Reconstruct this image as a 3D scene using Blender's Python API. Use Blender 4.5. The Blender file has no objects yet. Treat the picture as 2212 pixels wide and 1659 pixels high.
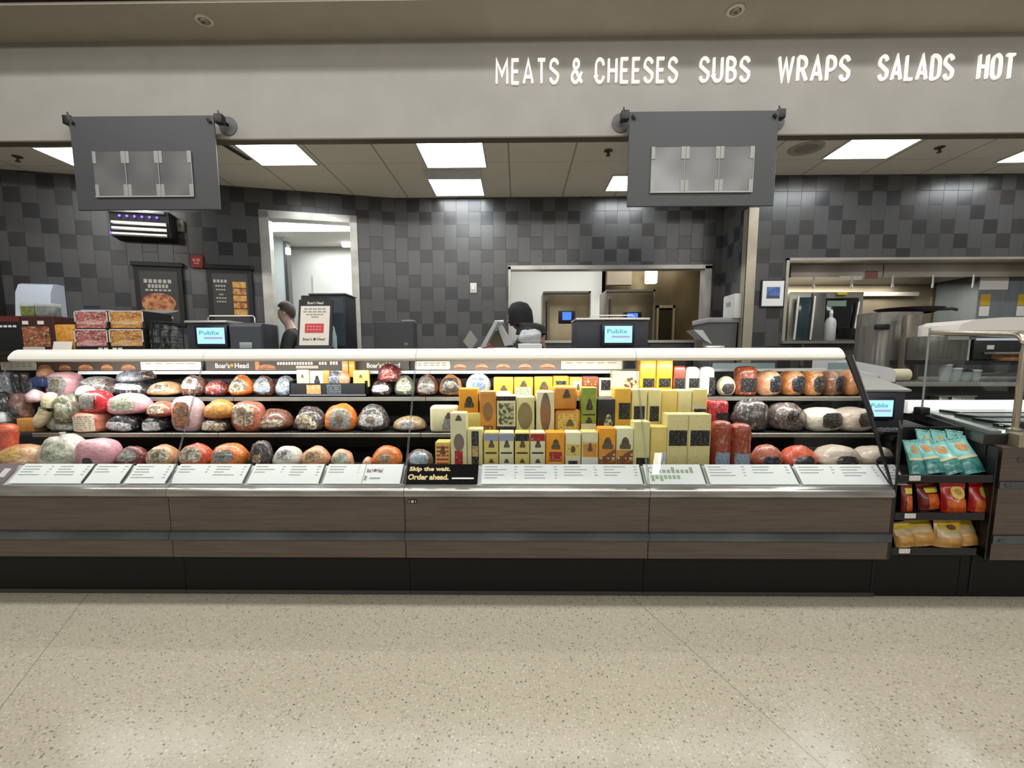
import bpy, bmesh, math, random
from mathutils import Vector, Matrix, noise as mnoise
R = math.radians
PI = math.pi
SC = bpy.context.scene
COL = SC.collection
rnd = random.Random(11)

# ------------------------------------------------------------------ camera model (2212 x 1659 frame)
F, CX, CY, E = 1000.0, 1106.0, 886.0, 1.25
YAW, PIT, ROLL = R(.77), R(6.6), R(.125)
FW = Vector((-math.sin(YAW) * math.cos(PIT), math.cos(YAW) * math.cos(PIT), -math.sin(PIT)))
R0 = Vector((math.cos(YAW), math.sin(YAW), 0))
U0 = R0.cross(FW)
RT = R0 * math.cos(ROLL) - U0 * math.sin(ROLL)
UP = U0 * math.cos(ROLL) + R0 * math.sin(ROLL)
CAMP = Vector((0, 0, E))


def ray(px, py):
    return FW + RT * ((px - CX) / F) + UP * ((CY - py) / F)


def atY(px, py, Y):
    d = ray(px, py)
    return CAMP + d * (Y / d.y)


def atZ(px, py, Z):
    d = ray(px, py)
    return CAMP + d * ((Z - E) / d.z)


def zat(py, Y):
    return atY(1119, py, Y).z


def xat(px, Y, py=900):
    return atY(px, py, Y).x


cam_d = bpy.data.cameras.new('camera')
cam = bpy.data.objects.new('camera', cam_d)
COL.objects.link(cam)
cam.matrix_world = Matrix(((RT.x, UP.x, -FW.x, 0), (RT.y, UP.y, -FW.y, 0), (RT.z, UP.z, -FW.z, E), (0, 0, 0, 1)))
cam_d.sensor_width = 36
cam_d.lens = 36 * F / 2212
cam_d.shift_y = (CY - 829.5) / 2212
cam_d.clip_start = .05
SC.camera = cam
SC.view_settings.view_transform = 'Standard'
SC.view_settings.look = 'None'
SC.view_settings.gamma = 1
SC.view_settings.use_curve_mapping = False
SC.view_settings.exposure = 0
SC.cycles.use_denoising = True
SC.cycles.max_bounces = 8
SC.cycles.transparent_max_bounces = 16
SC.cycles.caustics_reflective = False
SC.cycles.caustics_refractive = False
SC.cycles.sample_clamp_indirect = 4


# ------------------------------------------------------------------ materials
def lin(c):
    c = c / 255
    return c / 12.92 if c <= .04045 else ((c + .055) / 1.055) ** 2.4


def rgb(c):
    return (lin(c[0]), lin(c[1]), lin(c[2]), 1)


MATS = {}


class NT:
    def __init__(s, name):
        s.m = bpy.data.materials.new(name)
        s.m.use_nodes = True
        s.t = s.m.node_tree
        s.b = s.t.nodes['Principled BSDF']
        s.out = s.t.nodes['Material Output']

    def n(s, ty, **kw):
        x = s.t.nodes.new(ty)
        for k, v in kw.items():
            setattr(x, k, v)
        return x

    def l(s, a, b):
        s.t.links.new(a, b)

    def math(s, op, a, b=None, c=None):
        x = s.n('ShaderNodeMath', operation=op)
        for i, v in enumerate((a, b, c)):
            if v is None:
                continue
            if isinstance(v, (int, float)):
                x.inputs[i].default_value = v
            else:
                s.l(v, x.inputs[i])
        return x.outputs[0]

    def mix(s, f, a, b):
        x = s.n('ShaderNodeMix', data_type='RGBA')
        for i, v in ((0, f), (6, a), (7, b)):
            if isinstance(v, (int, float)):
                x.inputs[i].default_value = v
            elif isinstance(v, tuple):
                x.inputs[i].default_value = v
            else:
                s.l(v, x.inputs[i])
        return x.outputs[2]

    def coords(s, scale=(1, 1, 1), kind='Object'):
        tc = s.n('ShaderNodeTexCoord')
        mp = s.n('ShaderNodeMapping')
        mp.inputs['Scale'].default_value = scale
        s.l(tc.outputs[kind], mp.inputs['Vector'])
        return mp.outputs[0]

    def noise(s, vec, scale, detail=3, rough=.5):
        x = s.n('ShaderNodeTexNoise')
        x.inputs['Scale'].default_value = scale
        x.inputs['Detail'].default_value = detail
        x.inputs['Roughness'].default_value = rough
        if vec is not None:
            s.l(vec, x.inputs['Vector'])
        return x.outputs['Fac']

    def ramp(s, f, lo, hi):
        x = s.n('ShaderNodeMapRange')
        x.inputs[1].default_value = lo
        x.inputs[2].default_value = hi
        s.l(f, x.inputs[0])
        return x.outputs[0]

    def bump(s, h, strength, dist=.01):
        x = s.n('ShaderNodeBump')
        x.inputs['Strength'].default_value = strength
        x.inputs['Distance'].default_value = dist
        s.l(h, x.inputs['Height'])
        s.l(x.outputs[0], s.b.inputs['Normal'])

    def set(s, **kw):
        for k, v in kw.items():
            k = k.replace('_', ' ')
            if isinstance(v, (int, float, tuple)):
                s.b.inputs[k].default_value = v
            else:
                s.l(v, s.b.inputs[k])
        return s


def mat(name, col, rough=.5, metal=0., coat=0., spec=.5, emis=0., ecol=None):
    if name in MATS:
        return MATS[name]
    t = NT(name)
    t.set(Base_Color=rgb(col), Roughness=rough, Metallic=metal, Coat_Weight=coat, Coat_Roughness=.12)
    t.b.inputs['Specular IOR Level'].default_value = spec
    if emis:
        t.b.inputs['Emission Color'].default_value = rgb(ecol or col)
        t.b.inputs['Emission Strength'].default_value = emis
    MATS[name] = t.m
    return t.m


def mat_noise(name, c1, c2, scale=20, stretch=(1, 1, 1), rough=.5, metal=0., coat=0., lo=.35, hi=.65, bump=0., detail=4, spec=.5):
    if name in MATS:
        return MATS[name]
    t = NT(name)
    v = t.coords(stretch)
    f = t.ramp(t.noise(v, scale, detail), lo, hi)
    t.set(Base_Color=t.mix(f, rgb(c1), rgb(c2)), Roughness=rough, Metallic=metal, Coat_Weight=coat, Coat_Roughness=.15)
    t.b.inputs['Specular IOR Level'].default_value = spec
    if bump:
        t.bump(t.noise(v, scale * 1.7, 3), bump)
    MATS[name] = t.m
    return t.m


def mat_meat(name, c1, c2, film=.35, scale=28):
    """cured meat seen through a crinkled clear wrap: mottled colour, painted white film glints, wrap bump"""
    if name in MATS:
        return MATS[name]
    t = NT(name)
    v = t.coords()
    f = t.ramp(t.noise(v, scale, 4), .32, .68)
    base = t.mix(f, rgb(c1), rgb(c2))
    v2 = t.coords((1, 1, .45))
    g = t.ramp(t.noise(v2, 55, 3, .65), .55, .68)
    base = t.mix(t.math('MULTIPLY', g, film), base, (.72, .70, .67, 1))  # wrap glints mixed into the base colour as pale streaks
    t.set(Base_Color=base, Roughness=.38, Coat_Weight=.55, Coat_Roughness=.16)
    t.bump(t.noise(v, 38, 4, .6), .6, .012)
    MATS[name] = t.m
    return t.m


def mat_print(name, base, ink, dens=.5, pitch=110., amount=.8):
    """label stock with rows of fine print too small to read"""
    if name in MATS:
        return MATS[name]
    t = NT(name)
    tc = t.n('ShaderNodeTexCoord')
    sp = t.n('ShaderNodeSeparateXYZ')
    t.l(tc.outputs['Object'], sp.inputs[0])
    row = t.math('MULTIPLY', sp.outputs[2], pitch)
    line = t.math('GREATER_THAN', t.math('FRACT', row), .45)
    cb = t.n('ShaderNodeCombineXYZ')
    t.l(t.math('MULTIPLY', sp.outputs[0], pitch * .9), cb.inputs[0])
    t.l(t.math('FLOOR', row), cb.inputs[1])
    n = t.noise(cb.outputs[0], 1.0, 1)
    f = t.math('MULTIPLY', t.math('MULTIPLY', line, t.math('GREATER_THAN', n, dens)), amount)
    t.set(Base_Color=t.mix(f, rgb(base), rgb(ink)), Roughness=.4)
    MATS[name] = t.m
    return t.m


def mat_film_print(name, c1, c2, c3, scale=45.):
    """printed shrink film: blotchy print in three tones with crinkles"""
    if name in MATS:
        return MATS[name]
    t = NT(name)
    v = t.coords((1, 1, 1.5))
    a = t.ramp(t.noise(v, scale, 3, .6), .46, .56)
    b = t.ramp(t.noise(v, scale * 2.1, 2, .6), .50, .60)
    col = t.mix(t.math('MULTIPLY', a, .8), rgb(c1), rgb(c2))
    col = t.mix(t.math('MULTIPLY', b, .7), col, rgb(c3))
    t.set(Base_Color=col, Roughness=.33, Coat_Weight=.5, Coat_Roughness=.15)
    t.bump(t.noise(v, 60, 3), .3, .006)
    MATS[name] = t.m
    return t.m


def mat_glass(name, tint=(1, 1, 1), refl=.06, rough=.0):
    if name in MATS:
        return MATS[name]
    t = NT(name)
    t.t.nodes.remove(t.b)
    tr = t.n('ShaderNodeBsdfTransparent')
    tr.inputs[0].default_value = (*tint, 1)
    gl = t.n('ShaderNodeBsdfGlossy')
    gl.inputs['Roughness'].default_value = rough
    fr = t.n('ShaderNodeLayerWeight')
    mx = t.n('ShaderNodeMixShader')
    t.l(t.math('ADD', refl * .5, t.math('MULTIPLY', t.math('POWER', fr.outputs['Facing'], 4.), .45)), mx.inputs[0])
    t.l(tr.outputs[0], mx.inputs[1])
    t.l(gl.outputs[0], mx.inputs[2])
    t.l(mx.outputs[0], t.out.inputs[0])
    MATS[name] = t.m
    return t.m


def mat_film(name, col, alpha, rough=.25):
    """thin clear plastic: partly see-through"""
    if name in MATS:
        return MATS[name]
    t = NT(name)
    t.set(Base_Color=rgb(col), Roughness=rough, Alpha=alpha)
    MATS[name] = t.m
    return t.m


def mat_tile(name, axis):
    """stacked wall tile: tall and square dark glazed tiles in a five-column, three-row repeat"""
    t = NT(name)
    W = .153
    tc = t.n('ShaderNodeTexCoord')
    sp = t.n('ShaderNodeSeparateXYZ')
    t.l(tc.outputs['Object'], sp.inputs[0])
    u = t.math('DIVIDE', t.math('ADD', sp.outputs[axis], 30 * W * 5), W)
    v = t.math('DIVIDE', t.math('ADD', sp.outputs[2], 60 * W * .99), W * .99)
    c = t.math('FLOOR', u)
    m = t.math('MODULO', c, 5)
    odd = t.math('MODULO', m, 2)
    off = t.math('MULTIPLY', t.math('GREATER_THAN', m, .5), t.math('ADD', odd, 1))
    vv = t.math('MODULO', t.math('SUBTRACT', t.math('ADD', v, 30), off), 3)
    sq = t.math('LESS_THAN', vv, 1)
    # tile id and local height
    base = t.math('SUBTRACT', v, vv)
    idv = t.math('ADD', t.math('ROUND', base), t.math('MULTIPLY', sq, .5))
    cb = t.n('ShaderNodeCombineXYZ')
    t.l(c, cb.inputs[0])
    t.l(idv, cb.inputs[1])
    wn = t.n('ShaderNodeTexWhiteNoise', noise_dimensions='2D')
    t.l(cb.outputs[0], wn.inputs[0])
    rv = wn.outputs[0]
    tall = t.mix(rv, rgb((77, 76, 77)), rgb((70, 69, 69)))
    cr = t.n('ShaderNodeValToRGB')
    cr.color_ramp.interpolation = 'CONSTANT'
    els = cr.color_ramp.elements
    els[0].position, els[0].color = 0, rgb((38, 38, 42))
    els[1].position, els[1].color = .4, rgb((50, 46, 45))
    e = els.new(.7)
    e.color = rgb((43, 42, 44))
    e = els.new(.88)
    e.color = rgb((58, 57, 56))
    t.l(rv, cr.inputs[0])
    col = t.mix(sq, tall, cr.outputs[0])
    fu = t.math('FRACT', u)
    gu = t.math('LESS_THAN', t.math('MINIMUM', fu, t.math('SUBTRACT', 1, fu)), .014)
    h0 = t.math('MINIMUM', vv, t.math('ABSOLUTE', t.math('SUBTRACT', vv, 1)))
    h1 = t.math('MINIMUM', h0, t.math('SUBTRACT', 3, vv))
    gv = t.math('LESS_THAN', h1, .014)
    g = t.math('MAXIMUM', gu, gv)
    col = t.mix(t.math('MULTIPLY', g, .75), col, rgb((38, 37, 38)))
    n = t.noise(t.coords((6, 6, .8)), 14, 3)
    col = t.mix(t.math('MULTIPLY', n, .22), col, rgb((86, 86, 86)))
    t.set(Base_Color=col, Roughness=t.math('ADD', .29, t.math('MULTIPLY', g, .4)))
    t.b.inputs['Specular IOR Level'].default_value = .6
    t.bump(t.math('SUBTRACT', 1, g), .25, .002)
    MATS[name] = t.m
    return t.m


def mat_steel(name, col=(176, 172, 164), rough=.32, stretch=(1, 1, 60), var=.25):
    if name in MATS:
        return MATS[name]
    t = NT(name)
    n = t.noise(t.coords(stretch), 6, 3)
    c2 = tuple(x * (1 - var) for x in col)
    t.set(Base_Color=t.mix(n, rgb(col), rgb(c2)), Metallic=.62, Roughness=t.math('ADD', rough - .08, t.math('MULTIPLY', n, .16)))
    MATS[name] = t.m
    return t.m


# ------------------------------------------------------------------ mesh builder
class MB:
    def __init__(s):
        s.v, s.f, s.mi, s.slot = [], [], [], 0

    def add(s, vs, fs):
        o = len(s.v)
        s.v += [tuple(x) for x in vs]
        s.f += [tuple(i + o for i in f) for f in fs]
        s.mi += [s.slot] * len(fs)
        return s

    def box(s, x0, x1, y0, y1, z0, z1):
        vs = [(x, y, z) for z in (z0, z1) for y in (y0, y1) for x in (x0, x1)]
        return s.add(vs, [(0, 2, 3, 1), (4, 5, 7, 6), (0, 1, 5, 4), (2, 6, 7, 3), (0, 4, 6, 2), (1, 3, 7, 5)])

    def rbox(s, x0, x1, y0, y1, z0, z1, r=.01, seg=2):
        bm = bmesh.new()
        bmesh.ops.create_cube(bm, size=1)
        for v in bm.verts:
            v.co = ((x0 + x1) / 2 + v.co.x * (x1 - x0), (y0 + y1) / 2 + v.co.y * (y1 - y0), (z0 + z1) / 2 + v.co.z * (z1 - z0))
        r = min(r, .49 * min(x1 - x0, y1 - y0, z1 - z0))
        bmesh.ops.bevel(bm, geom=list(bm.edges), offset=r, segments=seg, profile=.5, affect='EDGES')
        bm.verts.index_update()
        s.add([v.co[:] for v in bm.verts], [[v.index for v in f.verts] for f in bm.faces])
        bm.free()
        return s

    def prism(s, pts, axis, a0, a1):
        """polygon PTS in the two other axes, extruded along AXIS"""
        n = len(pts)

        def mk(p, a):
            q = list(p)
            q.insert(axis, a)
            return tuple(q)
        vs = [mk(p, a0) for p in pts] + [mk(p, a1) for p in pts]
        fs = [tuple(range(n))[::-1], tuple(range(n, 2 * n))] + [(i, (i + 1) % n, n + (i + 1) % n, n + i) for i in range(n)]
        return s.add(vs, fs)

    def quad(s, a, b, c, d):
        return s.add([a, b, c, d], [(0, 1, 2, 3)])

    def slab(s, a, b, c, d, t):
        """four-cornered plate with thickness t along its normal"""
        a, b, c, d = map(Vector, (a, b, c, d))
        n = (b - a).cross(d - a).normalized() * t
        vs = [a, b, c, d, a + n, b + n, c + n, d + n]
        return s.add(vs, [(3, 2, 1, 0), (4, 5, 6, 7), (0, 1, 5, 4), (1, 2, 6, 5), (2, 3, 7, 6), (3, 0, 4, 7)])

    def tube(s, path, r, seg=8, cap=True):
        path = [Vector(p) for p in path]
        n = len(path)
        rs = r if isinstance(r, (list, tuple)) else [r] * n
        vs, fs = [], []
        up = Vector((0, 0, 1))
        for i, p in enumerate(path):
            d = (path[min(i + 1, n - 1)] - path[max(i - 1, 0)]).normalized()
            a = d.cross(up if abs(d.z) < .9 else Vector((1, 0, 0))).normalized()
            b = d.cross(a)
            for k in range(seg):
                t = 2 * PI * k / seg
                vs.append(p + (a * math.cos(t) + b * math.sin(t)) * rs[i])
        for i in range(n - 1):
            for k in range(seg):
                k2 = (k + 1) % seg
                fs.append((i * seg + k, i * seg + k2, (i + 1) * seg + k2, (i + 1) * seg + k))
        if cap:
            fs.append(tuple(range(seg)))
            fs.append(tuple(range((n - 1) * seg, n * seg))[::-1])
        return s.add(vs, fs)

    def lathe(s, prof, c=(0, 0, 0), seg=16, axis=2):
        vs, fs = [], []
        for r, h in prof:
            for k in range(seg):
                t = 2 * PI * k / seg
                p = [r * math.cos(t), r * math.sin(t)]
                p.insert(axis, h)
                vs.append((p[0] + c[0], p[1] + c[1], p[2] + c[2]))
        n = len(prof)
        for i in range(n - 1):
            for k in range(seg):
                k2 = (k + 1) % seg
                fs.append((i * seg + k, i * seg + k2, (i + 1) * seg + k2, (i + 1) * seg + k))
        fs.append(tuple(range(seg))[::-1])
        fs.append(tuple(range((n - 1) * seg, n * seg)))
        return s.add(vs, fs)

    def grid(s, fn, nu, nv, closed_u=False):
        vs = [fn(i / nu, j / nv) for j in range(nv + 1) for i in range(nu if closed_u else nu + 1)]
        w = nu if closed_u else nu + 1
        fs = []
        for j in range(nv):
            for i in range(nu):
                a, b = j * w + i, j * w + (i + 1) % w
                fs.append((a, b, b + w, a + w))
        return s.add(vs, fs)

    def warp(s, fn):
        s.v = [tuple(fn(Vector(p))) for p in s.v]
        return s


def mesh_from(mb, name, mats, smooth=35):
    me = bpy.data.meshes.new(name)
    me.from_pydata(mb.v, [], mb.f)
    bm = bmesh.new()
    bm.from_mesh(me)
    bmesh.ops.recalc_face_normals(bm, faces=bm.faces)
    bm.to_mesh(me)
    bm.free()
    ms = mats if isinstance(mats, (list, tuple)) else [mats]
    for m in ms:
        me.materials.append(m)
    if len(ms) > 1:
        me.polygons.foreach_set('material_index', mb.mi)
    if smooth:
        me.polygons.foreach_set('use_smooth', [True] * len(me.polygons))
        me.set_sharp_from_angle(angle=R(smooth))
    me.update()
    return me


def base_of(o):
    p = Vector((0, 0, 0))
    while o is not None:
        p += o.location
        o = o.parent
    return p


def P(name, mb, mats, parent=None, world=False, smooth=35, label=None):
    """one mesh object; WORLD: the builder's points are world points and PARENT is unrotated"""
    if world and parent is not None:
        b = base_of(parent)
        mb.warp(lambda p: p - b)
    o = bpy.data.objects.new(name, mesh_from(mb, name, mats, smooth))
    COL.objects.link(o)
    if parent is not None:
        o.parent = parent
    if label:
        o['label'] = label
    return o


def T(name, label, cat, loc=(0, 0, 0), rz=0., group=None, rx=0., ry=0.):
    o = bpy.data.objects.new(name, None)
    COL.objects.link(o)
    o.location = loc
    o.rotation_euler = (rx, ry, rz)
    o.empty_display_size = .05
    o['label'], o['category'] = label, cat
    if group:
        o['group'] = group
    return o


def solo(name, label, cat, mb, mats, group=None, smooth=35, kind=None):
    xs, ys, zs = zip(*mb.v)
    b = Vector(((min(xs) + max(xs)) / 2, (min(ys) + max(ys)) / 2, min(zs)))
    mb.warp(lambda p: p - b)
    o = P(name, mb, mats, smooth=smooth)
    o.location = b
    o['label'], o['category'] = label, cat
    if group:
        o['group'] = group
    if kind:
        o['kind'] = kind
    return o


def S(name, mb, mats, smooth=35, loc=None, rz=0.):
    o = P(name, mb, mats, smooth=smooth)
    if loc is not None:
        o.location = loc
        o.rotation_euler = (0, 0, rz)
    o['kind'] = 'structure'
    return o


FONT = None


def text_mesh(body, size, extrude=.002, sx=1., align='CENTER', space=1., bold=0.):
    cu = bpy.data.curves.new('lettering', 'FONT')
    cu.body = body
    cu.size = size
    cu.extrude = extrude
    cu.align_x = align
    cu.align_y = 'CENTER'
    cu.space_character = space
    cu.offset = bold
    cu.resolution_u = 3
    o = bpy.data.objects.new('lettering', cu)
    COL.objects.link(o)
    dg = bpy.context.evaluated_depsgraph_get()
    me = bpy.data.meshes.new_from_object(o.evaluated_get(dg))
    bpy.data.objects.remove(o)
    mb = MB()
    # upright, facing -Y
    mb.add([(v.co.x * sx, -v.co.z, v.co.y) for v in me.vertices], [tuple(p.vertices) for p in me.polygons])
    bpy.data.meshes.remove(me)
    return mb


# condensed sign alphabet drawn as strokes on a box one unit high
def _arc(cx, cy, rx, ry, a0, a1, n=8):
    return [(cx + rx * math.cos(R(a0 + (a1 - a0) * i / n)), cy + ry * math.sin(R(a0 + (a1 - a0) * i / n))) for i in range(n + 1)]


def _bowl(w, y0, y1, x0=0.):
    r_ = min((y1 - y0) / 2, w * .62)
    return [(x0, y1), (x0 + w - r_, y1)] + _arc(x0 + w - r_, y1 - r_, r_, r_, 90, 0, 5)[1:] + _arc(x0 + w - r_, y0 + r_, r_, r_, 0, -90, 5) + [(x0, y0)]


_w = .40
_S = _arc(_w / 2, .74, _w / 2, .26, 15, 90, 4) + _arc(_w / 2, .74, _w / 2, .26, 90, 200, 6)[1:] + _arc(_w / 2, .27, _w / 2, .27, 20, -90, 7) + _arc(_w / 2, .27, _w / 2, .27, -90, -165, 4)[1:]
_O = [(0, .28), (0, .72)] + _arc(_w / 2, .72, _w / 2, .28, 180, 0, 10)[1:] + [(_w, .28)] + _arc(_w / 2, .28, _w / 2, .28, 0, -180, 10)[1:]
GLYPH = {'M': (.56, [[(0, 0), (0, 1), (.28, .36), (.56, 1), (.56, 0)]]), 'E': (.34, [[(.34, 1), (0, 1), (0, 0), (.34, 0)], [(0, .51), (.30, .51)]]),
         'A': (.46, [[(0, 0), (.23, 1), (.46, 0)], [(.075, .27), (.385, .27)]]), 'T': (.40, [[(0, 1), (.40, 1)], [(.20, 1), (.20, 0)]]), 'S': (_w, [_S]),
         'C': (_w, [_arc(_w / 2, .72, _w / 2, .28, 5, 180, 10) + [(0, .28)] + _arc(_w / 2, .28, _w / 2, .28, 180, 355, 10)]),
         'H': (.40, [[(0, 0), (0, 1)], [(.40, 0), (.40, 1)], [(0, .51), (.40, .51)]]), 'U': (_w, [[(0, 1), (0, .26)] + _arc(_w / 2, .26, _w / 2, .26, 180, 360, 10) + [(_w, 1)]]),
         'B': (.40, [[(0, 0), (0, 1)], _bowl(.37, .53, 1), _bowl(.40, 0, .53)]), 'R': (.40, [[(0, 0), (0, 1)], _bowl(.38, .47, 1), [(.2, .47), (.41, 0)]]),
         'P': (.38, [[(0, 0), (0, 1)], _bowl(.38, .43, 1)]), 'W': (.66, [[(0, 1), (.165, 0), (.33, .9), (.495, 0), (.66, 1)]]), 'L': (.32, [[(0, 1), (0, 0), (.32, 0)]]),
         'D': (.40, [[(0, 0), (0, 1)], [(0, 1), (.14, 1)] + _arc(.14, .7, .26, .30, 90, 0, 6)[1:] + _arc(.14, .3, .26, .30, 0, -90, 6) + [(0, 0)]]), 'O': (_w, [_O]), 'F': (.34, [[(0, 0), (0, 1), (.34, 1)], [(0, .5), (.3, .5)]]),
         '&': (.52, [[(.52, 0), (.12, .66)] + _arc(.22, .80, .14, .19, 215, -20, 8) + [(.08, .44)] + _arc(.19, .24, .19, .24, 130, 290, 8) + [(.44, .26), (.5, .44)]]), ' ': (.2, [])}


STROKE_W, STROKE_GAP = .108, .16


def stroke_text(body, height, thick=STROKE_W, depth=.02, gap=STROKE_GAP):
    """upright lettering facing -Y, x from 0, z from 0"""
    mb = MB()
    x0 = 0.
    for ch in body:
        w, lines = GLYPH[ch]
        for ln in lines:
            n = len(ln)
            L, Rr = [], []
            for i in range(n):
                p = Vector(ln[i])
                d0 = (p - Vector(ln[i - 1])).normalized() if i else None
                d1 = (Vector(ln[i + 1]) - p).normalized() if i < n - 1 else None
                d0, d1 = d0 or d1, d1 or d0
                nn = Vector((-d0.y, d0.x)) + Vector((-d1.y, d1.x))
                nn = nn.normalized() if nn.length > 1e-4 else Vector((-d0.y, d0.x))
                k = thick / 2 / max(.45, nn.dot(Vector((-d0.y, d0.x))))
                L.append(p + nn * k)
                Rr.append(p - nn * k)
            inset = thick / 2
            vs = []
            for q in L + Rr:
                vs.append(((x0 + inset + q.x) * height, (inset + q.y * (1 - thick)) * height))
            m = len(L)
            pts3 = [(a, 0, b) for a, b in vs] + [(a, depth, b) for a, b in vs]
            fs = []
            for i in range(m - 1):
                a, b, c, d = i, i + 1, m + i + 1, m + i
                fs += [(a, b, c, d), (2 * m + d, 2 * m + c, 2 * m + b, 2 * m + a), (a, 2 * m + a, 2 * m + b, b), (d, c, 2 * m + c, 2 * m + d)]
            fs += [(0, m, 3 * m, 2 * m), (m - 1, 3 * m - 1, 4 * m - 1, 2 * m - 1)]
            mb.add(pts3, fs)
        x0 += w + thick + gap
    return mb


def dup(root, loc, rz=None, label=None, group=None):
    r = root.copy()
    COL.objects.link(r)
    r.location = loc
    if rz is not None:
        r.rotation_euler.z = rz
    if label:
        r['label'] = label
    if group:
        r['group'] = group

    def rec(src, dst):
        for ch in [o for o in src.children]:
            c = ch.copy()
            COL.objects.link(c)
            c.parent = dst
            rec(ch, c)
    rec(root, r)
    return r


def area(name, loc, rot, sx, sy, power, col=(1, 1, 1)):
    d = bpy.data.lights.new(name, 'AREA')
    d.shape = 'RECTANGLE'
    d.size, d.size_y = sx, sy
    d.energy = power
    d.color = col
    o = bpy.data.objects.new(name, d)
    COL.objects.link(o)
    o.location = loc
    o.rotation_euler = rot
    return o
# ------------------------------------------------------------------ shared materials
M_soffit = mat_noise('painted_soffit', (160, 157, 149), (155, 152, 144), 3, rough=.75)
M_bulk = mat_noise('taupe_bulkhead_paint', (178, 168, 153), (172, 162, 147), 4, rough=.7)
M_dark = mat('near_black_plastic', (26, 26, 27), .45)
M_black = mat('black_paint', (17, 17, 18), .5)
M_blackmatte = mat('matte_black', (14, 14, 15), .8)
M_steel = mat_steel('brushed_steel')
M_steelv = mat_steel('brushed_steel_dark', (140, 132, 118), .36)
M_steelh = mat_steel('brushed_steel_level', (186, 182, 174), .26, (60, 1, 1))
M_chrome = mat('polished_metal', (200, 198, 192), .16, 1.)
M_white = mat('white_enamel', (232, 231, 226), .35)
M_whitewall = mat('white_wall_panel', (214, 216, 214), .45)
M_grey = mat('sign_grey', (70, 71, 73), .55)
M_lamp = mat('lamp_diffuser', (250, 252, 255), .5, emis=15., ecol=(247, 252, 255))
M_lampdim = mat('lamp_diffuser_warm', (250, 250, 245), .5, emis=4.5, ecol=(255, 253, 246))
M_lightframe = mat('light_trim_white', (205, 203, 196), .5)

# ------------------------------------------------------------------ floor
t = NT('polished_terrazzo')
tc = t.n('ShaderNodeTexCoord')
ob = tc.outputs['Object']
sp = t.n('ShaderNodeSeparateXYZ')
t.l(ob, sp.inputs[0])


def specks(scale, lo, dens, seed):
    mp = t.n('ShaderNodeMapping')
    mp.inputs['Location'].default_value = (seed, seed * .7, seed * .3)
    t.l(ob, mp.inputs['Vector'])
    v = t.n('ShaderNodeTexVoronoi', voronoi_dimensions='2D')
    v.inputs['Scale'].default_value = scale
    t.l(mp.outputs[0], v.inputs['Vector'])
    near = t.math('LESS_THAN', v.outputs['Distance'], lo)
    s2 = t.n('ShaderNodeSeparateXYZ')
    t.l(v.outputs['Color'], s2.inputs[0])
    return t.math('MULTIPLY', near, t.math('LESS_THAN', s2.outputs[0], dens)), s2.outputs[1]


base = t.mix(t.ramp(t.noise(ob, 1.6, 3), .3, .7), rgb((204, 194, 172)), rgb((197, 187, 165)))
base = t.mix(t.ramp(t.noise(ob, 130, 2), .25, .75), base, rgb((185, 176, 156)))
a, av = specks(85, .33, .40, 3.1)
base = t.mix(t.math('MULTIPLY', a, t.math('ADD', .12, t.math('MULTIPLY', av, .40))), base, rgb((128, 120, 104)))
b_, bv = specks(62, .26, .10, 9.7)
base = t.mix(t.math('MULTIPLY', b_, t.math('ADD', .3, t.math('MULTIPLY', bv, .5))), base, rgb((82, 76, 66)))
c_, cv = specks(75, .3, .16, 17.7)
base = t.mix(t.math('MULTIPLY', c_, .55), base, rgb((226, 219, 202)))


def joint(p0, p1):
    a, b = atZ(*p0, 0), atZ(*p1, 0)
    d = (b - a).normalized()
    nx, ny = -d.y, d.x
    k = -(nx * a.x + ny * a.y)
    e = t.math('ADD', t.math('MULTIPLY', sp.outputs[0], nx), t.math('MULTIPLY_ADD', sp.outputs[1], ny, k))
    return t.math('LESS_THAN', t.math('ABSOLUTE', e), .0021)


jl = t.math('MAXIMUM', joint((193, 1279), (0, 1530)), joint((1365, 1290), (1735, 1618)))
base = t.mix(t.math('MULTIPLY', jl, .6), base, rgb((116, 108, 94)))
t.set(Base_Color=base, Roughness=.19)
t.b.inputs['Specular IOR Level'].default_value = .55
S('floor', MB().box(-9, 9, -6, 9.6, -.05, 0), t.m)

# ------------------------------------------------------------------ walls
M_tile_x = mat_tile('dark_wall_tile', 0)
M_tile_y = mat_tile('dark_wall_tile_side', 1)
ZC = 3.2
AL = R(13.98)
PL = Vector((-1.531, 5.96, 0))
UL = Vector((math.cos(AL), math.sin(AL), 0))
NL = Vector((-math.sin(AL), math.cos(AL), 0))


def LW(px, py, off=0.):
    """pixel -> (u, z) on the slanted left wall, OFF metres in front of it"""
    d = ray(px, py)
    p0 = PL - NL * off
    k = (p0 - CAMP).dot(NL) / d.dot(NL)
    p = CAMP + d * k
    return (p - p0).dot(UL), p.z


def LP(u, z=0., off=0.):
    p = PL + UL * u - NL * off
    return Vector((p.x, p.y, z))


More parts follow.
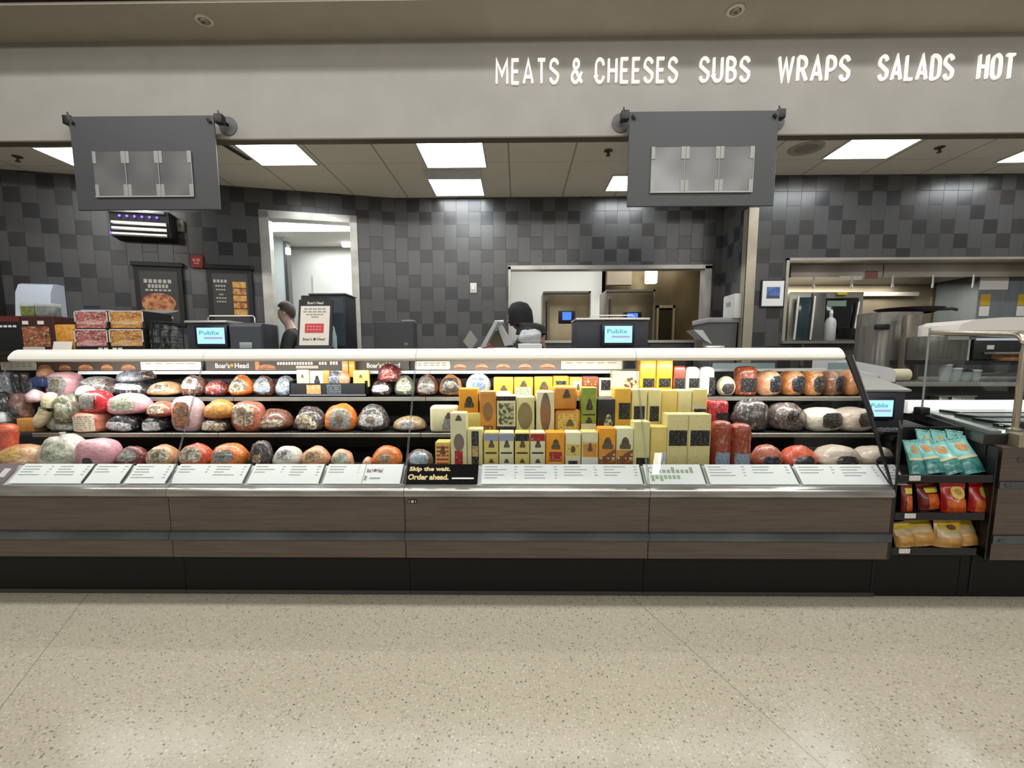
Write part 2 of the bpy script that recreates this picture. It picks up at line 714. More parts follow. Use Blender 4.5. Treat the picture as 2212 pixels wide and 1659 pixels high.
uL = LW(10, 640)[0]
d0, d1 = LW(570, 600)[0], LW(774, 600)[0]
dz = LW(670, 463)[1]
mb = MB()
mb.box(uL, d0, 0, .12, 0, ZC).box(d1, 0, 0, .12, 0, ZC).box(d0, d1, 0, .12, dz, ZC)
S('wall_left', mb, M_tile_x, loc=PL, rz=AL)
XR = 2.53
YK = 5.96
wx0, wx1, wz0, wz1 = -.112, 2.395, 1.44, 2.365
mb = MB()
mb.box(-1.535, wx0, YK, YK + .12, 0, ZC).box(wx1, XR + .1, YK, YK + .12, 0, ZC).box(wx0, wx1, YK, YK + .12, wz1, ZC).box(wx0, wx1, YK, YK + .12, 0, wz0)
S('wall_back', mb, M_tile_x)
S('wall_return', MB().box(XR, XR + .1, 5.32, YK, 0, ZC), M_tile_y)
ax0, ax1, az0, az1 = 2.985, 6.4, 1.385, 2.303
mb = MB()
mb.box(0, ax0 - XR - .1, 0, .12, 0, ZC).box(ax1 - XR - .1, 5.2, 0, .12, 0, ZC)
mb.box(ax0 - XR - .1, ax1 - XR - .1, 0, .12, az1, ZC).box(ax0 - XR - .1, ax1 - XR - .1, 0, .12, 0, az0)
S('wall_right', mb, M_tile_x, loc=(XR + .1, 5.32, 0))
# corner guard
S('trim_1', MB().box(XR - .006, XR + .105, 5.312, 5.319, 0, 2.86).box(XR - .006, XR - .001, 5.312, 5.42, 0, 2.86), mat_steel('corner_guard_steel', (204, 194, 172), .3, (1, 1, .8)))
# dark end wall on the west side
pl = LP(uL)
S('wall_west', MB().box(-.1, 0, -3.2, .1, 0, 4.6), mat('west_wall_paint', (30, 29, 28), .6), loc=pl)

# ceiling of the service area
t = NT('lay_in_ceiling_tile')
tc = t.n('ShaderNodeTexCoord')
sp = t.n('ShaderNodeSeparateXYZ')
t.l(tc.outputs['Object'], sp.inputs[0])


def gridline(o, off, pitch, w):
    f = t.math('FRACT', t.math('DIVIDE', t.math('ADD', o, 40 * pitch - off), pitch))
    return t.math('LESS_THAN', t.math('MINIMUM', f, t.math('SUBTRACT', 1, f)), w / pitch / 2)


g = t.math('MAXIMUM', gridline(sp.outputs[0], -.09, .633, .017), t.math('MULTIPLY', gridline(sp.outputs[1], 4.93, 1.22, .014), .45))
t.set(Base_Color=t.mix(t.math('MULTIPLY', g, .6), t.mix(t.noise(tc.outputs['Object'], 5), rgb((226, 221, 211)), rgb((220, 214, 203))), rgb((92, 88, 80))), Roughness=.8)
S('ceiling', MB().box(-7, 7.5, 4.4, 9.6, ZC, ZC + .05), t.m)
# soffit over the counter with the taupe bulkhead above it
bt = 4.0
by = atZ(600, 4, bt).y
S('wall_soffit', MB().box(-7.2, 8, 4.36, 4.452, 3.19, bt), M_soffit)
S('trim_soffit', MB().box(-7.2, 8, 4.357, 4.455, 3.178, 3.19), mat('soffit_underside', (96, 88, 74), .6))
S('ceiling_bulkhead', MB().box(-7.2, 8, by, 4.6, bt, bt + .02), M_bulk)
S('ceiling_store', MB().box(-9, 9, -6, by, 5.4, 5.45).box(-9, 9, by - .03, by + .02, bt + .021, 5.4), M_blackmatte)

# room behind the doorway, white, with strip lights
mb = MB()
mb.box(-5.2, -.35, 7.9, 8.0, 0, 3.06).box(-5.2, -5.1, 5.9, 8, 0, 3.06).box(-1.0, -.9, 6.15, 8, 0, 3.06)
S('wall_hall', mb, mat_noise('hall_panel', (222, 224, 220), (212, 214, 210), 2, rough=.5))
S('ceiling_hall', MB().prism([(-5.2, 5.2), (-1.0, 6.24), (-1.0, 8), (-5.2, 8)], 2, 3.06, 3.1), mat('hall_ceiling', (205, 204, 196), .7))
hy = 7.25
hx0, hx1 = xat(584, hy), xat(619, hy, 640)
S('wall_hall_partition', MB().box(-4.6, hx1, hy, hy + .08, 0, 3.06), mat('hall_partition', (198, 206, 202), .5))
S('trim_hall_post', MB().box(hx1, hx1 + .05, hy - .02, hy + .1, 0, 3.0), mat('hall_post', (96, 98, 94), .4, .6))
pz = [xat(672, 7.88, 580)]
S('trim_hall_seam', MB().box(pz[0], pz[0] + .012, 7.885, 7.905, 0, 2.6).box(xat(632, 7.88, 580), xat(760, 7.88, 580), 7.87, 7.905, zat(536, 7.88), zat(536, 7.88) + .03), mat('hall_seam', (168, 168, 160), .6))

# the doorway: stainless frame on the slanted wall
mb = MB()
fw = .095
mb.box(d0 - .01, d0 + fw, -.03, .14, 0, dz).box(d1 - fw + .02, d1 + .01, -.03, .14, 0, dz).box(d0 - .01, d1 + .01, -.03, .14, dz - .075, dz + .01)
S('door_1', mb, mat_steel('door_frame_steel', (206, 203, 195), .34, (.6, .6, .8), .4), loc=PL, rz=AL)

# pass-through window frame
mb = MB()
f = .035
mb.box(wx0 - .01, wx0 + .02, 5.935, 6.10, wz0, wz1).box(wx1 - .07, wx1 + .01, 5.935, 6.10, wz0, wz1)
mb.box(wx0 - .01, wx1 + .01, 5.935, 6.10, wz1 - f, wz1 + .012).box(wx0 - .01, wx1 + .01, 5.9, 6.10, wz0 - .02, wz0 + .012)
S('window_1', mb, mat_steel('window_frame_steel', (204, 201, 194), .34, (.5, 1, .5), .35))

# kitchen behind the window
ky = 8.3
kx = xat(1306, ky, 640)
S('wall_kitchen_white', MB().box(-.9, kx, ky, ky + .1, 0, 3.19), M_whitewall)
S('wall_kitchen_steel', MB().box(kx, 5.0, ky + .6, ky + .7, 0, 3.19).box(kx - .05, kx, ky, ky + .7, 0, 3.19), mat_noise('bronze_tinted_steel', (112, 99, 72), (74, 64, 46), 2, (1, 1, .4), .3, .6))
S('wall_kitchen_right', MB().box(4.0, 4.1, 6.42, ky + .7, 0, 3.19), mat_noise('kitchen_side_panel', (96, 87, 68), (70, 62, 48), 3, rough=.35, metal=.7))
# bulkhead inside kitchen, brown-grey
S('wall_kitchen_bulkhead', MB().box(kx, xat(1362, 8.2, 600), 8.1, 8.2, zat(618, 8.2), 3.19), mat('bulkhead_brown', (122, 114, 100), .6))
# steel kitchen door in the back
kd = ky + .55
mb = MB()
x0, x1 = xat(1417, kd, 690), xat(1456, kd, 690)
zt = zat(661, kd)
mb.box(x0, x0 + .04, kd - .04, kd + .04, 0, zt).box(x1 - .04, x1, kd - .04, kd + .04, 0, zt).box(x0, x1, kd - .04, kd + .04, zt - .05, zt)
S('door_2', mb, mat('kitchen_door_frame', (168, 156, 128), .3, .8))
S('door_2_leaf', MB().box(x0 + .04, x1 - .04, kd, kd + .03, 0, zt - .05), mat('kitchen_door_leaf', (50, 46, 34), .3, .7))

# steel-lined alcove in the right wall
ay = 6.35
mb = MB()
mb.box(ax0 - .06, ax1, ay, ay + .06, az0 - .05, az1 + .05)
S('wall_alcove', mb, mat_noise('alcove_steel_back', (158, 147, 124), (128, 118, 98), 1.6, (1, 1, .5), .32, .55, detail=2))
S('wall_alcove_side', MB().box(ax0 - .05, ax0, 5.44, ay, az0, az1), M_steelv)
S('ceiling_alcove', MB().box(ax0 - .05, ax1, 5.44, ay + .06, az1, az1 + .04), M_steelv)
S('trim_alcove', MB().box(ax0 - .02, ax0 + .012, 5.3, 5.45, az0, az1 + .02).box(ax0 - .02, ax1, 5.3, 5.45, az1 - .004, az1 + .022), mat_steel('alcove_trim_steel', (206, 200, 186), .34, (.5, 1, .5), .25))
for x in (xat(1898, ay, 680), xat(2010, ay, 680)):
    pass
S('trim_alcove_seam', MB().box(xat(2010, ay, 650), xat(2010, ay, 650) + .02, ay - .008, ay + .01, az0, 2.02), mat('seam_steel', (168, 160, 146), .3, .9))


# ------------------------------------------------------------------ ceiling fixtures
def troffer(cx, y0, y1, w, label, lit=None):
    L = y1 - y0
    r = T('ceiling_light', label, 'ceiling light', (cx, (y0 + y1) / 2, ZC - .001), group='square ceiling lights over the service area')
    m = MB()
    b = .018
    for (a0, a1, b0, b1) in ((-w / 2 - b, -w / 2, -L / 2 - b, L / 2 + b), (w / 2, w / 2 + b, -L / 2 - b, L / 2 + b), (-w / 2, w / 2, -L / 2 - b, -L / 2), (-w / 2, w / 2, L / 2, L / 2 + b)):
        m.box(a0, a1, b0, b1, -.012, 0)
    P('light_frame', m, M_lightframe, r)
    ya, yb = (-L / 2, L / 2) if lit is None else (lit[0] - (y0 + y1) / 2, lit[1] - (y0 + y1) / 2)
    m = MB().box(-w / 2, w / 2, ya, yb, -.006, -.001)
    P('diffuser', m, M_lamp, r)
    for k in range(2):
        x = -w / 2 + w * (k + 1) / 3
        P('diffuser_rib', MB().box(-w / 2, w / 2, ya + (yb - ya) * (k + 1) / 3 - .006, ya + (yb - ya) * (k + 1) / 3 + .006, -.009, -.0062), mat('diffuser_rib', (240, 240, 238), .5, emis=5.), r)
    if lit:
        P('unlit_reflector', MB().box(-w / 2, w / 2, -L / 2, ya, -.006, -.001), mat('lamp_reflector', (198, 200, 205), .35), r)
    return r


w = .585
x_ = atZ(66, 315, ZC).x
troffer(x_ + w / 2, 4.50, 4.95, w, 'square ceiling light half hidden behind the hanging sign by the violet-lit fan unit')
troffer(-2.32, 4.465, 4.93, .56, 'square ceiling light above the doorway')
troffer(-.63, 4.47, 5.02, .6, 'brighter full square ceiling light nearest the soffit, with another light just behind it')
troffer(-.70, 5.11, 5.86, .575, 'ceiling light close to the tiled wall, its near third unlit', (5.36, 5.86))
x6 = atZ(1307, 413, ZC).x
troffer(x6 + .3, 5.29, 5.73, .6, 'small lit corner of ceiling light behind the sign beside the word SUBS')
troffer(3.33, 4.43, 4.88, .615, 'square ceiling light between the round speaker and a sprinkler')
x7 = atZ(2191, 333, ZC).x
troffer(x7 + .3, 4.66, 5.0, .6, 'square ceiling light cut off by the right edge of the photo')

for (px, py, lb) in ((38, 338, 'sprinkler head over the paper towel dispenser'), (1314, 325, 'sprinkler head on ceiling panel in front of the small lit corner'), (2030, 318, 'sprinkler head beside the light over the steel alcove')):
    p = atZ(px, py, ZC)
    r = T('sprinkler', lb, 'sprinkler', (p.x, p.y, ZC), group='ceiling sprinklers')
    P('escutcheon', MB().lathe([(.042, 0), (.042, -.006), (.02, -.014)], seg=14), mat('sprinkler_plate', (96, 90, 80), .4, .6), r)
    P('nozzle', MB().lathe([(.012, -.014), (.012, -.04), (.022, -.043), (.022, -.047)], seg=10), mat('sprinkler_brass', (84, 76, 60), .4, .7), r)
p = atZ(1741, 320, ZC)
r = T('ceiling_speaker', 'round grey ceiling speaker between the second hanging sign and a light', 'speaker', (p.x, p.y, ZC))
P('speaker_rim', MB().lathe([(.155, 0), (.155, -.008), (.125, -.012), (.12, -.004)], seg=28), mat('speaker_rim_grey', (168, 163, 152), .6), r)
P('speaker_grille', MB().lathe([(.12, -.003), (.06, -.006), (.004, -.007)], seg=28), mat('speaker_grille_grey', (140, 136, 127), .7), r)
# dark slot diffuser next to the sign
a, b = atZ(478, 308, ZC), atZ(538, 344, ZC)
d = (b - a).normalized()
n = Vector((-d.y, d.x, 0)) * .02
r = T('slot_diffuser', 'dark linear air slot in the ceiling beside the first hanging sign', 'vent', ((a.x + b.x) / 2, (a.y + b.y) / 2, ZC))
P('slot_frame', MB().slab(a + n * 1.5, b + n * 1.5, b - n * 1.5, a - n * 1.5, .006), mat('slot_frame', (120, 114, 102), .6), r, world=True)
P('slot_opening', MB().slab(a + n * .8 - Vector((0, 0, .006)), b + n * .8 - Vector((0, 0, .006)), b - n * .8 - Vector((0, 0, .006)), a - n * .8 - Vector((0, 0, .006)), .003), M_black, r, world=True)

for (px, py, lb) in ((441, 42, 'small tilted spotlight in the bulkhead above the first hanging sign'), (1589, 21, 'oval recessed spotlight in the bulkhead above the word SUBS')):
    p = atZ(px, py, bt)
    r = T('recessed_spotlight', lb, 'spotlight', (p.x, p.y, bt), group='bulkhead spotlights')
    P('spot_ring', MB().lathe([(.068, 0), (.068, -.012), (.045, -.014), (.042, -.002)], seg=20), mat('spot_ring_white', (214, 206, 194), .4), r)
    m = MB().lathe([(.0405, -.003), (.036, -.022), (.012, -.03)], seg=16)
    P('spot_lamp', m, mat('spot_inner', (150, 138, 118), .4, .3), r)
    m = MB().tube([(-.03, 0, -.016), (.0, -.012, -.03), (.03, .01, -.016)], .007, 6)
    P('spot_yoke', m, mat('spot_yoke', (60, 56, 50), .5), r)

# ------------------------------------------------------------------ lettering on the soffit
M_letter = mat('letter_white', (250, 248, 242), .4, emis=.55, ecol=(255, 250, 240))


def word(body, x0, x1, z0, z1, label):
    H = z1 - z0
    total = stroke_text(body, H)
    xs = [v[0] for v in total.v]
    kx = (x1 - x0) / (max(xs) - min(xs))
    r = T('sign_lettering', label, 'lettering', (x0, 4.338, z0), 0, 'white words on the soffit')
    pen = 0.
    for ch in body:
        if ch != ' ':
            m = stroke_text(ch, H)
            P('letter', m.warp(lambda p: ((p.x + pen * H - min(xs)) * kx, p.y, p.z)), M_letter, r, smooth=0)
        pen += GLYPH[ch][0] + STROKE_W + STROKE_GAP
    return r


word('MEATS & CHEESES', -.195, 1.386, 3.612, 3.822, 'white raised lettering reading MEATS & CHEESES on the beige soffit')
word('SUBS', 1.571, 2.009, 3.612, 3.822, 'white raised lettering reading SUBS on the beige soffit')
word('WRAPS', 2.248, 2.866, 3.612, 3.822, 'white raised lettering reading WRAPS on the beige soffit')
word('SALADS', 3.109, 3.75, 3.612, 3.822, 'white raised lettering reading SALADS on the beige soffit')
word('HOT FO', 3.957, 4.565, 3.612, 3.822, 'white raised lettering starting HOT, cut off by the photo edge')

# ------------------------------------------------------------------ hanging menu boards
M_sheet = mat_noise('holder_sheet_silver', (140, 140, 139), (92, 92, 92), 2.2, rough=.36, metal=.6, detail=1)
M_tab = mat('holder_tab', (158, 158, 152), .35)


def hanging_sign(px, sheets, sl, tabs_label, label, disc_side):
    """px: corners TL, TR, BR, BL; sheets: pixel corners of the row of three holders"""
    Y = 4.22
    q = [atY(x, y, Y) for x, y in px]
    cx = (q[0].x + q[1].x) / 2
    W = ((q[1].x - q[0].x) + (q[2].x - q[3].x)) / 2
    zt_, zb_ = (q[0].z + q[1].z) / 2, (q[2].z + q[3].z) / 2
    r = T('hanging_sign', label, 'sign', (cx, Y, zb_), group='grey menu boards hung from the soffit')
    H = zt_ - zb_
    P('sign_panel', MB().rbox(-W / 2, W / 2, 0, .02, 0, H, .004, 1), M_grey, r)
    s = [atY(x, y, Y) - Vector((cx, Y, zb_)) for x, y in sheets]
    sx0, sx1 = (s[0].x + s[3].x) / 2, (s[1].x + s[2].x) / 2
    sz1, sz0 = (s[0].z + s[1].z) / 2, (s[2].z + s[3].z) / 2
    w3 = (sx1 - sx0) / 3
    for k in range(3):
        a = sx0 + k * w3
        sh = P('menu_holder', MB().rbox(a + .003, a + w3 - .003, -.01, -.001, sz0, sz1, .002, 1), M_sheet, r)
        m = MB()
        for (u0, u1) in ((a + .004, a + .036), (a + w3 - .036, a + w3 - .004)):
            for (v0, v1) in ((sz0 + .002, sz0 + .1), (sz1 - .1, sz1 + .002)):
                m.rbox(u0, u1, -.015, -.0102, v0, v1, .002, 1)
        P('corner_clip', m, M_tab, sh)
        P('holder_edge', MB().box(a + w3 - .0045, a + w3 + .0005, -.014, -.0102, sz0, sz1).box(a, a + w3, -.014, -.0102, sz0 - .006, sz0 + .004), mat('holder_edge', (176, 176, 170), .3), sh)
    for x in (-W / 2 + .035, W / 2 - .035):
        m = MB().tube([(x - .012, -.012, H - .035), (x + .012, -.012, H - .065)], .012, 8)
        P('panel_bolt', m, M_black, r)
    # pipe along the top with its end caps, held by plates on the soffit
    xd = disc_side
    m = MB().tube([(-W / 2 - .05, .035, H - .02), (W / 2 + .06, .035, H - .02)], .016, 10)
    P('hanger_pipe', m, M_black, r)
    for sgn in (-1, 1):
        x = sgn * (W / 2 + .03)
        P('clamp', MB().rbox(x - .035, x + .035, .005, .075, H - .055, H + .02, .008).tube([(x, .04, H + .01), (x - .012, .04, H + .055)], .006, 6), M_dark, r)
        xe = x + sgn * .012
        P('standoff_arm', MB().tube([(xe, .05, H - .02), (xe, .128, H - .02)], .014, 8), M_dark, r)
        P('wall_plate', MB().lathe([(.08, .138), (.08, .130), (.07, .127)], (xe, 0, H - .028), 24, 1), mat('plate_grey', (92, 90, 90), .5), r)
    return r


hanging_sign(((148, 252), (460, 248), (476, 453), (168, 454)), ((200, 328), (414, 328), (421, 424), (209, 426)), 0, '', 'grey hanging board with three clear menu holders, above the violet-lit fan unit', 1)
hanging_sign(((1359, 241), (1684, 238), (1668, 445), (1353, 446)), ((1406, 319), (1630, 317), (1623, 414), (1403, 417)), 0, '', 'grey hanging board with three clear menu holders, below the word SUBS', -1)
# ------------------------------------------------------------------ the refrigerated deli case, four joined sections
t = NT('walnut_laminate')
v = t.coords((1.2, 1, 26))
n1 = t.noise(v, 3.2, 6, .62)
v2 = t.coords((.5, 1, 5))
n2 = t.noise(v2, 2.2, 3)
c = t.mix(t.ramp(n1, .3, .7), rgb((74, 62, 54)), rgb((98, 84, 75)))
c = t.mix(t.math('MULTIPLY', t.ramp(n2, .45, .75), .5), c, rgb((102, 90, 80)))
t.set(Base_Color=c, Roughness=.42)
M_wood = t.m
M_toe = mat('toe_kick_black', (16, 15, 14), .5, spec=.25)
M_base = mat('base_strip', (56, 55, 48), .45)
M_bumper = mat_noise('dark_metal_bumper', (104, 108, 112), (78, 82, 86), 2.5, (1, 1, 1), .28, .4)
M_sill = mat_noise('polished_sill', (214, 212, 206), (140, 138, 132), 1.6, (1, 1, 6), .18, .6, detail=2)
M_rail = mat('white_top_rail', (243, 241, 233), .4)
M_glass = mat_glass('case_glass', (.97, .985, .98), .035)
M_case_in = mat('case_liner_black', (24, 24, 26), .5)
M_lip = mat_noise('shelf_lip_metal', (158, 156, 146), (128, 126, 118), 4, rough=.35, metal=.6)
M_led = mat('white_led_strip', (235, 240, 245), .5, emis=1.1)
M_deckw = mat('deck_white', (206, 206, 202), .45)

Y1, Y2, Y3 = 2.85, 2.68, 2.40          # front edges of the upper shelf, lower shelf and deck
Z1, Z2, Z3 = zat(858, Y1), zat(936, Y2), .632
ZT = 1.29                              # top deck
CX_ = [-2.885, -1.77, -.572, .655, 1.855]   # joints


def case_section(i, label, header):
    x0, x1 = CX_[i] + .0012, CX_[i + 1] - .0012
    last = i == 3
    r = T('deli_case', label, 'display case', ((x0 + x1) / 2, 2.7, 0), group='joined sections of the deli case')

    def p(name, mb, m, par=None, **k):
        return P(name, mb, m, par or r, world=True, **k)
    p('toe_kick', MB().box(x0, x1, 2.32, 3.2, .022, .235), M_toe)
    p('base_strip', MB().box(x0, x1, 2.313, 2.33, 0, .022), M_base)
    p('lower_panel', MB().rbox(x0, x1, 2.25, 2.33, .231, .324, .003, 1), M_wood)
    p('upper_panel', MB().rbox(x0, x1, 2.25, 2.33, .371, .547, .003, 1), M_wood)
    p('bumper_rail', MB().prism([(2.262, .321), (2.236, .328), (2.230, .348), (2.236, .367), (2.262, .374)], 0, x0, x1), M_bumper)
    # polished sill: rounded front, flat top
    p('sill', MB().prism([(2.30, .548), (2.249, .549), (2.238, .558), (2.236, .575), (2.244, .592), (2.262, .599), (2.284, .602), (2.284, .56)], 0, x0, x1), M_sill)
    p('tag_ledge', MB().prism([(2.285, .565), (2.285, .598), (2.296, .598), (2.399, .676), (2.399, .565)], 0, x0, x1), M_deckw)
    # black body
    xe = x1
    def clip(y):
        return x1 if not last else min(2.10, x1 + max(0, (y - 2.25) * .77))
    m = MB()
    m.box(x0, x1, 2.335, 3.2, .24, .56)
    m.box(x0, x1, 3.16, 3.2, .56, 1.15 if last else ZT - .03)
    p('case_body', m, M_case_in)

    def shelf(y0, y1, z, name):
        a, b = clip(y0), clip(y1)
        m = MB().add([(x0, y0, z - .016), (a, y0, z - .016), (b, y1, z - .016), (x0, y1, z - .016), (x0, y0, z), (a, y0, z), (b, y1, z), (x0, y1, z)],
                     [(3, 2, 1, 0), (4, 5, 6, 7), (0, 1, 5, 4), (1, 2, 6, 5), (2, 3, 7, 6), (3, 0, 4, 7)])
        s = p(name, m, M_case_in)
        P('shelf_lip', MB().rbox(x0, a, y0 - .008, y0, z - .024, z + .002, .003, 1), M_lip, s, world=True)
        for k in (.12, .88):
            xb = x0 + (a - x0) * k
            P('shelf_bracket', MB().prism([(y0 + .06, z - .017), (3.16, z - .017), (3.16, z - .09)], 0, xb - .006, xb + .006), M_black, s, world=True)
        return s
    shelf(Y1, 3.15, Z1, 'shelf')
    shelf(Y2, 3.12, Z2, 'shelf')
    m = MB()
    a, b = clip(Y3), clip(3.14)
    m.add([(x0, Y3, .6), (a, Y3, .6), (b, 3.14, .6), (x0, 3.14, .6), (x0, Y3, Z3), (a, Y3, Z3), (b, 3.14, Z3), (x0, 3.14, Z3)],
          [(3, 2, 1, 0), (4, 5, 6, 7), (0, 1, 5, 4), (1, 2, 6, 5), (2, 3, 7, 6), (3, 0, 4, 7)])
    p('deck', m.warp(lambda q: q), M_case_in)
    # rear risers behind the goods
    p('riser', MB().box(x0, x1, 3.09, 3.10, .64, Z2 - .02).box(x0, x1, 3.125, 3.135, Z2, Z1 - .02), M_case_in)
    # top deck and rail
    p('top_deck', MB().box(x0, x1 - (.05 if last else 0), 2.691, 3.3, ZT - .022, ZT), mat('deck_grey_top', (120, 122, 126), .35))
    m = MB().prism([(2.69, 1.232), (2.615, 1.226), (2.598, 1.231), (2.591, 1.241), (2.596, 1.256), (2.612, 1.274), (2.63, 1.288), (2.65, 1.2955), (2.69, 1.297)], 0, x0, x1 - (.05 if last else 0))
    p('top_rail', m, M_rail)
    p('front_glass', MB().slab((x0 + .002, 2.270, .6025), (x1 - .002, 2.270, .6025), (x1 - .002, 2.603, 1.236), (x0 + .002, 2.603, 1.236), .006), M_glass)
    for xs in (x0 + .0, x1 - .004):
        if not (last and xs > x0):
            p('glass_joint', MB().slab((xs, 2.268, .6025), (xs + .0025, 2.268, .6025), (xs + .0025, 2.601, 1.236), (xs, 2.601, 1.236), -.002), mat('glass_edge', (120, 128, 126), .2))
    if not last:
        zt, zb = zat(800, 3.02), zat(807, 3.02)
        p('led_rail', MB().rbox(x0, x1, 3.0, 3.03, zb, zt, .003, 1), mat('led_rail_white', (214, 218, 222), .4, emis=.25))
        p('header_backing', MB().box(x0, x1, 3.03, 3.06, zt, 1.26), M_case_in)
    else:
        p('gasket', MB().slab((x1 - .005, 2.264, .6025), (x1 + .002, 2.264, .6025), (x1 + .002, 2.44, .94), (x1 - .014, 2.44, .94), .01).slab((x1 - .014, 2.44, .94), (x1 + .002, 2.44, .94), (x1 - .02, 2.60, 1.25), (x1 - .05, 2.60, 1.25), .012), M_black)
        p('gasket_edge', MB().slab((x1 + .0025, 2.435, .94), (x1 + .005, 2.435, .94), (x1 - .014, 2.595, 1.25), (x1 - .0185, 2.595, 1.25), .012), M_steel)
        p('end_glass', MB().slab((x1 + .012, 2.315, .68), (2.112, 2.57, .68), (2.112, 2.57, .775), (x1 + .012, 2.35, .775), .004), M_glass)
        zt, zb = zat(783, 3.02), zat(796, 3.1)
        p('rear_ledge', MB().box(x0, x1 + .2, 3.12, 3.2, zat(803, 3.15), zat(797, 3.15)), mat('rear_ledge_white', (198, 198, 192), .4))
        p('rear_slide', MB().box(xat(1533, 3.2), xat(1665, 3.2), 3.19, 3.21, zat(797, 3.2), zat(785, 3.2)), mat('teal_grey_strip', (124, 142, 144), .4))
        p('rear_slide', MB().box(xat(1782, 3.2), xat(1835, 3.2), 3.19, 3.21, zat(799, 3.2), zat(785, 3.2)), mat('teal_grey_strip', (124, 142, 144), .4))
        p('wedge_front', MB().prism([(1.856, 2.262), (1.865, 2.262), (1.97, 2.399), (1.856, 2.399)], 2, .24, .59), M_wood)
        p('wedge_ledge', MB().slab((x1, 2.29, .591), (clip(2.29), 2.29, .591), (clip(2.398), 2.398, .674), (x1, 2.398, .674), .004), M_deckw)
    return r


cs0 = case_section(0, 'deli case section with pink hams and sausages, at the end of the white rail', True)
cs1 = case_section(1, 'deli case section full of roast meats under the long sandwich header sign', True)
cs2 = case_section(2, 'deli case section holding the yellow cheese blocks behind the black Order ahead sign', True)
cs3 = case_section(3, 'deli case section with sausage coils and white turkey breasts, next to the bagged snacks', False)
# stub of the case beyond the end of the rail
m = MB().box(-4.2, CX_[0] - .002, 2.32, 3.2, 0, .235).box(-4.2, CX_[0] - .002, 2.25, 3.2, .231, .56)
r = T('deli_case', 'lower body of the neighbouring case section, cut off by the photo edge before the rail', 'display case', (-3.5, 2.7, 0), group='joined sections of the deli case')
P('toe_kick', MB().box(-4.2, CX_[0] - .002, 2.32, 3.2, .022, .235), M_toe, r, world=True)
P('lower_panel', MB().box(-4.2, CX_[0] - .002, 2.25, 2.33, .231, .324), M_wood, r, world=True)
P('upper_panel', MB().box(-4.2, CX_[0] - .002, 2.25, 2.33, .371, .547), M_wood, r, world=True)
P('bumper_rail', MB().box(-4.2, CX_[0] - .002, 2.236, 2.262, .321, .374), M_bumper, r, world=True)
P('sill', MB().box(-4.2, CX_[0] - .002, 2.24, 2.36, .548, .601), M_sill, r, world=True)
P('case_body', MB().box(-4.2, CX_[0] - .002, 2.36, 3.2, .24, .62).box(-4.2, CX_[0] - .002, 3.1, 3.2, .62, 1.2), M_case_in, r, world=True)
P('deck', MB().box(-4.2, CX_[0] - .002, 2.40, 3.1, .62, Z3), M_case_in, r, world=True)
P('shelf', MB().box(-4.2, CX_[0] - .002, Y2, 3.1, Z2 - .016, Z2), M_case_in, r, world=True)
P('shelf', MB().box(-4.2, CX_[0] - .002, Y1, 3.1, Z1 - .016, Z1), M_case_in, r, world=True)
P('top_deck', MB().box(-4.2, CX_[0] - .002, 2.7, 3.3, ZT - .022, ZT), M_black, r, world=True)

# small round maker's badge on the panel
p_ = atY(891, 1083, 2.248)
r = T('case_badge', 'small dark badge with a white square on the wood panel under the black sign', 'badge', (p_.x, 2.2485, p_.z - .01))
P('badge_plate', MB().rbox(-.022, .022, -.003, .001, 0, .02, .0015, 1), mat('badge_dark', (52, 48, 44), .3, .6), r)
P('badge_mark', MB().box(-.006, .007, -.004, -.003, .004, .016), mat('badge_white', (206, 204, 200), .4), r)
P('badge_tick', MB().box(-.018, -.015, -.004, -.003, .004, .016).box(.014, .017, -.004, -.003, .004, .016), mat('badge_white', (206, 204, 200), .4), r)

# ------------------------------------------------------------------ header signs over the upper shelf
M_hdr = mat('header_brown', (82, 70, 62), .5)
M_hdr2 = mat('header_taupe', (128, 122, 118), .5)
M_cream = mat('card_cream', (236, 228, 216), .5)
M_crust = mat_noise('printed_crust', (214, 156, 104), (176, 108, 70), 60, rough=.5)
M_crust2 = mat_noise('printed_crust_pale', (226, 186, 150), (196, 146, 112), 60, rough=.5)
M_txtw = mat('print_white', (244, 240, 232), .5)
M_txtd = mat('print_dark', (70, 66, 62), .5)
M_txtg = mat('print_grey', (150, 150, 148), .5)
M_orange = mat('print_orange', (214, 120, 40), .5)
M_gold = mat('print_gold', (206, 160, 60), .5)
YH = 3.015


def fit_text(body, x0, x1, z0, z1, y, m, par, name='printed_text', bold=0., ext=.0006):
    """flat print stretched to the given box (world)"""
    t_ = text_mesh(body, .3, ext, bold=bold)
    xs = [q[0] for q in t_.v]
    zs = [q[2] for q in t_.v]
    kx, kz = (x1 - x0) / (max(xs) - min(xs)), (z1 - z0) / (max(zs) - min(zs))
    xm, zm = min(xs), min(zs)
    t_.warp(lambda q: ((q.x - xm) * kx + x0, y + q.y, (q.z - zm) * kz + z0))
    return P(name, t_, m, par, world=True, smooth=0)


def header(px0, px1, label, bg):
    x0, x1 = xat(px0, YH, 788), xat(px1, YH, 788)
    z0, z1 = zat(799, YH), 1.262
    r = T('header_sign', label, 'sign', ((x0 + x1) / 2, YH, z0))
    P('sign_board', MB().box(x0, x1, YH - .004, YH + .006, z0, z1), bg, r, world=True)
    return r


def hx(px):
    return xat(px, YH, 788)


def hz(py):
    return zat(py, YH)


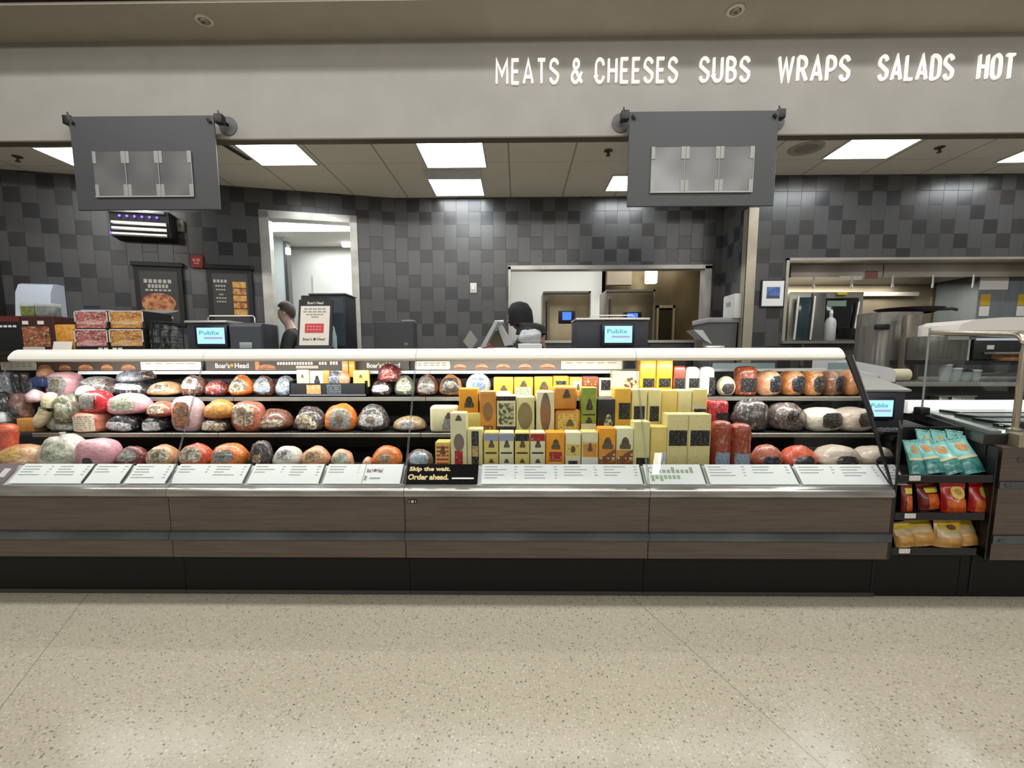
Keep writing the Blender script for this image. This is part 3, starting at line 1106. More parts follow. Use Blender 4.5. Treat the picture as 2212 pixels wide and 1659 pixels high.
def card(par, px0, px1, rows, notch=False):
    x0, x1 = hx(px0), hx(px1)
    pts = [(x0, hz(798)), (x1, hz(798)), (x1, hz(780)), (x0, hz(780))]
    if notch:
        pts = [(x0, hz(798)), (x1 - .006, hz(798)), (x1, hz(793)), (x1 - .004, hz(780)), (x0, hz(780))]
    c_ = P('white_card', MB().prism(pts, 1, YH - .008, YH - .0042), M_cream, par, world=True)
    for k in range(rows):
        z = hz(784 + 5 * k)
        m = MB()
        n_ = 5
        for j in range(n_):
            a = x0 + (x1 - x0) * (.08 + .86 * j / n_)
            m.box(a, a + (x1 - x0) * (.09 + .05 * rnd.random()), YH - .0092, YH - .0082, z - .0025, z + .0025)
        P('fine_print', m, M_txtg, c_, world=True)


def sub(par, pxc, w, pale=False):
    """printed picture of a filled roll"""
    x, z = hx(pxc), hz(798)
    k = w * 3.0 / 1000 / 2
    h = .036
    top = [(x + k * math.cos(a), z + .012 + (h - .012) * math.sin(a)) for a in [PI * i / 8 for i in range(9)]]
    P('roll_picture', MB().prism(top + [(x - k, z + .001), (x + k, z + .001)], 1, YH - .0062, YH - .0042), M_crust2 if pale else M_crust, par, world=True)
    P('filling_picture', MB().prism([(x - k * 1.05, z + .004), (x + k * 1.05, z + .004), (x + k * .95, z + .012), (x, z + .016), (x - k * .95, z + .012)], 1, YH - .0075, YH - .0063), mat('printed_filling', (150, 96, 70), .5), par, world=True)


h = header(4, 437, 'header sign with five filled rolls between two white cards, above the hams', M_hdr)
card(h, 4, 80, 2)
card(h, 306, 436, 1)
for x, w in ((98, 28), (141, 26), (186, 32), (232, 26), (278, 32)):
    sub(h, x, w)
h = header(446, 884, 'dark brown header sign with white brand lettering at both ends and a sandwich picture', M_hdr)
for a, b in ((466, 538), (793, 864)):
    fit_text("Boar's", hx(a), hx(a + 31), hz(794), hz(783), YH - .005, M_txtw, h, bold=.006)
    fit_text("Head", hx(b - 30), hx(b), hz(794), hz(783), YH - .005, M_txtw, h, bold=.006)
    P('brand_mark', MB().lathe([(.011, YH - .0065), (.011, YH - .0042)], (hx((a + b) / 2), 0, hz(788)), 12, 1), M_gold, h, world=True)
P('side_picture', MB().box(hx(552), hx(562), YH - .006, YH - .0042, hz(798), hz(779)), M_crust, h, world=True)
sub(h, 577, 38)
m = MB()
for k in range(22):
    if k in (13, 14, 18):
        continue
    a = 600 + k * 6
    m.box(hx(a), hx(a + 4.2), YH - .0062, YH - .0042, hz(787), hz(781 - (1 if k > 18 else 0)))
P('small_heading', m, M_txtw, h, world=True)
P('brand_line', MB().box(hx(640), hx(688), YH - .006, YH - .0042, hz(795), hz(789)), mat('print_cream', (198, 186, 168), .5), h, world=True)
h = header(897, 1346, 'taupe header sign with five pale rolls between two white cards, above the cheeses', M_hdr2)
card(h, 897, 973, 2, True)
card(h, 1212, 1343, 1)
for x, w in ((994, 28), (1040, 28), (1087, 30), (1134, 28), (1182, 34)):
    sub(h, x, w, True)

# ------------------------------------------------------------------ price boards standing along the front
M_tagw = mat('price_board_white', (232, 233, 231), .6, spec=.2)
YB0, YB1 = 2.292, 2.392


def price_board(px0, px1, label, cols, kind='list', name='price_board', cat='price board', slant0=None, slant1=None):
    """white tilted board between the pixel columns (top edge)"""
    zb, zt = zat(1046.5, YB0), zat(1003, YB1)
    yb, yt = YB0, YB1 - .004
    x0, x1 = xat(px0, yt, 1003), xat(px1, yt, 1003)
    r = T(name, label, cat, ((x0 + x1) / 2, yb, zb), group='price boards along the case front' if name == 'price_board' else None)
    w = x1 - x0
    D = Vector((0, yt - yb, zt - zb))
    L = D.length
    tilt = math.atan2(D.y, D.z)
    r.rotation_euler = (-tilt, 0, 0)
    bg = {'list': M_tagw, 'dark': mat('sign_black', (12, 9, 9), .75, spec=.08), 'photo': mat('card_grey_photo', (120, 104, 108), .5)}[kind]
    P('board', MB().rbox(-w / 2, w / 2, -.003, 0, 0, L, .001, 1), bg, r)
    if kind == 'list':
        for c_ in range(cols):
            a = -w / 2 + w * (c_ + .07) / cols
            b = -w / 2 + w * (c_ + .93) / cols
            m = MB()
            for k in range(rnd.choice((3, 4, 4, 5))):
                z = L * (.86 - .14 * k)
                ln = (b - a) * (.30 + .38 * rnd.random())
                m.box(a, a + ln, -.0042, -.0031, z - .0017, z + .0017)
                m.box(b - .022, b - .004 - .01 * rnd.random(), -.0042, -.0031, z - .0017, z + .0017)
            P('printed_list', m, M_txtg, r)
        P('divider', MB().box(w / 2 - .004, w / 2 + .004, -.004, .0, .005, L), mat('divider_dark', (66, 64, 60), .5), r)
    return r, w, L


def local_text(par, body, x0, x1, z0, z1, m, bold=0., y=-.0034, name='printed_text'):
    t_ = text_mesh(body, .3, .0005, bold=bold)
    xs = [q[0] for q in t_.v]
    zs = [q[2] for q in t_.v]
    kx, kz = (x1 - x0) / (max(xs) - min(xs)), (z1 - z0) / (max(zs) - min(zs))
    xm, zm = min(xs), min(zs)
    t_.warp(lambda q: ((q.x - xm) * kx + x0, y + q.y, (q.z - zm) * kz + z0))
    return P(name, t_, m, par, smooth=0)


r, w, L = price_board(-26, 44, 'brown picture card at the rail end, before the first white price board', 1, 'photo', 'picture_card', 'card')
P('pale_square', MB().box(w / 2 - .055, w / 2 - .02, -.0045, -.0031, L * .3, L * .75), mat('card_pale', (206, 204, 204), .5), r)
price_board(56, 208, 'white price board in front of the clear bagged sausage and pink ham loaf', 2)
price_board(213, 290, 'narrow white price board below the dark red meat on the deck', 1)
price_board(297, 384, 'narrow white price board below the tan turkey breast, at the first glass joint', 1)
price_board(391, 545, 'white price board in front of the red-orange and orange turkey breasts', 2)
price_board(553, 704, 'white price board in front of the peppered roast and the pale breast', 2)
r, w, L = price_board(711, 874, 'white price board with brand logo at its end, next to the black sign', 1)
for ch in list(r.children):
    if ch.name.startswith('printed_list'):
        for v_ in ch.data.vertices:
            v_.co.x = -w / 2 + (v_.co.x + w / 2) * .47
local_text(r, "Boar's", .012, .043, L * .56, L * .78, M_txtd, .004)
local_text(r, "Head", .066, .094, L * .56, L * .78, M_txtd, .004)
P('brand_mark', MB().lathe([(.0095, -.0045), (.0095, -.0031)], (.054, 0, L * .67), 12, 1), mat('logo_brown', (150, 66, 44), .5), r)
P('fine_print', MB().box(.035, .09, -.0045, -.0031, L * .25, L * .31), M_txtg, r)
P('fine_print', MB().rbox(.006, .02, -.0045, -.0031, L * .18, L * .4, .002, 1), M_txtg, r)
P('board_seam', MB().box(.0, .0015, -.0042, -.0031, 0, L), mat('divider_dark', (66, 64, 60), .5), r)
r, w, L = price_board(879, 1034, 'black sign with tan words Skip the wait Order ahead', 1, 'dark', 'order_sign', 'sign')
M_tan = mat('print_tan', (226, 196, 140), .5)
local_text(r, 'Skip the wait.', -w / 2 + .02, -w / 2 + .235, L * .58, L * .86, M_tan, .012)
local_text(r, 'Order ahead.', -w / 2 + .02, -w / 2 + .23, L * .2, L * .48, M_tan, .012)
P('address_line', MB().box(-w / 2 + .247, w / 2 - .02, -.0042, -.0031, L * .24, L * .31), M_txtw, r)
price_board(1042, 1381, 'long white price board with four columns, below the cheese blocks', 4)
r, w, L = price_board(1388, 1512, 'white board with large green-grey lettering, in front of the speckled cheese', 0)
M_sage = mat('print_sage', (150, 156, 140), .5)
M_green_ = mat('print_green', (150, 172, 134), .5)
local_text(r, 'C', -w / 2 + .02, -w / 2 + .04, L * .55, L * .85, M_sage, .002)
m, g_ = MB(), MB()
for k in range(9):
    a = -w / 2 + .046 + k * .0235
    m.box(a, a + .016, -.0042, -.0031, L * .56, L * (.84 if k in (4, 8) else .72))
for k in range(7):
    a = -w / 2 + .028 + k * .022
    g_.box(a, a + .016, -.0042, -.0031, L * (.16 if k in (0, 2) else .26), L * .44)
P('faded_heading', m, M_sage, r)
P('faded_subheading', g_, M_green_, r)
price_board(1520, 1706, 'white price board in front of the red salami logs and ham domes', 2)
price_board(1713, 1893, 'white price board in front of the two pale turkey breasts on the deck', 2)
price_board(1897, 1932, 'small white price board piece past the glass gasket', 1)
# ------------------------------------------------------------------ food in the case
ROWY = {1: 2.965, 2: 2.795, 3: 2.56}
ROWZ = {1: Z1, 2: Z2, 3: Z3}
C = {}


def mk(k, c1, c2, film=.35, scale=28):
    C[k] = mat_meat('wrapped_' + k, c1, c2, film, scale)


mk('pink', (226, 172, 178), (206, 142, 152), .3)
mk('palepink', (222, 190, 194), (204, 166, 172), .3)
mk('tan', (208, 164, 118), (178, 126, 84), .4)
mk('gold', (206, 150, 60), (172, 108, 38), .35)
mk('orange', (224, 128, 44), (190, 92, 30), .3)
mk('redorange', (214, 96, 56), (178, 62, 40), .35)
mk('brown', (128, 76, 50), (82, 46, 32), .45)
mk('darkbrown', (74, 48, 40), (42, 28, 26), .5)
mk('pepper', (84, 74, 70), (34, 30, 32), .6, 70)
mk('greybrown', (120, 104, 98), (70, 58, 56), .6, 40)
mk('darkred', (132, 44, 40), (84, 28, 30), .45)
mk('red', (196, 34, 40), (150, 20, 28), .3)
mk('salami', (178, 74, 44), (122, 44, 26), .4, 90)
mk('silver', (142, 146, 156), (88, 90, 100), .7, 30)
mk('bluegrey', (118, 124, 140), (70, 74, 90), .6, 30)
mk('black', (44, 42, 46), (24, 22, 26), .5)
mk('olive', (116, 116, 92), (78, 76, 60), .6)
mk('cream', (232, 224, 190), (214, 202, 160), .2)
mk('ivory', (226, 218, 202), (204, 194, 176), .15, 12)
mk('beige', (202, 186, 168), (178, 160, 142), .15, 12)
mk('peach', (214, 166, 128), (190, 130, 92), .3)
mk('caramel', (198, 136, 76), (166, 100, 50), .3)
mk('cocoa', (150, 102, 66), (106, 66, 42), .3)
mk('rind', (158, 74, 36), (112, 46, 24), .35, 60)
mk('white', (236, 238, 236), (218, 222, 222), .2)
mk('salmon', (220, 138, 112), (198, 108, 84), .3)
mk('mottle', (150, 108, 96), (96, 62, 56), .5, 50)
mk('roast', (190, 110, 84), (150, 76, 54), .4)
mk('clear', (206, 204, 194), (172, 166, 146), .8, 40)
mk('pepbeige', (188, 162, 124), (120, 98, 72), .3, 60)


def ck(k, c1, c2, sc=14, coat=.3):
    C[k] = mat_noise('cheese_' + k, c1, c2, sc, rough=.42, coat=coat)


ck('cheddar', (240, 164, 26), (228, 142, 18))
ck('gold_', (226, 178, 62), (214, 160, 48))
ck('mustard', (214, 164, 54), (192, 138, 40))
ck('amber', (216, 152, 62), (196, 124, 44))
ck('pale', (228, 218, 160), (216, 204, 140))
ck('palest', (234, 228, 190), (222, 214, 168))
ck('butter', (230, 206, 120), (218, 190, 98))
ck('straw', (222, 204, 132), (208, 186, 108))
ck('green_', (146, 164, 58), (120, 140, 40))
ck('black_', (32, 30, 32), (20, 20, 22))
ck('tanblock', (208, 160, 92), (186, 130, 66))
ck('brownred', (150, 66, 40), (116, 46, 30))
ck('whitecheese', (236, 236, 230), (222, 222, 216))
ck('navy', (52, 70, 118), (34, 46, 84), 20)
t = NT('cheese_speckled')
v_ = t.n('ShaderNodeTexVoronoi')
v_.inputs['Scale'].default_value = 90
t.l(t.coords(), v_.inputs['Vector'])
s2 = t.n('ShaderNodeSeparateXYZ')
t.l(v_.outputs['Color'], s2.inputs[0])
f_ = t.math('MULTIPLY', t.math('LESS_THAN', v_.outputs['Distance'], .3), t.math('LESS_THAN', s2.outputs[0], .3))
t.set(Base_Color=t.mix(t.math('MULTIPLY', f_, .6), rgb((222, 208, 148)), rgb((168, 138, 74))), Roughness=.42, Coat_Weight=.3)
C['speckled'] = t.m

K = {'dark': mat_print('label_dark', (40, 38, 40), (150, 146, 138), .52, 90, .55),
     'black': mat_print('label_black', (26, 26, 28), (130, 124, 112), .55, 90, .5),
     'cream': mat_print('label_cream', (226, 216, 196), (96, 84, 72), .5, 80, .6),
     'white': mat_print('label_white', (226, 226, 224), (110, 108, 106), .5, 90, .55),
     'grey': mat_print('label_grey', (146, 148, 152), (70, 70, 74), .5, 70, .6),
     'blue': mat_print('label_blue', (150, 166, 182), (86, 92, 104), .5, 80, .5),
     'bluetop': mat('label_blue_plain', (150, 160, 186), .5),
     'green': mat_print('label_green', (170, 178, 152), (88, 96, 70), .5, 80, .6),
     'red': mat_print('label_red', (168, 44, 40), (226, 176, 160), .56, 60, .6),
     'redtext': mat_print('label_red_text', (236, 190, 110), (176, 52, 36), .4, 45, .9),
     'yellow': mat_print('label_yellow', (226, 196, 96), (120, 84, 40), .52, 70, .6),
     'brown': mat_print('label_brown', (132, 82, 44), (230, 214, 180), .55, 50, .8),
     'sand': mat_print('label_sand', (206, 170, 120), (128, 88, 56), .5, 60, .6),
     'blob': mat_noise('label_blurred_brown', (150, 108, 72), (116, 82, 58), 8, rough=.5),
     'oliveblob': mat_noise('label_blurred_olive', (140, 130, 92), (112, 102, 68), 8, rough=.5),
     'greyblob': mat_noise('label_blurred_grey', (130, 116, 104), (96, 88, 82), 8, rough=.5),
     'colour': mat_noise('label_colourful', (202, 190, 130), (92, 54, 50), 60, rough=.5, lo=.45, hi=.55),
     'greenblack': mat_noise('label_green_photo', (198, 196, 164), (66, 84, 50), 45, rough=.5, lo=.42, hi=.56),
     'emblem': mat_film_print('shield_emblem', (84, 68, 56), (58, 48, 44), (150, 124, 88), 70),
     'tag': mat_print('label_orange_tag', (216, 132, 84), (120, 60, 40), .5, 90, .5)}
FP = {'dark': mat_film_print('film_dark', (52, 48, 48), (28, 26, 28), (120, 112, 104)), 'black': mat_film_print('film_black', (34, 32, 36), (20, 20, 22), (92, 92, 100)),
      'cream': mat_film_print('film_cream', (206, 192, 168), (120, 92, 76), (74, 66, 58)), 'white': mat_film_print('film_white', (206, 206, 206), (150, 150, 154), (84, 82, 82)),
      'grey': mat_film_print('film_grey', (134, 132, 130), (84, 82, 80), (182, 178, 170)), 'blue': mat_film_print('film_blue', (146, 160, 176), (102, 114, 126), (196, 204, 210)),
      'bluetop': mat_film_print('film_bluetop', (126, 146, 178), (96, 112, 140), (206, 212, 220), 30), 'green': mat_film_print('film_green', (166, 170, 146), (112, 116, 88), (206, 206, 190)),
      'red': mat_film_print('film_red', (160, 48, 44), (110, 30, 30), (206, 170, 160)), 'yellow': mat_film_print('film_yellow', (206, 166, 78), (188, 142, 96), (120, 92, 60)),
      'sand': mat_film_print('film_sand', (188, 152, 110), (132, 98, 70), (92, 78, 64)), 'tag': mat_film_print('film_tag', (190, 116, 80), (112, 84, 70), (70, 62, 56), 30)}
M_swirl = mat_film_print('emblem_pale', (150, 138, 116), (96, 90, 80), (60, 58, 56), 70)
M_emb = mat_film_print('emblem_mid', (112, 98, 86), (70, 60, 54), (160, 140, 104), 60)


def spow(x, e):
    return math.copysign(abs(x) ** e, x)


def sup(w, d, h, e1, e2, seed, lump, base=.36):
    """rounded lump standing on z=0 with a slightly flattened underside; returns (azimuth, elevation, scale) -> point"""
    zc = h * base
    off = Vector((seed * 3.7, seed * 1.3, seed * 2.1))

    def fn(th, ph, k=1.):
        cx, sx = spow(math.cos(th), e2), spow(math.sin(th), e2)
        cp, spz = spow(math.cos(ph), e1), spow(math.sin(ph), e1)
        p = Vector((w / 2 * cp * cx, d / 2 * cp * sx, (h - zc) * spz if spz > 0 else zc * spz * 1.25))
        dirv = Vector((cp * cx, cp * sx, spz))
        n = mnoise.noise(dirv * 1.7 + off) * lump + mnoise.noise(dirv * 5 + off) * lump * .35
        p = p * (1 + n) * k
        p.z = max(p.z + zc, 0.0)
        return p
    return fn


def lump_mesh(fn, nu=26, nv=14):
    return MB().grid(lambda u, v: fn(2 * PI * u, -PI / 2 + PI * v), nu, nv, True)


def patch(fn, t0, t1, p0, p1, k=1.022, nu=9, nv=8, cut=.35):
    """label lying on the lump between two azimuths and two elevations, corners rounded by CUT"""
    tm, tw, pm, pw = (t0 + t1) / 2, (t1 - t0) / 2, (p0 + p1) / 2, (p1 - p0) / 2

    q = Vector((t0 * 13.1 + p1 * 7.7, p0 * 9.3, k * 5 + SEED[0] * .77))

    def g(u, v):
        a, b = 2 * u - 1, 2 * v - 1
        s = 1 - cut * .6 * a * a * b * b
        s *= 1 + .16 * mnoise.noise(q + Vector((a * 1.6, b * 1.6, 0)))
        return fn(tm + tw * a * s, pm + pw * b * s, k)
    return MB().grid(g, nu, nv)


SEED = [0]
SHAPES = {  # e1, e2, lump
    'dome': (1., .92, .09), 'loaf': (.84, .82, .08), 'ham': (.74, .78, .06), 'round': (1., 1., .03), 'lumpy': (.95, .9, .2), 'egg': (.85, .9, .07), 'flat': (.95, .9, .06)}


def meat(kind, x0, y0, x1, y1, row, c, label, sticker=None, name='meat_loaf', cat='meat', rz=0., ry=0., dy=0., depth=None, st=(.62, .05, .75), emblem=True, group='packed meats in the deli case', tie=False):
    SEED[0] += 1
    Y = ROWY[row] + dy
    w = xat(x1, Y) - xat(x0, Y)
    d = depth or min(.2 if row == 3 else .22, max(.09, w * .8))
    if row == 2 and zat(y0, Y) > Z1 - .03:
        d = min(d, .13)
        Y = min(Y, Y1 - .012 - d * .54)
    if row == 3 and zat(y0, Y) > Z2 - .03:
        d = min(d, .17)
        Y = min(Y, Y2 - .012 - d * .54)
    a, b = atY(x0, (y0 + y1) / 2, Y), atY(x1, (y0 + y1) / 2, Y)
    w = b.x - a.x
    zt = zat(y0, Y)
    zb = zat(y1, Y)
    if zb < ROWZ[row] + .04:
        zb = ROWZ[row]
    h = zt - zb
    e1, e2, lump = SHAPES[kind]
    if kind in ('dome', 'loaf', 'ham') and not ry and cat == 'meat':
        ry = R(4) * math.sin(SEED[0] * 2.4)
    r = T(name, label, cat, ((a.x + b.x) / 2, Y, zb + .0005 + abs(math.sin(ry)) * w * .22), rz, group, 0, ry)
    s_w = 1.22 if emblem else 1.1
    st = (st[0] * s_w, st[1] - .08, st[2] + .06)
    fn = sup(w * (1.0 if kind in ('dome', 'lumpy') else .98), d, h * (1.03 if kind in ('dome', 'lumpy') else 1), e1, e2, SEED[0], lump, .46 if kind in ('ham', 'round') else .26)
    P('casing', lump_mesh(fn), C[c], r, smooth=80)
    if sticker:
        s0, p0, p1 = st
        s_ = P('label_sticker', patch(fn, -PI / 2 - s0, -PI / 2 + s0, p0, p1), FP[sticker], r, smooth=80)
        if emblem:
            P('emblem', patch(fn, -PI / 2 - s0 * .3, -PI / 2 + s0 * .34, p0 + (p1 - p0) * .36, p0 + (p1 - p0) * .8, 1.027, 6, 6, .5), M_emb if sticker not in ('dark', 'black') else M_swirl, s_, smooth=80)
    if tie:
        P('gathered_end', MB().lathe([(.012, h * .98), (.008, h * 1.04), (.016, h * 1.12)], seg=8), M_film, r)
    return r


M_film = mat_film('clear_film', (226, 228, 226), .55)


def shield(w, h, n=7):
    """arched emblem outline, base at z=0"""
    pts = [(-w / 2, 0), (w / 2, 0), (w / 2, h * .35)]
    pts += [(w * .36 * math.cos(PI * i / n), h * .45 + h * .55 * math.sin(PI * i / n)) for i in range(n + 1)]
    return pts + [(-w / 2, h * .35)]


def block(x0, y0, x1, y1, row, c, label, prints=(), name='cheese_block', cat='cheese', dy=-.06, depth=.09, r_=.006, ry=0., rx=0., rz=0., group='cheese blocks in the deli case', ribs=False):
    """rounded block; prints: (kind, u0, u1, v0, v1, material) in fractions of the front face"""
    Y = ROWY[row] + dy
    yf = Y - depth / 2
    a, b = atY(x0, (y0 + y1) / 2, yf), atY(x1, (y0 + y1) / 2, yf)
    w = b.x - a.x - .001
    zt, zb = zat(y0, yf), zat(y1, yf)
    if zb < ROWZ[row] + .04:
        zb = ROWZ[row]
    h = zt - zb
    r = T(name, label, cat, ((a.x + b.x) / 2, Y, zb + .0005), rz, group, rx, ry)
    P('wax_rind' if name == 'waxed_cheese' else 'cheese_body', MB().rbox(-w / 2, w / 2, -depth / 2, depth / 2, 0, h, r_, 3), C[c], r)
    for k, (kind, u0, u1, v0, v1, m) in enumerate(prints):
        X0, X1, V0, V1 = -w / 2 + w * u0, -w / 2 + w * u1, h * v0, h * v1
        yy = -depth / 2 - .0012 - .0007 * k
        mm = K[m] if m in K else (C[m] if m in C else m)
        if kind == 'rect':
            P('label_sticker', MB().box(X0, X1, yy, -depth / 2 - .0001, V0, V1), mm, r)
        elif kind == 'shield':
            q_ = .86
            pts = [(p[0] + (X0 + X1) / 2, p[1] + V0 + (V1 - V0) * .07) for p in shield((X1 - X0) * q_, (V1 - V0) * q_)]
            P('emblem', MB().prism(pts, 1, yy, -depth / 2 - .0001), mm, r)
        elif kind == 'oval':
            pts = [((X0 + X1) / 2 + (X1 - X0) / 2 * math.cos(2 * PI * i / 20), (V0 + V1) / 2 + (V1 - V0) / 2 * math.sin(2 * PI * i / 20)) for i in range(20)]
            P('label_sticker', MB().prism(pts, 1, yy, -depth / 2 - .0001), mm, r)
        elif kind == 'band':
            P('label_sticker', MB().prism([(X0, V0), (X1, V0 + (V1 - V0) * .5), (X1, V1), (X0, V0 + (V1 - V0) * .5)], 1, yy, -depth / 2 - .0001), mm, r)
    return r


def log_(x0, y0, x1, y1, row, c, label, sticker=None, dy=0., name='salami_log', cat='meat', tilt=0., sv=(.08, .35), group='packed meats in the deli case'):
    """upright log with domed end"""
    SEED[0] += 1
    Y = ROWY[row] + dy
    a, b = atY(x0, (y0 + y1) / 2, Y), atY(x1, (y0 + y1) / 2, Y)
    w = b.x - a.x
    zt, zb = zat(y0, Y), zat(y1, Y)
    if zb < ROWZ[row] + .04:
        zb = ROWZ[row]
    h = zt - zb
    R_ = w / 2
    r = T(name, label, cat, ((a.x + b.x) / 2, Y, zb + .0005), 0, group, 0, tilt)
    off = SEED[0] * 1.7
    prof = [(.6, 0), (.92, .02), (1, .08)] + [(1 + .03 * math.sin(off + k * 2.1), .08 + .76 * k / 6) for k in range(1, 7)] + [(.95, .90), (.8, .96), (.5, .99), (.05, 1)]

    def g(u, v):
        i = v * (len(prof) - 1)
        k = min(int(i + 1e-6), len(prof) - 2)
        f_ = i - k
        rr = prof[k][0] * (1 - f_) + prof[k + 1][0] * f_
        hh = prof[k][1] * (1 - f_) + prof[k + 1][1] * f_
        th = 2 * PI * u
        n = 1 + .04 * mnoise.noise(Vector((math.cos(th) * 2 + off, math.sin(th) * 2, hh * 5)))
        return (R_ * rr * n * math.cos(th), R_ * rr * n * math.sin(th), h * hh)
    P('casing', MB().grid(g, 18, len(prof) - 1, True), C[c], r, smooth=80)
    if sticker:
        m = MB().grid(lambda u, v: (R_ * 1.045 * math.cos(-PI / 2 + .75 * (2 * u - 1)), R_ * 1.045 * math.sin(-PI / 2 + .75 * (2 * u - 1)), h * (sv[0] + (sv[1] - sv[0]) * v)), 8, 3)
        P('label_sticker', m, K[sticker], r, smooth=80)
    return r


def bent(pts, row, c, label, r_, name='sausage', cat='sausage', dy=0., group='packed meats in the deli case', ends=True):
    """bent sausage through pixel points"""
    Y = ROWY[row] + dy
    w = [atY(x, y, Y) for x, y in pts]
    zmin = min(p.z for p in w)
    cx = sum(p.x for p in w) / len(w)
    zb = ROWZ[row] if zmin - r_ < ROWZ[row] + .05 else zmin - r_
    shift = max(0, zb + r_ * .9 - zmin)
    path = []
    n = len(w)
    for i in range(n - 1):
        for k in range(4):
            t_ = k / 4
            p0, p1, p2, p3 = w[max(i - 1, 0)], w[i], w[i + 1], w[min(i + 2, n - 1)]
            q = .5 * ((2 * p1) + (p2 - p0) * t_ + (2 * p0 - 5 * p1 + 4 * p2 - p3) * t_ ** 2 + (3 * p1 - p0 - 3 * p2 + p3) * t_ ** 3)
            path.append(q)
    path.append(w[-1])
    rs = [r_ * (.5 if i in (0, len(path) - 1) else .85 if i in (1, len(path) - 2) else 1) for i in range(len(path))]
    r = T(name, label, cat, (cx, Y, zb), 0, group)
    loc = [(p.x - cx, (k % 3 - 1) * .002, p.z - zb + shift) for k, p in enumerate(path)]
    P('casing', MB().tube(loc, rs, 14), C[c], r, smooth=80)
    return r


# ---- upper shelf, from the left end of the rail
log_(0, 801, 33, 857, 1, 'silver', 'grey speckled wrapped log leaning at the far end of the upper shelf', None, tilt=-.12)
log_(31, 803, 49, 857, 1, 'black', 'narrow near-black salami between the grey speckled log and its brown neighbour')
log_(48, 803, 66, 857, 1, 'darkbrown', 'narrow dark brown salami standing against the blue pack')
meat('loaf', 65, 812, 95, 857, 1, 'bluegrey', 'small grey-blue pack under the bright blue one, left of the large pink ham', None, 'sausage_pack', dy=-.03)
block(67, 815, 92, 835, 1, 'navy', 'blue pack lying on the small grey pack by the large pink ham', (), 'sausage_pack', 'meat', dy=-.08, depth=.07, group='packed meats in the deli case')
meat('dome', 84, 791, 112, 815, 1, 'peach', 'small orange-pink piece perched above the blue pack', None, 'meat_piece', dy=.02)
meat('loaf', 92, 815, 116, 857, 1, 'clear', 'small pale grey pack tucked beside the large pink ham', None, 'sausage_pack', dy=.03)
meat('ham', 110, 801, 174, 858, 1, 'pink', 'large pale pink ham on the upper shelf, dark shield on its face', 'grey', 'ham', st=(.4, -.3, .45), rz=.2)
meat('loaf', 177, 812, 258, 857, 1, 'greybrown', 'long dark brown roast under grey film, right of the large pink ham', 'grey', 'roast', st=(.7, .55, 1.2), emblem=False)
meat('dome', 257, 799, 312, 826, 1, 'silver', 'grey film wrapped piece on top of the stack right of the long dark roast', None, 'meat_piece')
meat('dome', 305, 800, 336, 822, 1, 'darkbrown', 'small dark brown piece at the back of the grey film stack', None, 'meat_piece', dy=.03)
meat('loaf', 254, 822, 334, 857, 1, 'black', 'black roast with a white band of film, at the base of the stack', 'white', 'roast', st=(.8, .25, .7), emblem=False)
meat('dome', 325, 824, 395, 858, 1, 'tan', 'low tan turkey breast with a cream label, beside the black roast with white film', 'cream', 'turkey_breast', st=(.6, .2, .9))
meat('dome', 394, 811, 450, 857, 1, 'brown', 'dark brown roast beef with a pale label, under the first header joint', 'white', 'roast', st=(.6, .2, 1.))
meat('dome', 444, 821, 497, 857, 1, 'darkred', 'dark red ham with a red label, below the first brand name on the header', 'red', 'ham', st=(.5, .1, .8))
meat('dome', 498, 812, 553, 857, 1, 'orange', 'orange ham with a white and red label on the upper shelf', 'cream', 'ham', st=(.6, -.1, 1.))
meat('dome', 548, 813, 595, 857, 1, 'brown', 'brown roast with a pale blue label on the upper shelf', 'blue', 'roast', st=(.65, -.1, 1.))
meat('dome', 596, 811, 640, 857, 1, 'silver', 'silver-grey wrapped roast half hidden by the black display tray', 'blue', 'roast', st=(.6, -.1, .9))
# black tray with cut pieces
p0, p1 = atY(628, 840, 2.90), atY(792, 840, 2.90)
r = T('display_tray', 'black display tray with a picture front, holding cream and yellow cheese pieces', 'tray', ((p0.x + p1.x) / 2, 2.945, Z1 + .0005))
w_ = (p1.x - p0.x) / 2
P('tray_box', MB().box(-w_, w_, -.06, .06, 0, .012).box(-w_, w_, -.06, -.055, 0, .085).box(-w_, w_, .055, .06, 0, .1).box(-w_, -w_ + .006, -.06, .06, 0, .1).box(w_ - .006, w_, -.06, .06, 0, .1), M_black, r)
P('front_edge', MB().box(-w_, w_, -.066, -.0605, .006, .016), mat('tray_edge', (96, 98, 106), .35), r)
P('picture_front', MB().box(-w_ * .55, -w_ * .18, -.0625, -.0605, .018, .075), M_crust, r)
P('printed_panel', MB().box(-w_ * .02, w_ * .36, -.0625, -.0605, .02, .08), mat_print('tray_print', (52, 58, 64), (120, 128, 130), .45, 80, .5), r)
g_ = 'cheese pieces in the black display tray'
for args in ((640, 798, 667, 836, 'palest', 'flat cream cheese piece at one end of the black tray'), (669, 800, 698, 836, 'whitecheese', 'cream cheese wedge with dark triangle print in the black tray'),
             (697, 799, 712, 836, 'amber', 'orange cheese sliver in the black tray'), (738, 778, 752, 812, 'tanblock', 'tall tan piece rising above the middle of the black tray'), (753, 779, 766, 815, 'cheddar', 'tall orange stick rising above the black tray'),
             (762, 799, 797, 836, 'butter', 'yellow cheese block with small dark mark, in the tray beside the tall orange stick')):
    pr = ()
    if args[4] == 'whitecheese':
        pr = (('shield', .3, .8, .2, .75, 'dark'),)
    if args[4] in ('butter', 'palest'):
        pr = (('rect', .1, .9, .5, .54, 'yellow'), ('shield', .38, .62, .54, .75, 'emblem'))
    o = block(*args[:4], 1, args[4], args[5], pr, 'cheese_piece', dy=-.025 if args[1] > 790 else .0, depth=.03, group=g_)
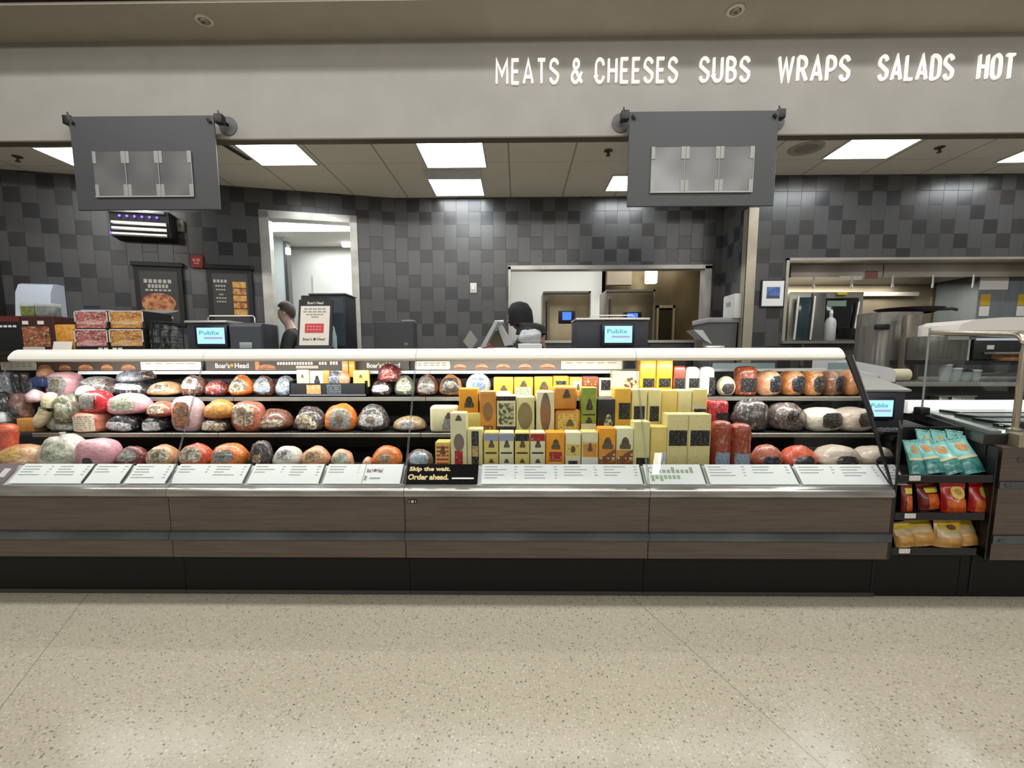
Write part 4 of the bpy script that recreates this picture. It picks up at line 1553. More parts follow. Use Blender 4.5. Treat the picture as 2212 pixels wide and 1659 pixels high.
for o_ in [o for o in COL.objects if o.get('group') == g_]:
    o_.location.z = max(o_.location.z, Z1 + .013)
meat('round', 706, 801, 741, 832, 1, 'bluegrey', 'round lilac-grey wrapped piece in the middle of the black tray', None, 'meat_piece', dy=-.02, depth=.06)
meat('round', 730, 801, 757, 832, 1, 'peach', 'peach-pink wrapped piece in the black tray beside the lilac-grey one', None, 'meat_piece', dy=-.02, depth=.06)
meat('dome', 802, 822, 849, 858, 1, 'darkbrown', 'dark roast with a white film cap, right of the black display tray', 'white', 'roast', st=(.8, .1, .6), emblem=False)
meat('lumpy', 816, 788, 868, 824, 1, 'darkred', 'dark reddish roast sitting on top of the white capped roast', 'red', 'roast', st=(.5, -.2, .6), emblem=False, dy=.01)
meat('dome', 852, 813, 897, 857, 1, 'olive', 'grey-green wrapped breast at the second glass joint, upper shelf', 'green', 'turkey_breast', st=(.6, 0, 1.))
meat('dome', 901, 810, 948, 857, 1, 'brown', 'brown breast with a large dark shield label, right of the second glass joint', 'grey', 'turkey_breast', st=(.7, -.2, 1.))
meat('dome', 948, 811, 999, 857, 1, 'caramel', 'orange-rimmed turkey breast with a dark label, left of the round white cheese', 'dark', 'turkey_breast', st=(.7, -.2, .8))
meat('round', 1006, 806, 1061, 844, 1, 'white', 'round white cheese wheel with blue label, above the orange cheese box', 'bluetop', 'cheese_round', 'cheese', st=(.55, -.5, .7), emblem=False, depth=.10, group='cheese blocks in the deli case')
E_ = 'emblem'
block(1066, 815, 1109, 858, 1, 'gold_', 'yellow block with a dark shield, beside the round white cheese wheel', (('shield', .32, .72, .3, .62, E_), ('rect', .15, .88, .08, .3, 'palest')))
block(1110, 815, 1152, 858, 1, 'mustard', 'gold block with a pale green lower half, second block right of the white wheel', (('rect', .06, .94, .05, .5, 'green'), ('shield', .3, .7, .5, .85, E_)))
block(1154, 814, 1194, 858, 1, 'mustard', 'mustard block with dark triangular print, third block right of the white wheel', (('rect', .1, .9, .08, .3, 'palest'), ('shield', .25, .8, .35, .8, E_)))
block(1195, 813, 1229, 858, 1, 'cheddar', 'orange block with a dark name band, behind the stacked amber blocks', (('rect', .15, .85, .6, .78, 'dark'),))
block(1230, 815, 1258, 858, 1, 'amber', 'narrow orange and white block, behind the amber stack', (('rect', .3, .9, .3, .8, 'white'), ('shield', .5, .85, .3, .7, E_)))
block(1258, 814, 1293, 858, 1, 'brownred', 'brown-red block above the tall green one', (('rect', .15, .85, .6, .9, 'brown'),))
block(1294, 817, 1323, 859, 1, 'palest', 'cream block with a black label, above the black cheese box', (('rect', .14, .86, .35, .9, 'black'),))
block(1323, 802, 1381, 858, 1, 'pale', 'wide pale block with a colourful fruit print, left of the tall orange cheddars', (('oval', .42, .92, .3, .75, 'colour'),), depth=.085)
block(1382, 778, 1417, 858, 1, 'cheddar', 'tall orange cheddar with black label, on the pale fruit-print block side', (('rect', .2, .92, .26, .5, 'black'),))
block(1418, 778, 1453, 858, 1, 'cheddar', 'tall orange cheddar with black label, on the brown-red block side', (('rect', .15, .9, .26, .5, 'black'),))
block(1455, 791, 1481, 858, 1, 'brownred', 'brown-red smoked block with black label, right of the two orange cheddars', (('rect', .1, .95, .26, .6, 'black'),), r_=.012)
block(1482, 793, 1514, 858, 1, 'whitecheese', 'white round-topped cheese with black label, right of the brown-red smoked block', (('rect', .2, .9, .3, .62, 'black'),), r_=.03)
block(1515, 793, 1546, 858, 1, 'whitecheese', 'white round-topped cheese turned sideways, left of the cream ball', (('rect', .55, .98, .1, .65, 'black'),), r_=.03)
meat('round', 1547, 813, 1588, 858, 1, 'cream', 'cream cheese ball with dark label, on the upper shelf', 'dark', 'cheese_ball', 'cheese', st=(.6, -.6, .3), emblem=False, group='cheese blocks in the deli case')
log_(1586, 792, 1632, 858, 1, 'rind', 'tall brown-red log with black label, right of the cream cheese ball', 'black', name='smoked_log', sv=(.15, .6))
for (x0, x1, c, lb, m_, rz) in ((1634, 1682, 'peach', 'peach turkey breast with black label, right next to the tall brown-red log', 'black', .3), (1683, 1730, 'caramel', 'caramel turkey breast with black label, second from the tall brown-red log', 'black', .15),
                                (1730, 1771, 'caramel', 'caramel turkey breast with grey label, third from the tall brown-red log', 'dark', .2), (1771, 1814, 'cocoa', 'darker cocoa-brown breast with black label, fourth from the tall log', 'black', .4), (1811, 1846, 'caramel', 'plain brown breast at the glass gasket end of the upper shelf', None, .3)):
    meat('ham', x0, 802, x1, 858, 1, c, lb, m_, 'turkey_breast', st=(.55, -.35, .45), emblem=False, rz=rz, depth=.16)

# ---- lower shelf
meat('dome', -6, 846, 30, 892, 2, 'black', 'dark grey-black roast on top at the far end of the lower shelf', None, 'roast')
meat('dome', -6, 889, 23, 914, 2, 'white', 'white wrapped end piece under the dark roast at the far end', None, 'meat_piece', dy=-.04)
log_(-8, 914, 28, 996, 3, 'redorange', 'bright orange-red pack at the frame edge, above the brown picture card', None, name='sausage_pack', tilt=.12)
meat('lumpy', 23, 850, 66, 905, 2, 'mottle', 'red-brown mottled roast left of the pale curved provolone', 'dark', 'roast', st=(.5, -.4, .3), emblem=False)
meat('lumpy', 61, 842, 92, 868, 2, 'palepink', 'pale pink knuckle piece on top of the mottled roast', None, 'meat_piece', dy=-.02)
block(36, 904, 72, 938, 2, 'amber', 'orange-pink block below the pale curved provolone', (), 'meat_block', 'meat', dy=-.04, group='packed meats in the deli case')
bent([(110, 858), (107, 880), (97, 906), (80, 930)], 2, 'cream', 'pale yellow curved provolone sausage leaning on the lower shelf', .037, 'provolone', 'cheese', dy=-.06)
meat('lumpy', 108, 872, 132, 936, 2, 'clear', 'clear bag of pale pieces behind the curved provolone', None, 'sausage_pack')
meat('lumpy', 120, 850, 178, 912, 2, 'olive', 'grey-green sausage bundle right of the curved provolone', 'green', 'sausage_pack', st=(.5, -.3, .5), emblem=False)
meat('loaf', 126, 908, 176, 937, 2, 'olive', 'low pack with two grey labels under the grey-green sausages', 'grey', 'sausage_pack', dy=-.03, st=(.8, -.3, .5), emblem=False)
meat('dome', 168, 832, 204, 856, 2, 'white', 'small white film end on top of the red-rimmed roll', None, 'meat_piece', dy=.03)
meat('ham', 174, 842, 246, 890, 2, 'red', 'round roll with a vivid red rim and a grey-white face', 'grey', 'ham', dy=-.02, st=(.5, -.3, .8), emblem=False, rz=-.25)
log_(172, 889, 237, 937, 2, 'salmon', 'short salmon-pink cylinder under the red-rimmed roll', 'cream', dy=-.03, name='bologna_roll', sv=(.1, .85))
meat('loaf', 236, 849, 328, 894, 2, 'pink', 'pink wedge-shaped ham with a green-grey label, beside the red-rimmed roll', 'green', 'ham', st=(.5, -.1, .7), emblem=False, dy=-.01)
meat('loaf', 238, 892, 308, 937, 2, 'black', 'black roast with a broad white label under the pink wedge ham', 'white', 'roast', dy=-.03, st=(.75, -.5, .3), emblem=False)
meat('dome', 320, 867, 382, 899, 2, 'roast', 'small pink-brown roast left of the tall pink oval ham', 'cream', 'roast', st=(.6, 0, .8), emblem=False)
meat('loaf', 312, 897, 370, 937, 2, 'black', 'black roast with a tilted white label beside the tall pink oval ham', 'white', 'roast', dy=-.03, st=(.6, -.4, .4), emblem=False)
meat('ham', 371, 854, 441, 937, 2, 'palepink', 'tall oval pink ham with a dark and orange label, standing upright', 'tag', 'ham', st=(.42, -.45, .55), rz=-.15, depth=.12, dy=-.03)
meat('dome', 444, 864, 512, 904, 2, 'gold', 'golden breast on top of a dark pack, right of the tall pink oval ham', None, 'turkey_breast')
meat('loaf', 440, 902, 501, 937, 2, 'darkbrown', 'dark pack with cream label under the golden breast', 'cream', 'roast', dy=-.03, st=(.8, -.5, .5), emblem=False)
meat('ham', 501, 866, 574, 937, 2, 'roast', 'large rosy breast with big cream label, right of the golden breast', 'cream', 'turkey_breast', st=(.62, -.2, .75), rz=-.15, depth=.17)
meat('dome', 559, 884, 634, 937, 2, 'brown', 'brown breast with a white band of film, left of the peppered roast', 'cream', 'turkey_breast', st=(.7, -.05, .35), emblem=False)
meat('lumpy', 637, 880, 705, 937, 2, 'pepper', 'dark peppered roast with cream label, left of the bright orange breast', 'cream', 'roast', st=(.6, -.35, .5), emblem=False)
meat('egg', 703, 872, 773, 937, 2, 'orange', 'bright orange breast with grey label in the middle of the lower shelf', 'grey', 'turkey_breast', st=(.5, -.3, .7), rz=.2)
meat('dome', 773, 875, 841, 937, 2, 'pepper', 'black peppered breast with white label and small orange tag', 'white', 'turkey_breast', st=(.7, -.1, .55))
meat('flat', 850, 898, 922, 937, 2, 'pepbeige', 'low pepper-crusted beige breast at the second glass joint, lower shelf', 'grey', 'turkey_breast', st=(.35, 0, .6), emblem=False)
block(928, 877, 990, 938, 2, 'palest', 'large cream round-cornered cheese with grey shield, left end of the cheeses', (('shield', .4, .88, .05, .75, 'grey'), ('shield', .55, .78, .5, .78, E_)), r_=.02, dy=-.05)
# ---- cheese, middle band
block(991, 839, 1033, 892, 2, 'cheddar', 'orange cheese box with dark shield, under the round white wheel', (('shield', .24, .82, .18, .72, 'dark'),), dy=-.09)
block(1008, 892, 1042, 937, 2, 'butter', 'pale yellow slab with a black base strip, under the orange cheese box', (('rect', .0, 1, .04, .2, 'black'),), dy=-.1)
block(1036, 845, 1072, 937, 2, 'tanblock', 'tall tan block with a blurred brown figure, right of the orange cheese box', (('rect', .04, .96, .05, .93, 'amber'), ('oval', .2, .8, .3, .75, 'blob'), ('rect', .2, .8, .1, .2, 'brown')), dy=-.1)
block(1073, 854, 1114, 937, 2, 'palest', 'white block with a green leafy print and black bands', (('rect', .0, 1, .86, .97, 'black'), ('rect', .1, .9, .25, .8, 'greenblack'), ('rect', 0, 1, .04, .2, 'black')), dy=-.1)
block(1115, 857, 1155, 937, 2, 'pale', 'pale block with a blurred olive oval, right of the leafy print block', (('oval', .08, .88, .12, .85, 'oliveblob'),), dy=-.1)
block(1158, 846, 1198, 937, 2, 'palest', 'pale block with a long blurred brown oval', (('oval', .22, .8, .05, .95, 'blob'), ('oval', .32, .7, .62, .97, 'greyblob')), dy=-.1)
block(1199, 886, 1255, 937, 2, 'amber', 'rounded amber block with white label, lower of the amber pair', (('rect', .1, .9, .1, .85, 'yellow'), ('shield', .4, .75, .3, .65, E_)), r_=.018, dy=-.1)
block(1194, 834, 1247, 885, 2, 'amber', 'rounded amber block with dark shield, stacked on the white labelled one', (('shield', .4, .75, .45, .9, E_),), r_=.018, dy=-.1)
block(1255, 837, 1289, 937, 2, 'green_', 'tall olive-green box with two dark shields, right of the amber pair', (('rect', .02, .98, .02, .22, 'palest'), ('shield', .3, .78, .5, .78, 'dark'), ('rect', .1, .9, .4, .43, 'dark'), ('shield', .3, .75, .23, .38, 'dark')), dy=-.1)
block(1290, 862, 1329, 937, 2, 'black_', 'black cheese box with a pale plant print, right of the green box', (('shield', .35, .9, .2, .6, 'greenblack'),), dy=-.1)
block(1326, 839, 1363, 937, 2, 'gold_', 'golden block with black label, right of the black cheese box', (('rect', .28, .95, .32, .68, 'black'),), dy=-.09)
for (x0, x1, lb) in ((1364, 1398, 'pale block with black label, beside the golden one'), (1399, 1428, 'pale block with black label, second right of the golden one')):
    block(x0, 841, x1, 937, 2, 'pale', lb, (('rect', .15, .85, .28, .62, 'black'),), dy=-.09)
block(1428, 843, 1463, 937, 2, 'butter', 'plain golden-yellow block above the speckled cheeses', (), dy=-.085)
block(1463, 843, 1494, 937, 2, 'pale', 'plain pale block between the golden-yellow one and the swiss-like one', (), dy=-.085)
block(1494, 841, 1527, 937, 2, 'straw', 'straw-coloured block with a white strip and dark tag, left of the red wax cheese', (('rect', .0, .9, .55, .68, 'palest'), ('rect', .15, .95, .45, .56, 'dark')), dy=-.085)
block(1528, 866, 1575, 937, 2, 'red', 'red wax cheese with black label behind the salami logs', (('rect', .4, .98, .3, .62, 'black'),), 'waxed_cheese', r_=.02, dy=-.06)
meat('lumpy', 1572, 868, 1652, 937, 2, 'pepper', 'dark slumped roast under clear film, right of the red wax cheese', 'dark', 'roast', st=(.3, .2, .7), emblem=False, ry=R(14))
meat('lumpy', 1654, 872, 1732, 937, 2, 'greybrown', 'dark mottled slumped roast, left of the ivory breast', 'dark', 'roast', st=(.3, -.1, .5), emblem=False, ry=R(8))
meat('ham', 1731, 881, 1813, 937, 2, 'ivory', 'ivory white turkey breast with a grey label, on the lower shelf', 'dark', 'turkey_breast', st=(.5, -.3, .5), emblem=False, rz=.25)
meat('ham', 1796, 881, 1882, 937, 2, 'beige', 'beige turkey breast with a grey label, at the glass gasket on the lower shelf', 'dark', 'turkey_breast', st=(.45, -.2, .55), emblem=False, rz=.4)

# ---- deck, behind the price boards
D = 1018
meat('dome', 4, 963, 106, D, 3, 'tan', 'long tan breast with small yellow labels, at the beginning of the deck', 'yellow', 'turkey_breast', st=(.4, .3, .9), emblem=False)
meat('lumpy', 90, 942, 190, D, 3, 'clear', 'clear bag of pale green and white sausages left of the big pink ham loaf', 'green', 'sausage_pack', st=(.6, .1, .8), emblem=False, tie=True)
meat('ham', 172, 948, 257, D, 3, 'pink', 'big pink ham loaf with a small dark oval, on the deck', 'dark', 'ham', depth=.16, st=(.16, -.35, -.1), emblem=False)
meat('dome', 258, 965, 322, D, 3, 'darkred', 'dark red roast with white film, right of the big pink ham loaf', 'grey', 'roast', st=(.6, .2, .9), emblem=False)
meat('dome', 322, 963, 389, D, 3, 'tan', 'tan turkey breast with grey printed label, left of the red-orange one', 'cream', 'turkey_breast', st=(.7, .1, .8))
meat('dome', 390, 960, 457, D, 3, 'redorange', 'red-orange turkey breast with white label on the deck', 'cream', 'turkey_breast', st=(.6, .1, .9))
meat('dome', 459, 959, 538, D, 3, 'orange', 'orange turkey breast with grey label on the deck', 'grey', 'turkey_breast', st=(.45, .1, .7))
meat('lumpy', 539, 953, 590, D, 3, 'pepper', 'dark peppered round roast between the orange and the ivory breasts', 'sand', 'roast', st=(.3, 0, .3), emblem=False)
meat('dome', 591, 965, 654, D, 3, 'ivory', 'ivory chicken breast with dark mark on the deck', 'white', 'turkey_breast', st=(.5, .3, .9))
meat('dome', 655, 967, 715, D, 3, 'peach', 'plain tan breast with grey mark, right of the ivory one', 'sand', 'turkey_breast', st=(.5, .2, .8))
meat('dome', 716, 972, 764, D, 3, 'peach', 'small tan breast with grey-green label, left of the empty gap', 'green', 'turkey_breast', st=(.7, 0, .8), emblem=False)
meat('dome', 784, 988, 808, D, 3, 'peach', 'tiny pale end piece in the gap before the amber orange breast', None, 'meat_piece')
meat('dome', 806, 964, 870, D, 3, 'orange', 'amber orange smoked breast, last before the black sign', 'sand', 'turkey_breast', st=(.4, .1, .6), emblem=False)
meat('dome', 878, 973, 937, D, 3, 'greybrown', 'lilac-grey wrapped breast above the black sign', 'blue', 'turkey_breast', st=(.7, .1, .9), emblem=False)
block(940, 955, 972, D, 3, 'butter', 'small yellow box with red print, above the black sign', (('rect', .08, .92, .2, .92, 'redtext'), ('shield', .3, .75, .55, .9, E_)), dy=-.04)
block(973, 892, 1008, D, 3, 'palest', 'tall cream block with a brown blob and a red base, above the black sign', (('shield', .3, .75, .86, .97, E_), ('oval', .2, .85, .35, .65, 'greyblob'), ('rect', .25, .75, .12, .36, 'red')), dy=-.07)
block(1009, 927, 1043, D, 3, 'pale', 'pale block with a narrow dark picture label, right of the tall cream block', (('rect', .28, .75, .15, .95, 'dark'), ('rect', .32, .7, .35, .6, 'sand')), dy=-.06)
for (x0, x1, c, top, lb) in ((1045, 1077, 'butter', 'bluetop', 'yellow box with lilac top band, left of its paler twin'), (1078, 1110, 'palest', 'bluetop', 'pale box with lilac top band, beside the yellow lilac-topped one'),
                             (1112, 1144, 'butter', 'black', 'yellow box with black top band'), (1145, 1178, 'palest', 'red', 'pale box with dark red top band, left of the orange red-print box')):
    block(x0, 934, x1, D, 3, c, lb, (('rect', .03, .97, .78, .96, top), ('shield', .3, .75, .6, .82, E_), ('rect', .12, .88, .46, .5, 'dark'), ('shield', .32, .7, .22, .34, E_)), dy=-.07)
block(1179, 934, 1220, D, 3, 'cheddar', 'orange box with bold red print in the bottom cheese row', (('shield', .25, .8, .55, .85, E_), ('rect', .18, .85, .12, .52, 'redtext'), ('rect', .18, .85, .32, .5, 'red')), dy=-.07)
block(1221, 934, 1255, D, 3, 'palest', 'cream box with a tan middle band, right of the orange red-print box', (('rect', .08, .92, .4, .7, 'yellow'), ('oval', .35, .65, .48, .66, E_), ('rect', .2, .8, .1, .28, 'dark')), dy=-.07)
block(1256, 933, 1292, D, 3, 'straw', 'tan and white box left of the two brown-print blocks', (('rect', .02, .98, .75, .97, 'palest'), ('rect', .1, .9, .38, .7, 'amber'), ('shield', .35, .68, .5, .75, E_), ('rect', 0, 1, .16, .36, 'whitecheese')), dy=-.07)
for (x0, x1, c, lb) in ((1293, 1330, 'cheddar', 'orange topped block with slanting brown print'), (1331, 1368, 'palest', 'cream topped block with slanting brown print, right of the orange topped one')):
    block(x0, 925, x1, D, 3, c, lb, (('rect', .03, .97, .03, .5, 'amber'), ('shield', .15, .9, .5, .82, E_), ('band', .03, .97, .1, .52, 'brown'), ('band', .03, .97, .02, .26, 'brown')), dy=-.07)
block(1368, 911, 1404, D, 3, 'pale', 'pale tall block with a dark foot label, right of the brown-print blocks', (('rect', .2, .95, .12, .28, 'black'),), dy=-.065)
block(1405, 922, 1440, D, 3, 'butter', 'golden tall block with small white tag, left of the speckled cheeses', (('rect', .5, .98, .1, .42, 'white'),), dy=-.065)
for (x0, x1, lb) in ((1440, 1486, 'speckled pale cheese with grey-black centre label, beside the golden block'), (1486, 1535, 'speckled pale cheese with grey-black centre label, beside the red salami')):
    block(x0, 895, x1, D, 3, 'speckled', lb, (('rect', .1, .95, .45, .72, 'black'),), dy=-.06)
log_(1534, 908, 1577, D, 3, 'salami', 'tall red salami log with pale blue label, next to the speckled cheese', 'blue', dy=-.05, sv=(.1, .38))
log_(1574, 914, 1619, D, 3, 'salami', 'tall red salami log with pale blue label, next to the red ham domes', 'blue', dy=-.05, sv=(.1, .38))
meat('dome', 1621, 961, 1687, D, 3, 'roast', 'reddish ham dome right beside the salami logs', 'black', 'ham', st=(.45, -.1, .35), emblem=False)
meat('dome', 1687, 964, 1762, D, 3, 'redorange', 'reddish ham dome nearer the pale breasts', 'black', 'ham', st=(.45, -.1, .4), emblem=False)
meat('loaf', 1760, 963, 1852, D, 3, 'beige', 'pale beige breast with dark label, next to the red ham domes on the deck', 'dark', 'turkey_breast', st=(.4, -.2, .4), emblem=False)
meat('loaf', 1842, 964, 1926, D, 3, 'beige', 'pale beige breast with dark label, last on the deck beyond the gasket', 'dark', 'turkey_breast', st=(.4, -.2, .4), emblem=False, rz=.15, dy=.03)
# ------------------------------------------------------------------ things on the top deck of the case
YD = 2.92
M_foodA = mat_film_print('platter_meat_print', (196, 108, 98), (104, 38, 36), (232, 204, 194), 20)
M_foodB = mat_film_print('platter_cheese_print', (216, 154, 74), (146, 60, 38), (238, 206, 140), 20)
M_foodC = mat_film_print('roast_print', (176, 92, 52), (64, 28, 22), (222, 180, 130), 16)
M_foodD = mat_noise('macaroni_print', (236, 176, 76), (206, 128, 40), 40, rough=.4)
M_maroon = mat('maroon_print', (104, 34, 30), .45)
M_edge = mat('box_edge_white', (226, 222, 216), .5)


def wbox(name, label, cat, px0, py0, px1, py1, Y, depth, z0=ZT, group=None, rz=0.):
    """thing standing at depth Y (front face) between pixel columns, local frame: front at y=0"""
    a, b = atY(px0, (py0 + py1) / 2, Y), atY(px1, (py0 + py1) / 2, Y)
    r = T(name, label, cat, ((a.x + b.x) / 2, Y, z0 + .0005), rz, group)
    return r, b.x - a.x, zat(py0, Y) - z0


r, w, h = wbox('carton', 'black carton with maroon band at the end of the top deck', 'box', -18, 679, 45, 748, YD, .2)
P('carton_body', MB().rbox(-w / 2, w / 2, 0, .2, 0, h, .004, 1), M_black, r)
P('maroon_band', MB().box(-w / 2, w / 2, -.0012, -.0001, h * .84, h), M_maroon, r)
m = MB()
for k in range(4):
    m.box(-w / 2 + .05 + k * .03, -w / 2 + .072 + k * .03, -.0012, -.0001, h * .68, h * .74)
P('printed_line', m, M_txtw, r)
r, w, h = wbox('carton', 'brown carton with roast dinner picture under the small salad boxes', 'box', 46, 679, 117, 748, YD - .02, .16)
P('carton_body', MB().rbox(-w / 2, w / 2, 0, .16, 0, h, .004, 1), mat('carton_brown', (66, 30, 24), .45), r)
P('picture_panel', MB().box(-w / 2 + .006, w / 2 - .03, -.0012, -.0001, h * .12, h * .70), M_foodC, r)
m = MB().box(-w / 2 + .012, -w / 2 + .05, -.0014, -.0001, h * .76, h * .86).box(w / 2 - .1, w / 2 - .06, -.0014, -.0001, h * .76, h * .86)
P('printed_line', m, M_txtw, r)
P('white_strip', MB().box(-w / 2, w / 2 - .07, -.0022, -.0014, .0, h * .12), M_edge, r)
htop = ZT + h
for (a, b, c_, lb) in ((42, 73, mat_noise('salad_green', (138, 160, 76), (74, 70, 52), 20), 'small clear salad box with green leaves on the brown carton'), (74, 103, mat_noise('salad_grey', (150, 156, 150), (98, 104, 100), 20), 'small clear box with grey-white filling, beside the green salad box')):
    r, w, h = wbox('salad_box', lb, 'salad box', a, 650, b, 680, YD, .09, htop + .001, 'salad boxes on the brown carton')
    P('box_base', MB().rbox(-w / 2, w / 2, 0, .09, 0, h * .75, .006), c_, r)
    P('box_lid', MB().rbox(-w / 2 - .002, w / 2 + .002, -.002, .092, h * .7, h, .005), mat_film('clear_lid', (214, 220, 214), .5), r)
r, w, h = wbox('macaroni_tub', 'small yellow-orange food pack standing over a white price card', 'food pack', 119, 698, 160, 748, YD - .03, .07)
P('pack_body', MB().rbox(-w / 2, w / 2, 0, .07, 0, h, .006), M_foodD, r)
P('price_card', MB().slab((-w / 2 - .01, -.02, .0), (w / 2 - .01, -.02, .0), (w / 2 - .01, -.004, h * .36), (-w / 2 - .01, -.004, h * .36), -.001), M_cream, r)
for (a, b, c_, e) in ((160, 234, M_foodA, 'meat'), (235, 311, M_foodB, 'cheese')):
    zb = ZT
    for row, (py0, py1) in enumerate(((709, 748), (669, 709))):
        lb = {('meat', 0): 'pinkish meat platter box at the bottom of its stack', ('meat', 1): 'pinkish meat platter box on top of its twin',
              ('cheese', 0): 'orange cheese platter box at the bottom of its stack', ('cheese', 1): 'orange cheese platter box on top of its twin'}[(e, row)]
        r, w, h = wbox('platter_box', lb, 'box', a, py0, b, py1, YD - .03 + .012 * row, .24, zb, 'platter boxes on the top deck')
        h = zat(py0, YD) - zb
        P('box_body', MB().rbox(-w / 2 + .001, w / 2 - .001, 0, .24, 0, h, .003, 1), M_black, r)
        P('picture_panel', MB().box(-w / 2 + .01, w / 2 - .012, -.0012, -.0001, h * (.22 if not row else .06), h * .96), c_, r)
        P('white_border', MB().box(-w / 2 + .002, -w / 2 + .009, -.0014, -.0001, h * .4, h).box(w / 2 - .011, w / 2 - .004, -.0014, -.0001, h * .4, h).box(-w / 2 + .002, w / 2 - .004, -.0014, -.0001, h * .955, h), M_edge, r)
        pts = [(w * .34 * math.cos(2 * PI * i / 16) * (1 + .1 * math.sin(5 * i)), h * .36 + h * .13 * math.sin(2 * PI * i / 16)) for i in range(16)]
        P('food_picture', MB().prism(pts, 1, -.0018, -.0013), mat_film_print('slices_' + e, (226, 168, 158) if e == 'meat' else (236, 190, 110), (196, 118, 110) if e == 'meat' else (206, 140, 70), (244, 224, 214), 30), r)
        if not row:
            m = MB()
            for k in range(2):
                x_ = w * .18 + k * .035 if e == 'meat' else -w * .42 + k * .035
                m.box(x_, x_ + .026, -.0014, -.0001, h * .07, h * .15)
            P('printed_line', m, M_txtw, r)
        zb += h + .001
r, w, h = wbox('paper_stack', 'small stack of white and blue paper on top of the meat platter boxes', 'paper', 174, 663, 232, 670, YD + .05, .15, zb)
P('paper', MB().box(-w / 2, w / 2, 0, .15, 0, .012), M_white, r)
P('blue_edge', MB().box(-w / 2, w / 2, -.001, .15, .0125, .018), mat('paper_blue', (70, 92, 156), .5), r)
r, w, h = wbox('wire_rack', 'black wire rack with pale papers beside the cheese platter boxes', 'rack', 311, 690, 346, 748, YD, .2)
m = MB()
for k in range(5):
    z = .004 + (h - .01) * k / 4
    m.tube([(-w / 2, 0, z), (w / 2, 0, z), (w / 2, .2, z), (-w / 2, .2, z), (-w / 2, 0, z)], .0035, 6)
for x in (-w / 2, 0, w / 2):
    for y in (0, .2):
        m.tube([(x, y, 0), (x, y, h)], .004, 6)
P('wire_frame', m, M_black, r)
m = MB()
for k in range(7):
    m.box(-w / 2 + .008 + k * .012, -w / 2 + .013 + k * .012, .02, .18, .01, h * (.55 + .4 * rnd.random()))
P('papers', m, mat_noise('rack_papers', (150, 150, 146), (40, 40, 40), 22, rough=.6, lo=.42, hi=.58), r)

M_scale = mat('scale_charcoal', (58, 60, 66), .5)
M_scalel = mat('scale_charcoal_light', (72, 74, 80), .5)
M_screen = mat('scale_screen_glow', (150, 206, 232), .3, emis=.95, ecol=(160, 214, 236))
M_scrt = mat('screen_teal_print', (84, 160, 170), .4, emis=.35, ecol=(84, 160, 170))
M_scrl = mat('screen_lilac_band', (170, 160, 196), .4, emis=.55, ecol=(170, 160, 196))
M_steelpan = mat('scale_pan_steel', (222, 220, 212), .25, .6)


def scale_(label, x0, y0, x1, screen, Y, z0, printer=True, pan=None, top=True):
    r, w, h = wbox('deli_scale', label, 'scale', x0, y0, x1, 748, Y, .3, z0, 'deli scales')
    o = Vector(r.location)
    X = lambda px, py=720: atY(px, py, Y).x - o.x
    Z = lambda py: zat(py, Y) - o.z
    P('scale_body', MB().rbox(-w / 2, w / 2, .03, .22 if printer else .30, 0, h, .012), M_scale, r)
    sx0, sx1, sz0, sz1 = X(screen[0]), X(screen[2]), Z(screen[3]), Z(screen[1])
    b = P('display_bezel', MB().rbox(sx0 - .02, sx1 + .016, -.005, .035, max(.002, sz0 - .02), sz1 + .018, .006), mat('screen_bezel', (22, 24, 38), .35), r)
    P('display', MB().box(sx0, sx1, -.0075, -.0055, sz0, sz1), M_screen, b)
    d = sz1 - sz0
    P('display_band', MB().box(sx0 + .25 * (sx1 - sx0), sx1 - .012, -.0085, -.0076, sz0 + d * .30, sz0 + d * .42), M_scrl, b)
    local_text(b, 'Publix', sx0 + .015, sx1 - .03, sz0 + d * .56, sz0 + d * .82, M_scrt, .002, -.0082, 'display_text')
    if printer:
        xs = sx1 + .03
        P('printer_unit', MB().prism([(.0, 0), (.0, h * .86), (.02, h * .96), (.0295, h * .96), (.0295, 0)], 0, xs, w / 2 - .0), M_scalel, r)
        P('paper_slot', MB().rbox(w / 2 - .14, w / 2 - .06, -.008, .001, h * .08, h * .3, .004), mat('receipt_paper', (170, 178, 178), .5), r)
    if top:
        P('weighing_plate', MB().rbox(-w / 2 - .004, (sx1 + .0 if printer else w / 2 + .004), .02, .22 if printer else .3, h + .001, h + .016, .004), M_steelpan, r)
    if pan:
        a, b_, z = X(pan[0]), X(pan[1]), Z(pan[2])
        P('wire_guard', MB().tube([(a, .2, h + .012), (a, .2, z - .012), (a + .012, .2, z), (b_ - .012, .2, z), (b_, .2, z - .012), (b_, .2, h + .012)], .0045, 6), M_steelpan, r)
    return r, w, h


scale_('charcoal scale with glowing blue screen, wire guard and printer, beside the framed sign stand', 396, 695, 564, (427, 706, 486, 741), 2.95, ZT, True, (407, 514, 674))
scale_('charcoal scale with glowing blue screen in front of the kitchen ovens', 1246, 692, 1404, (1306, 705, 1365, 741), 2.95, ZT, False, (1282, 1386, 676))

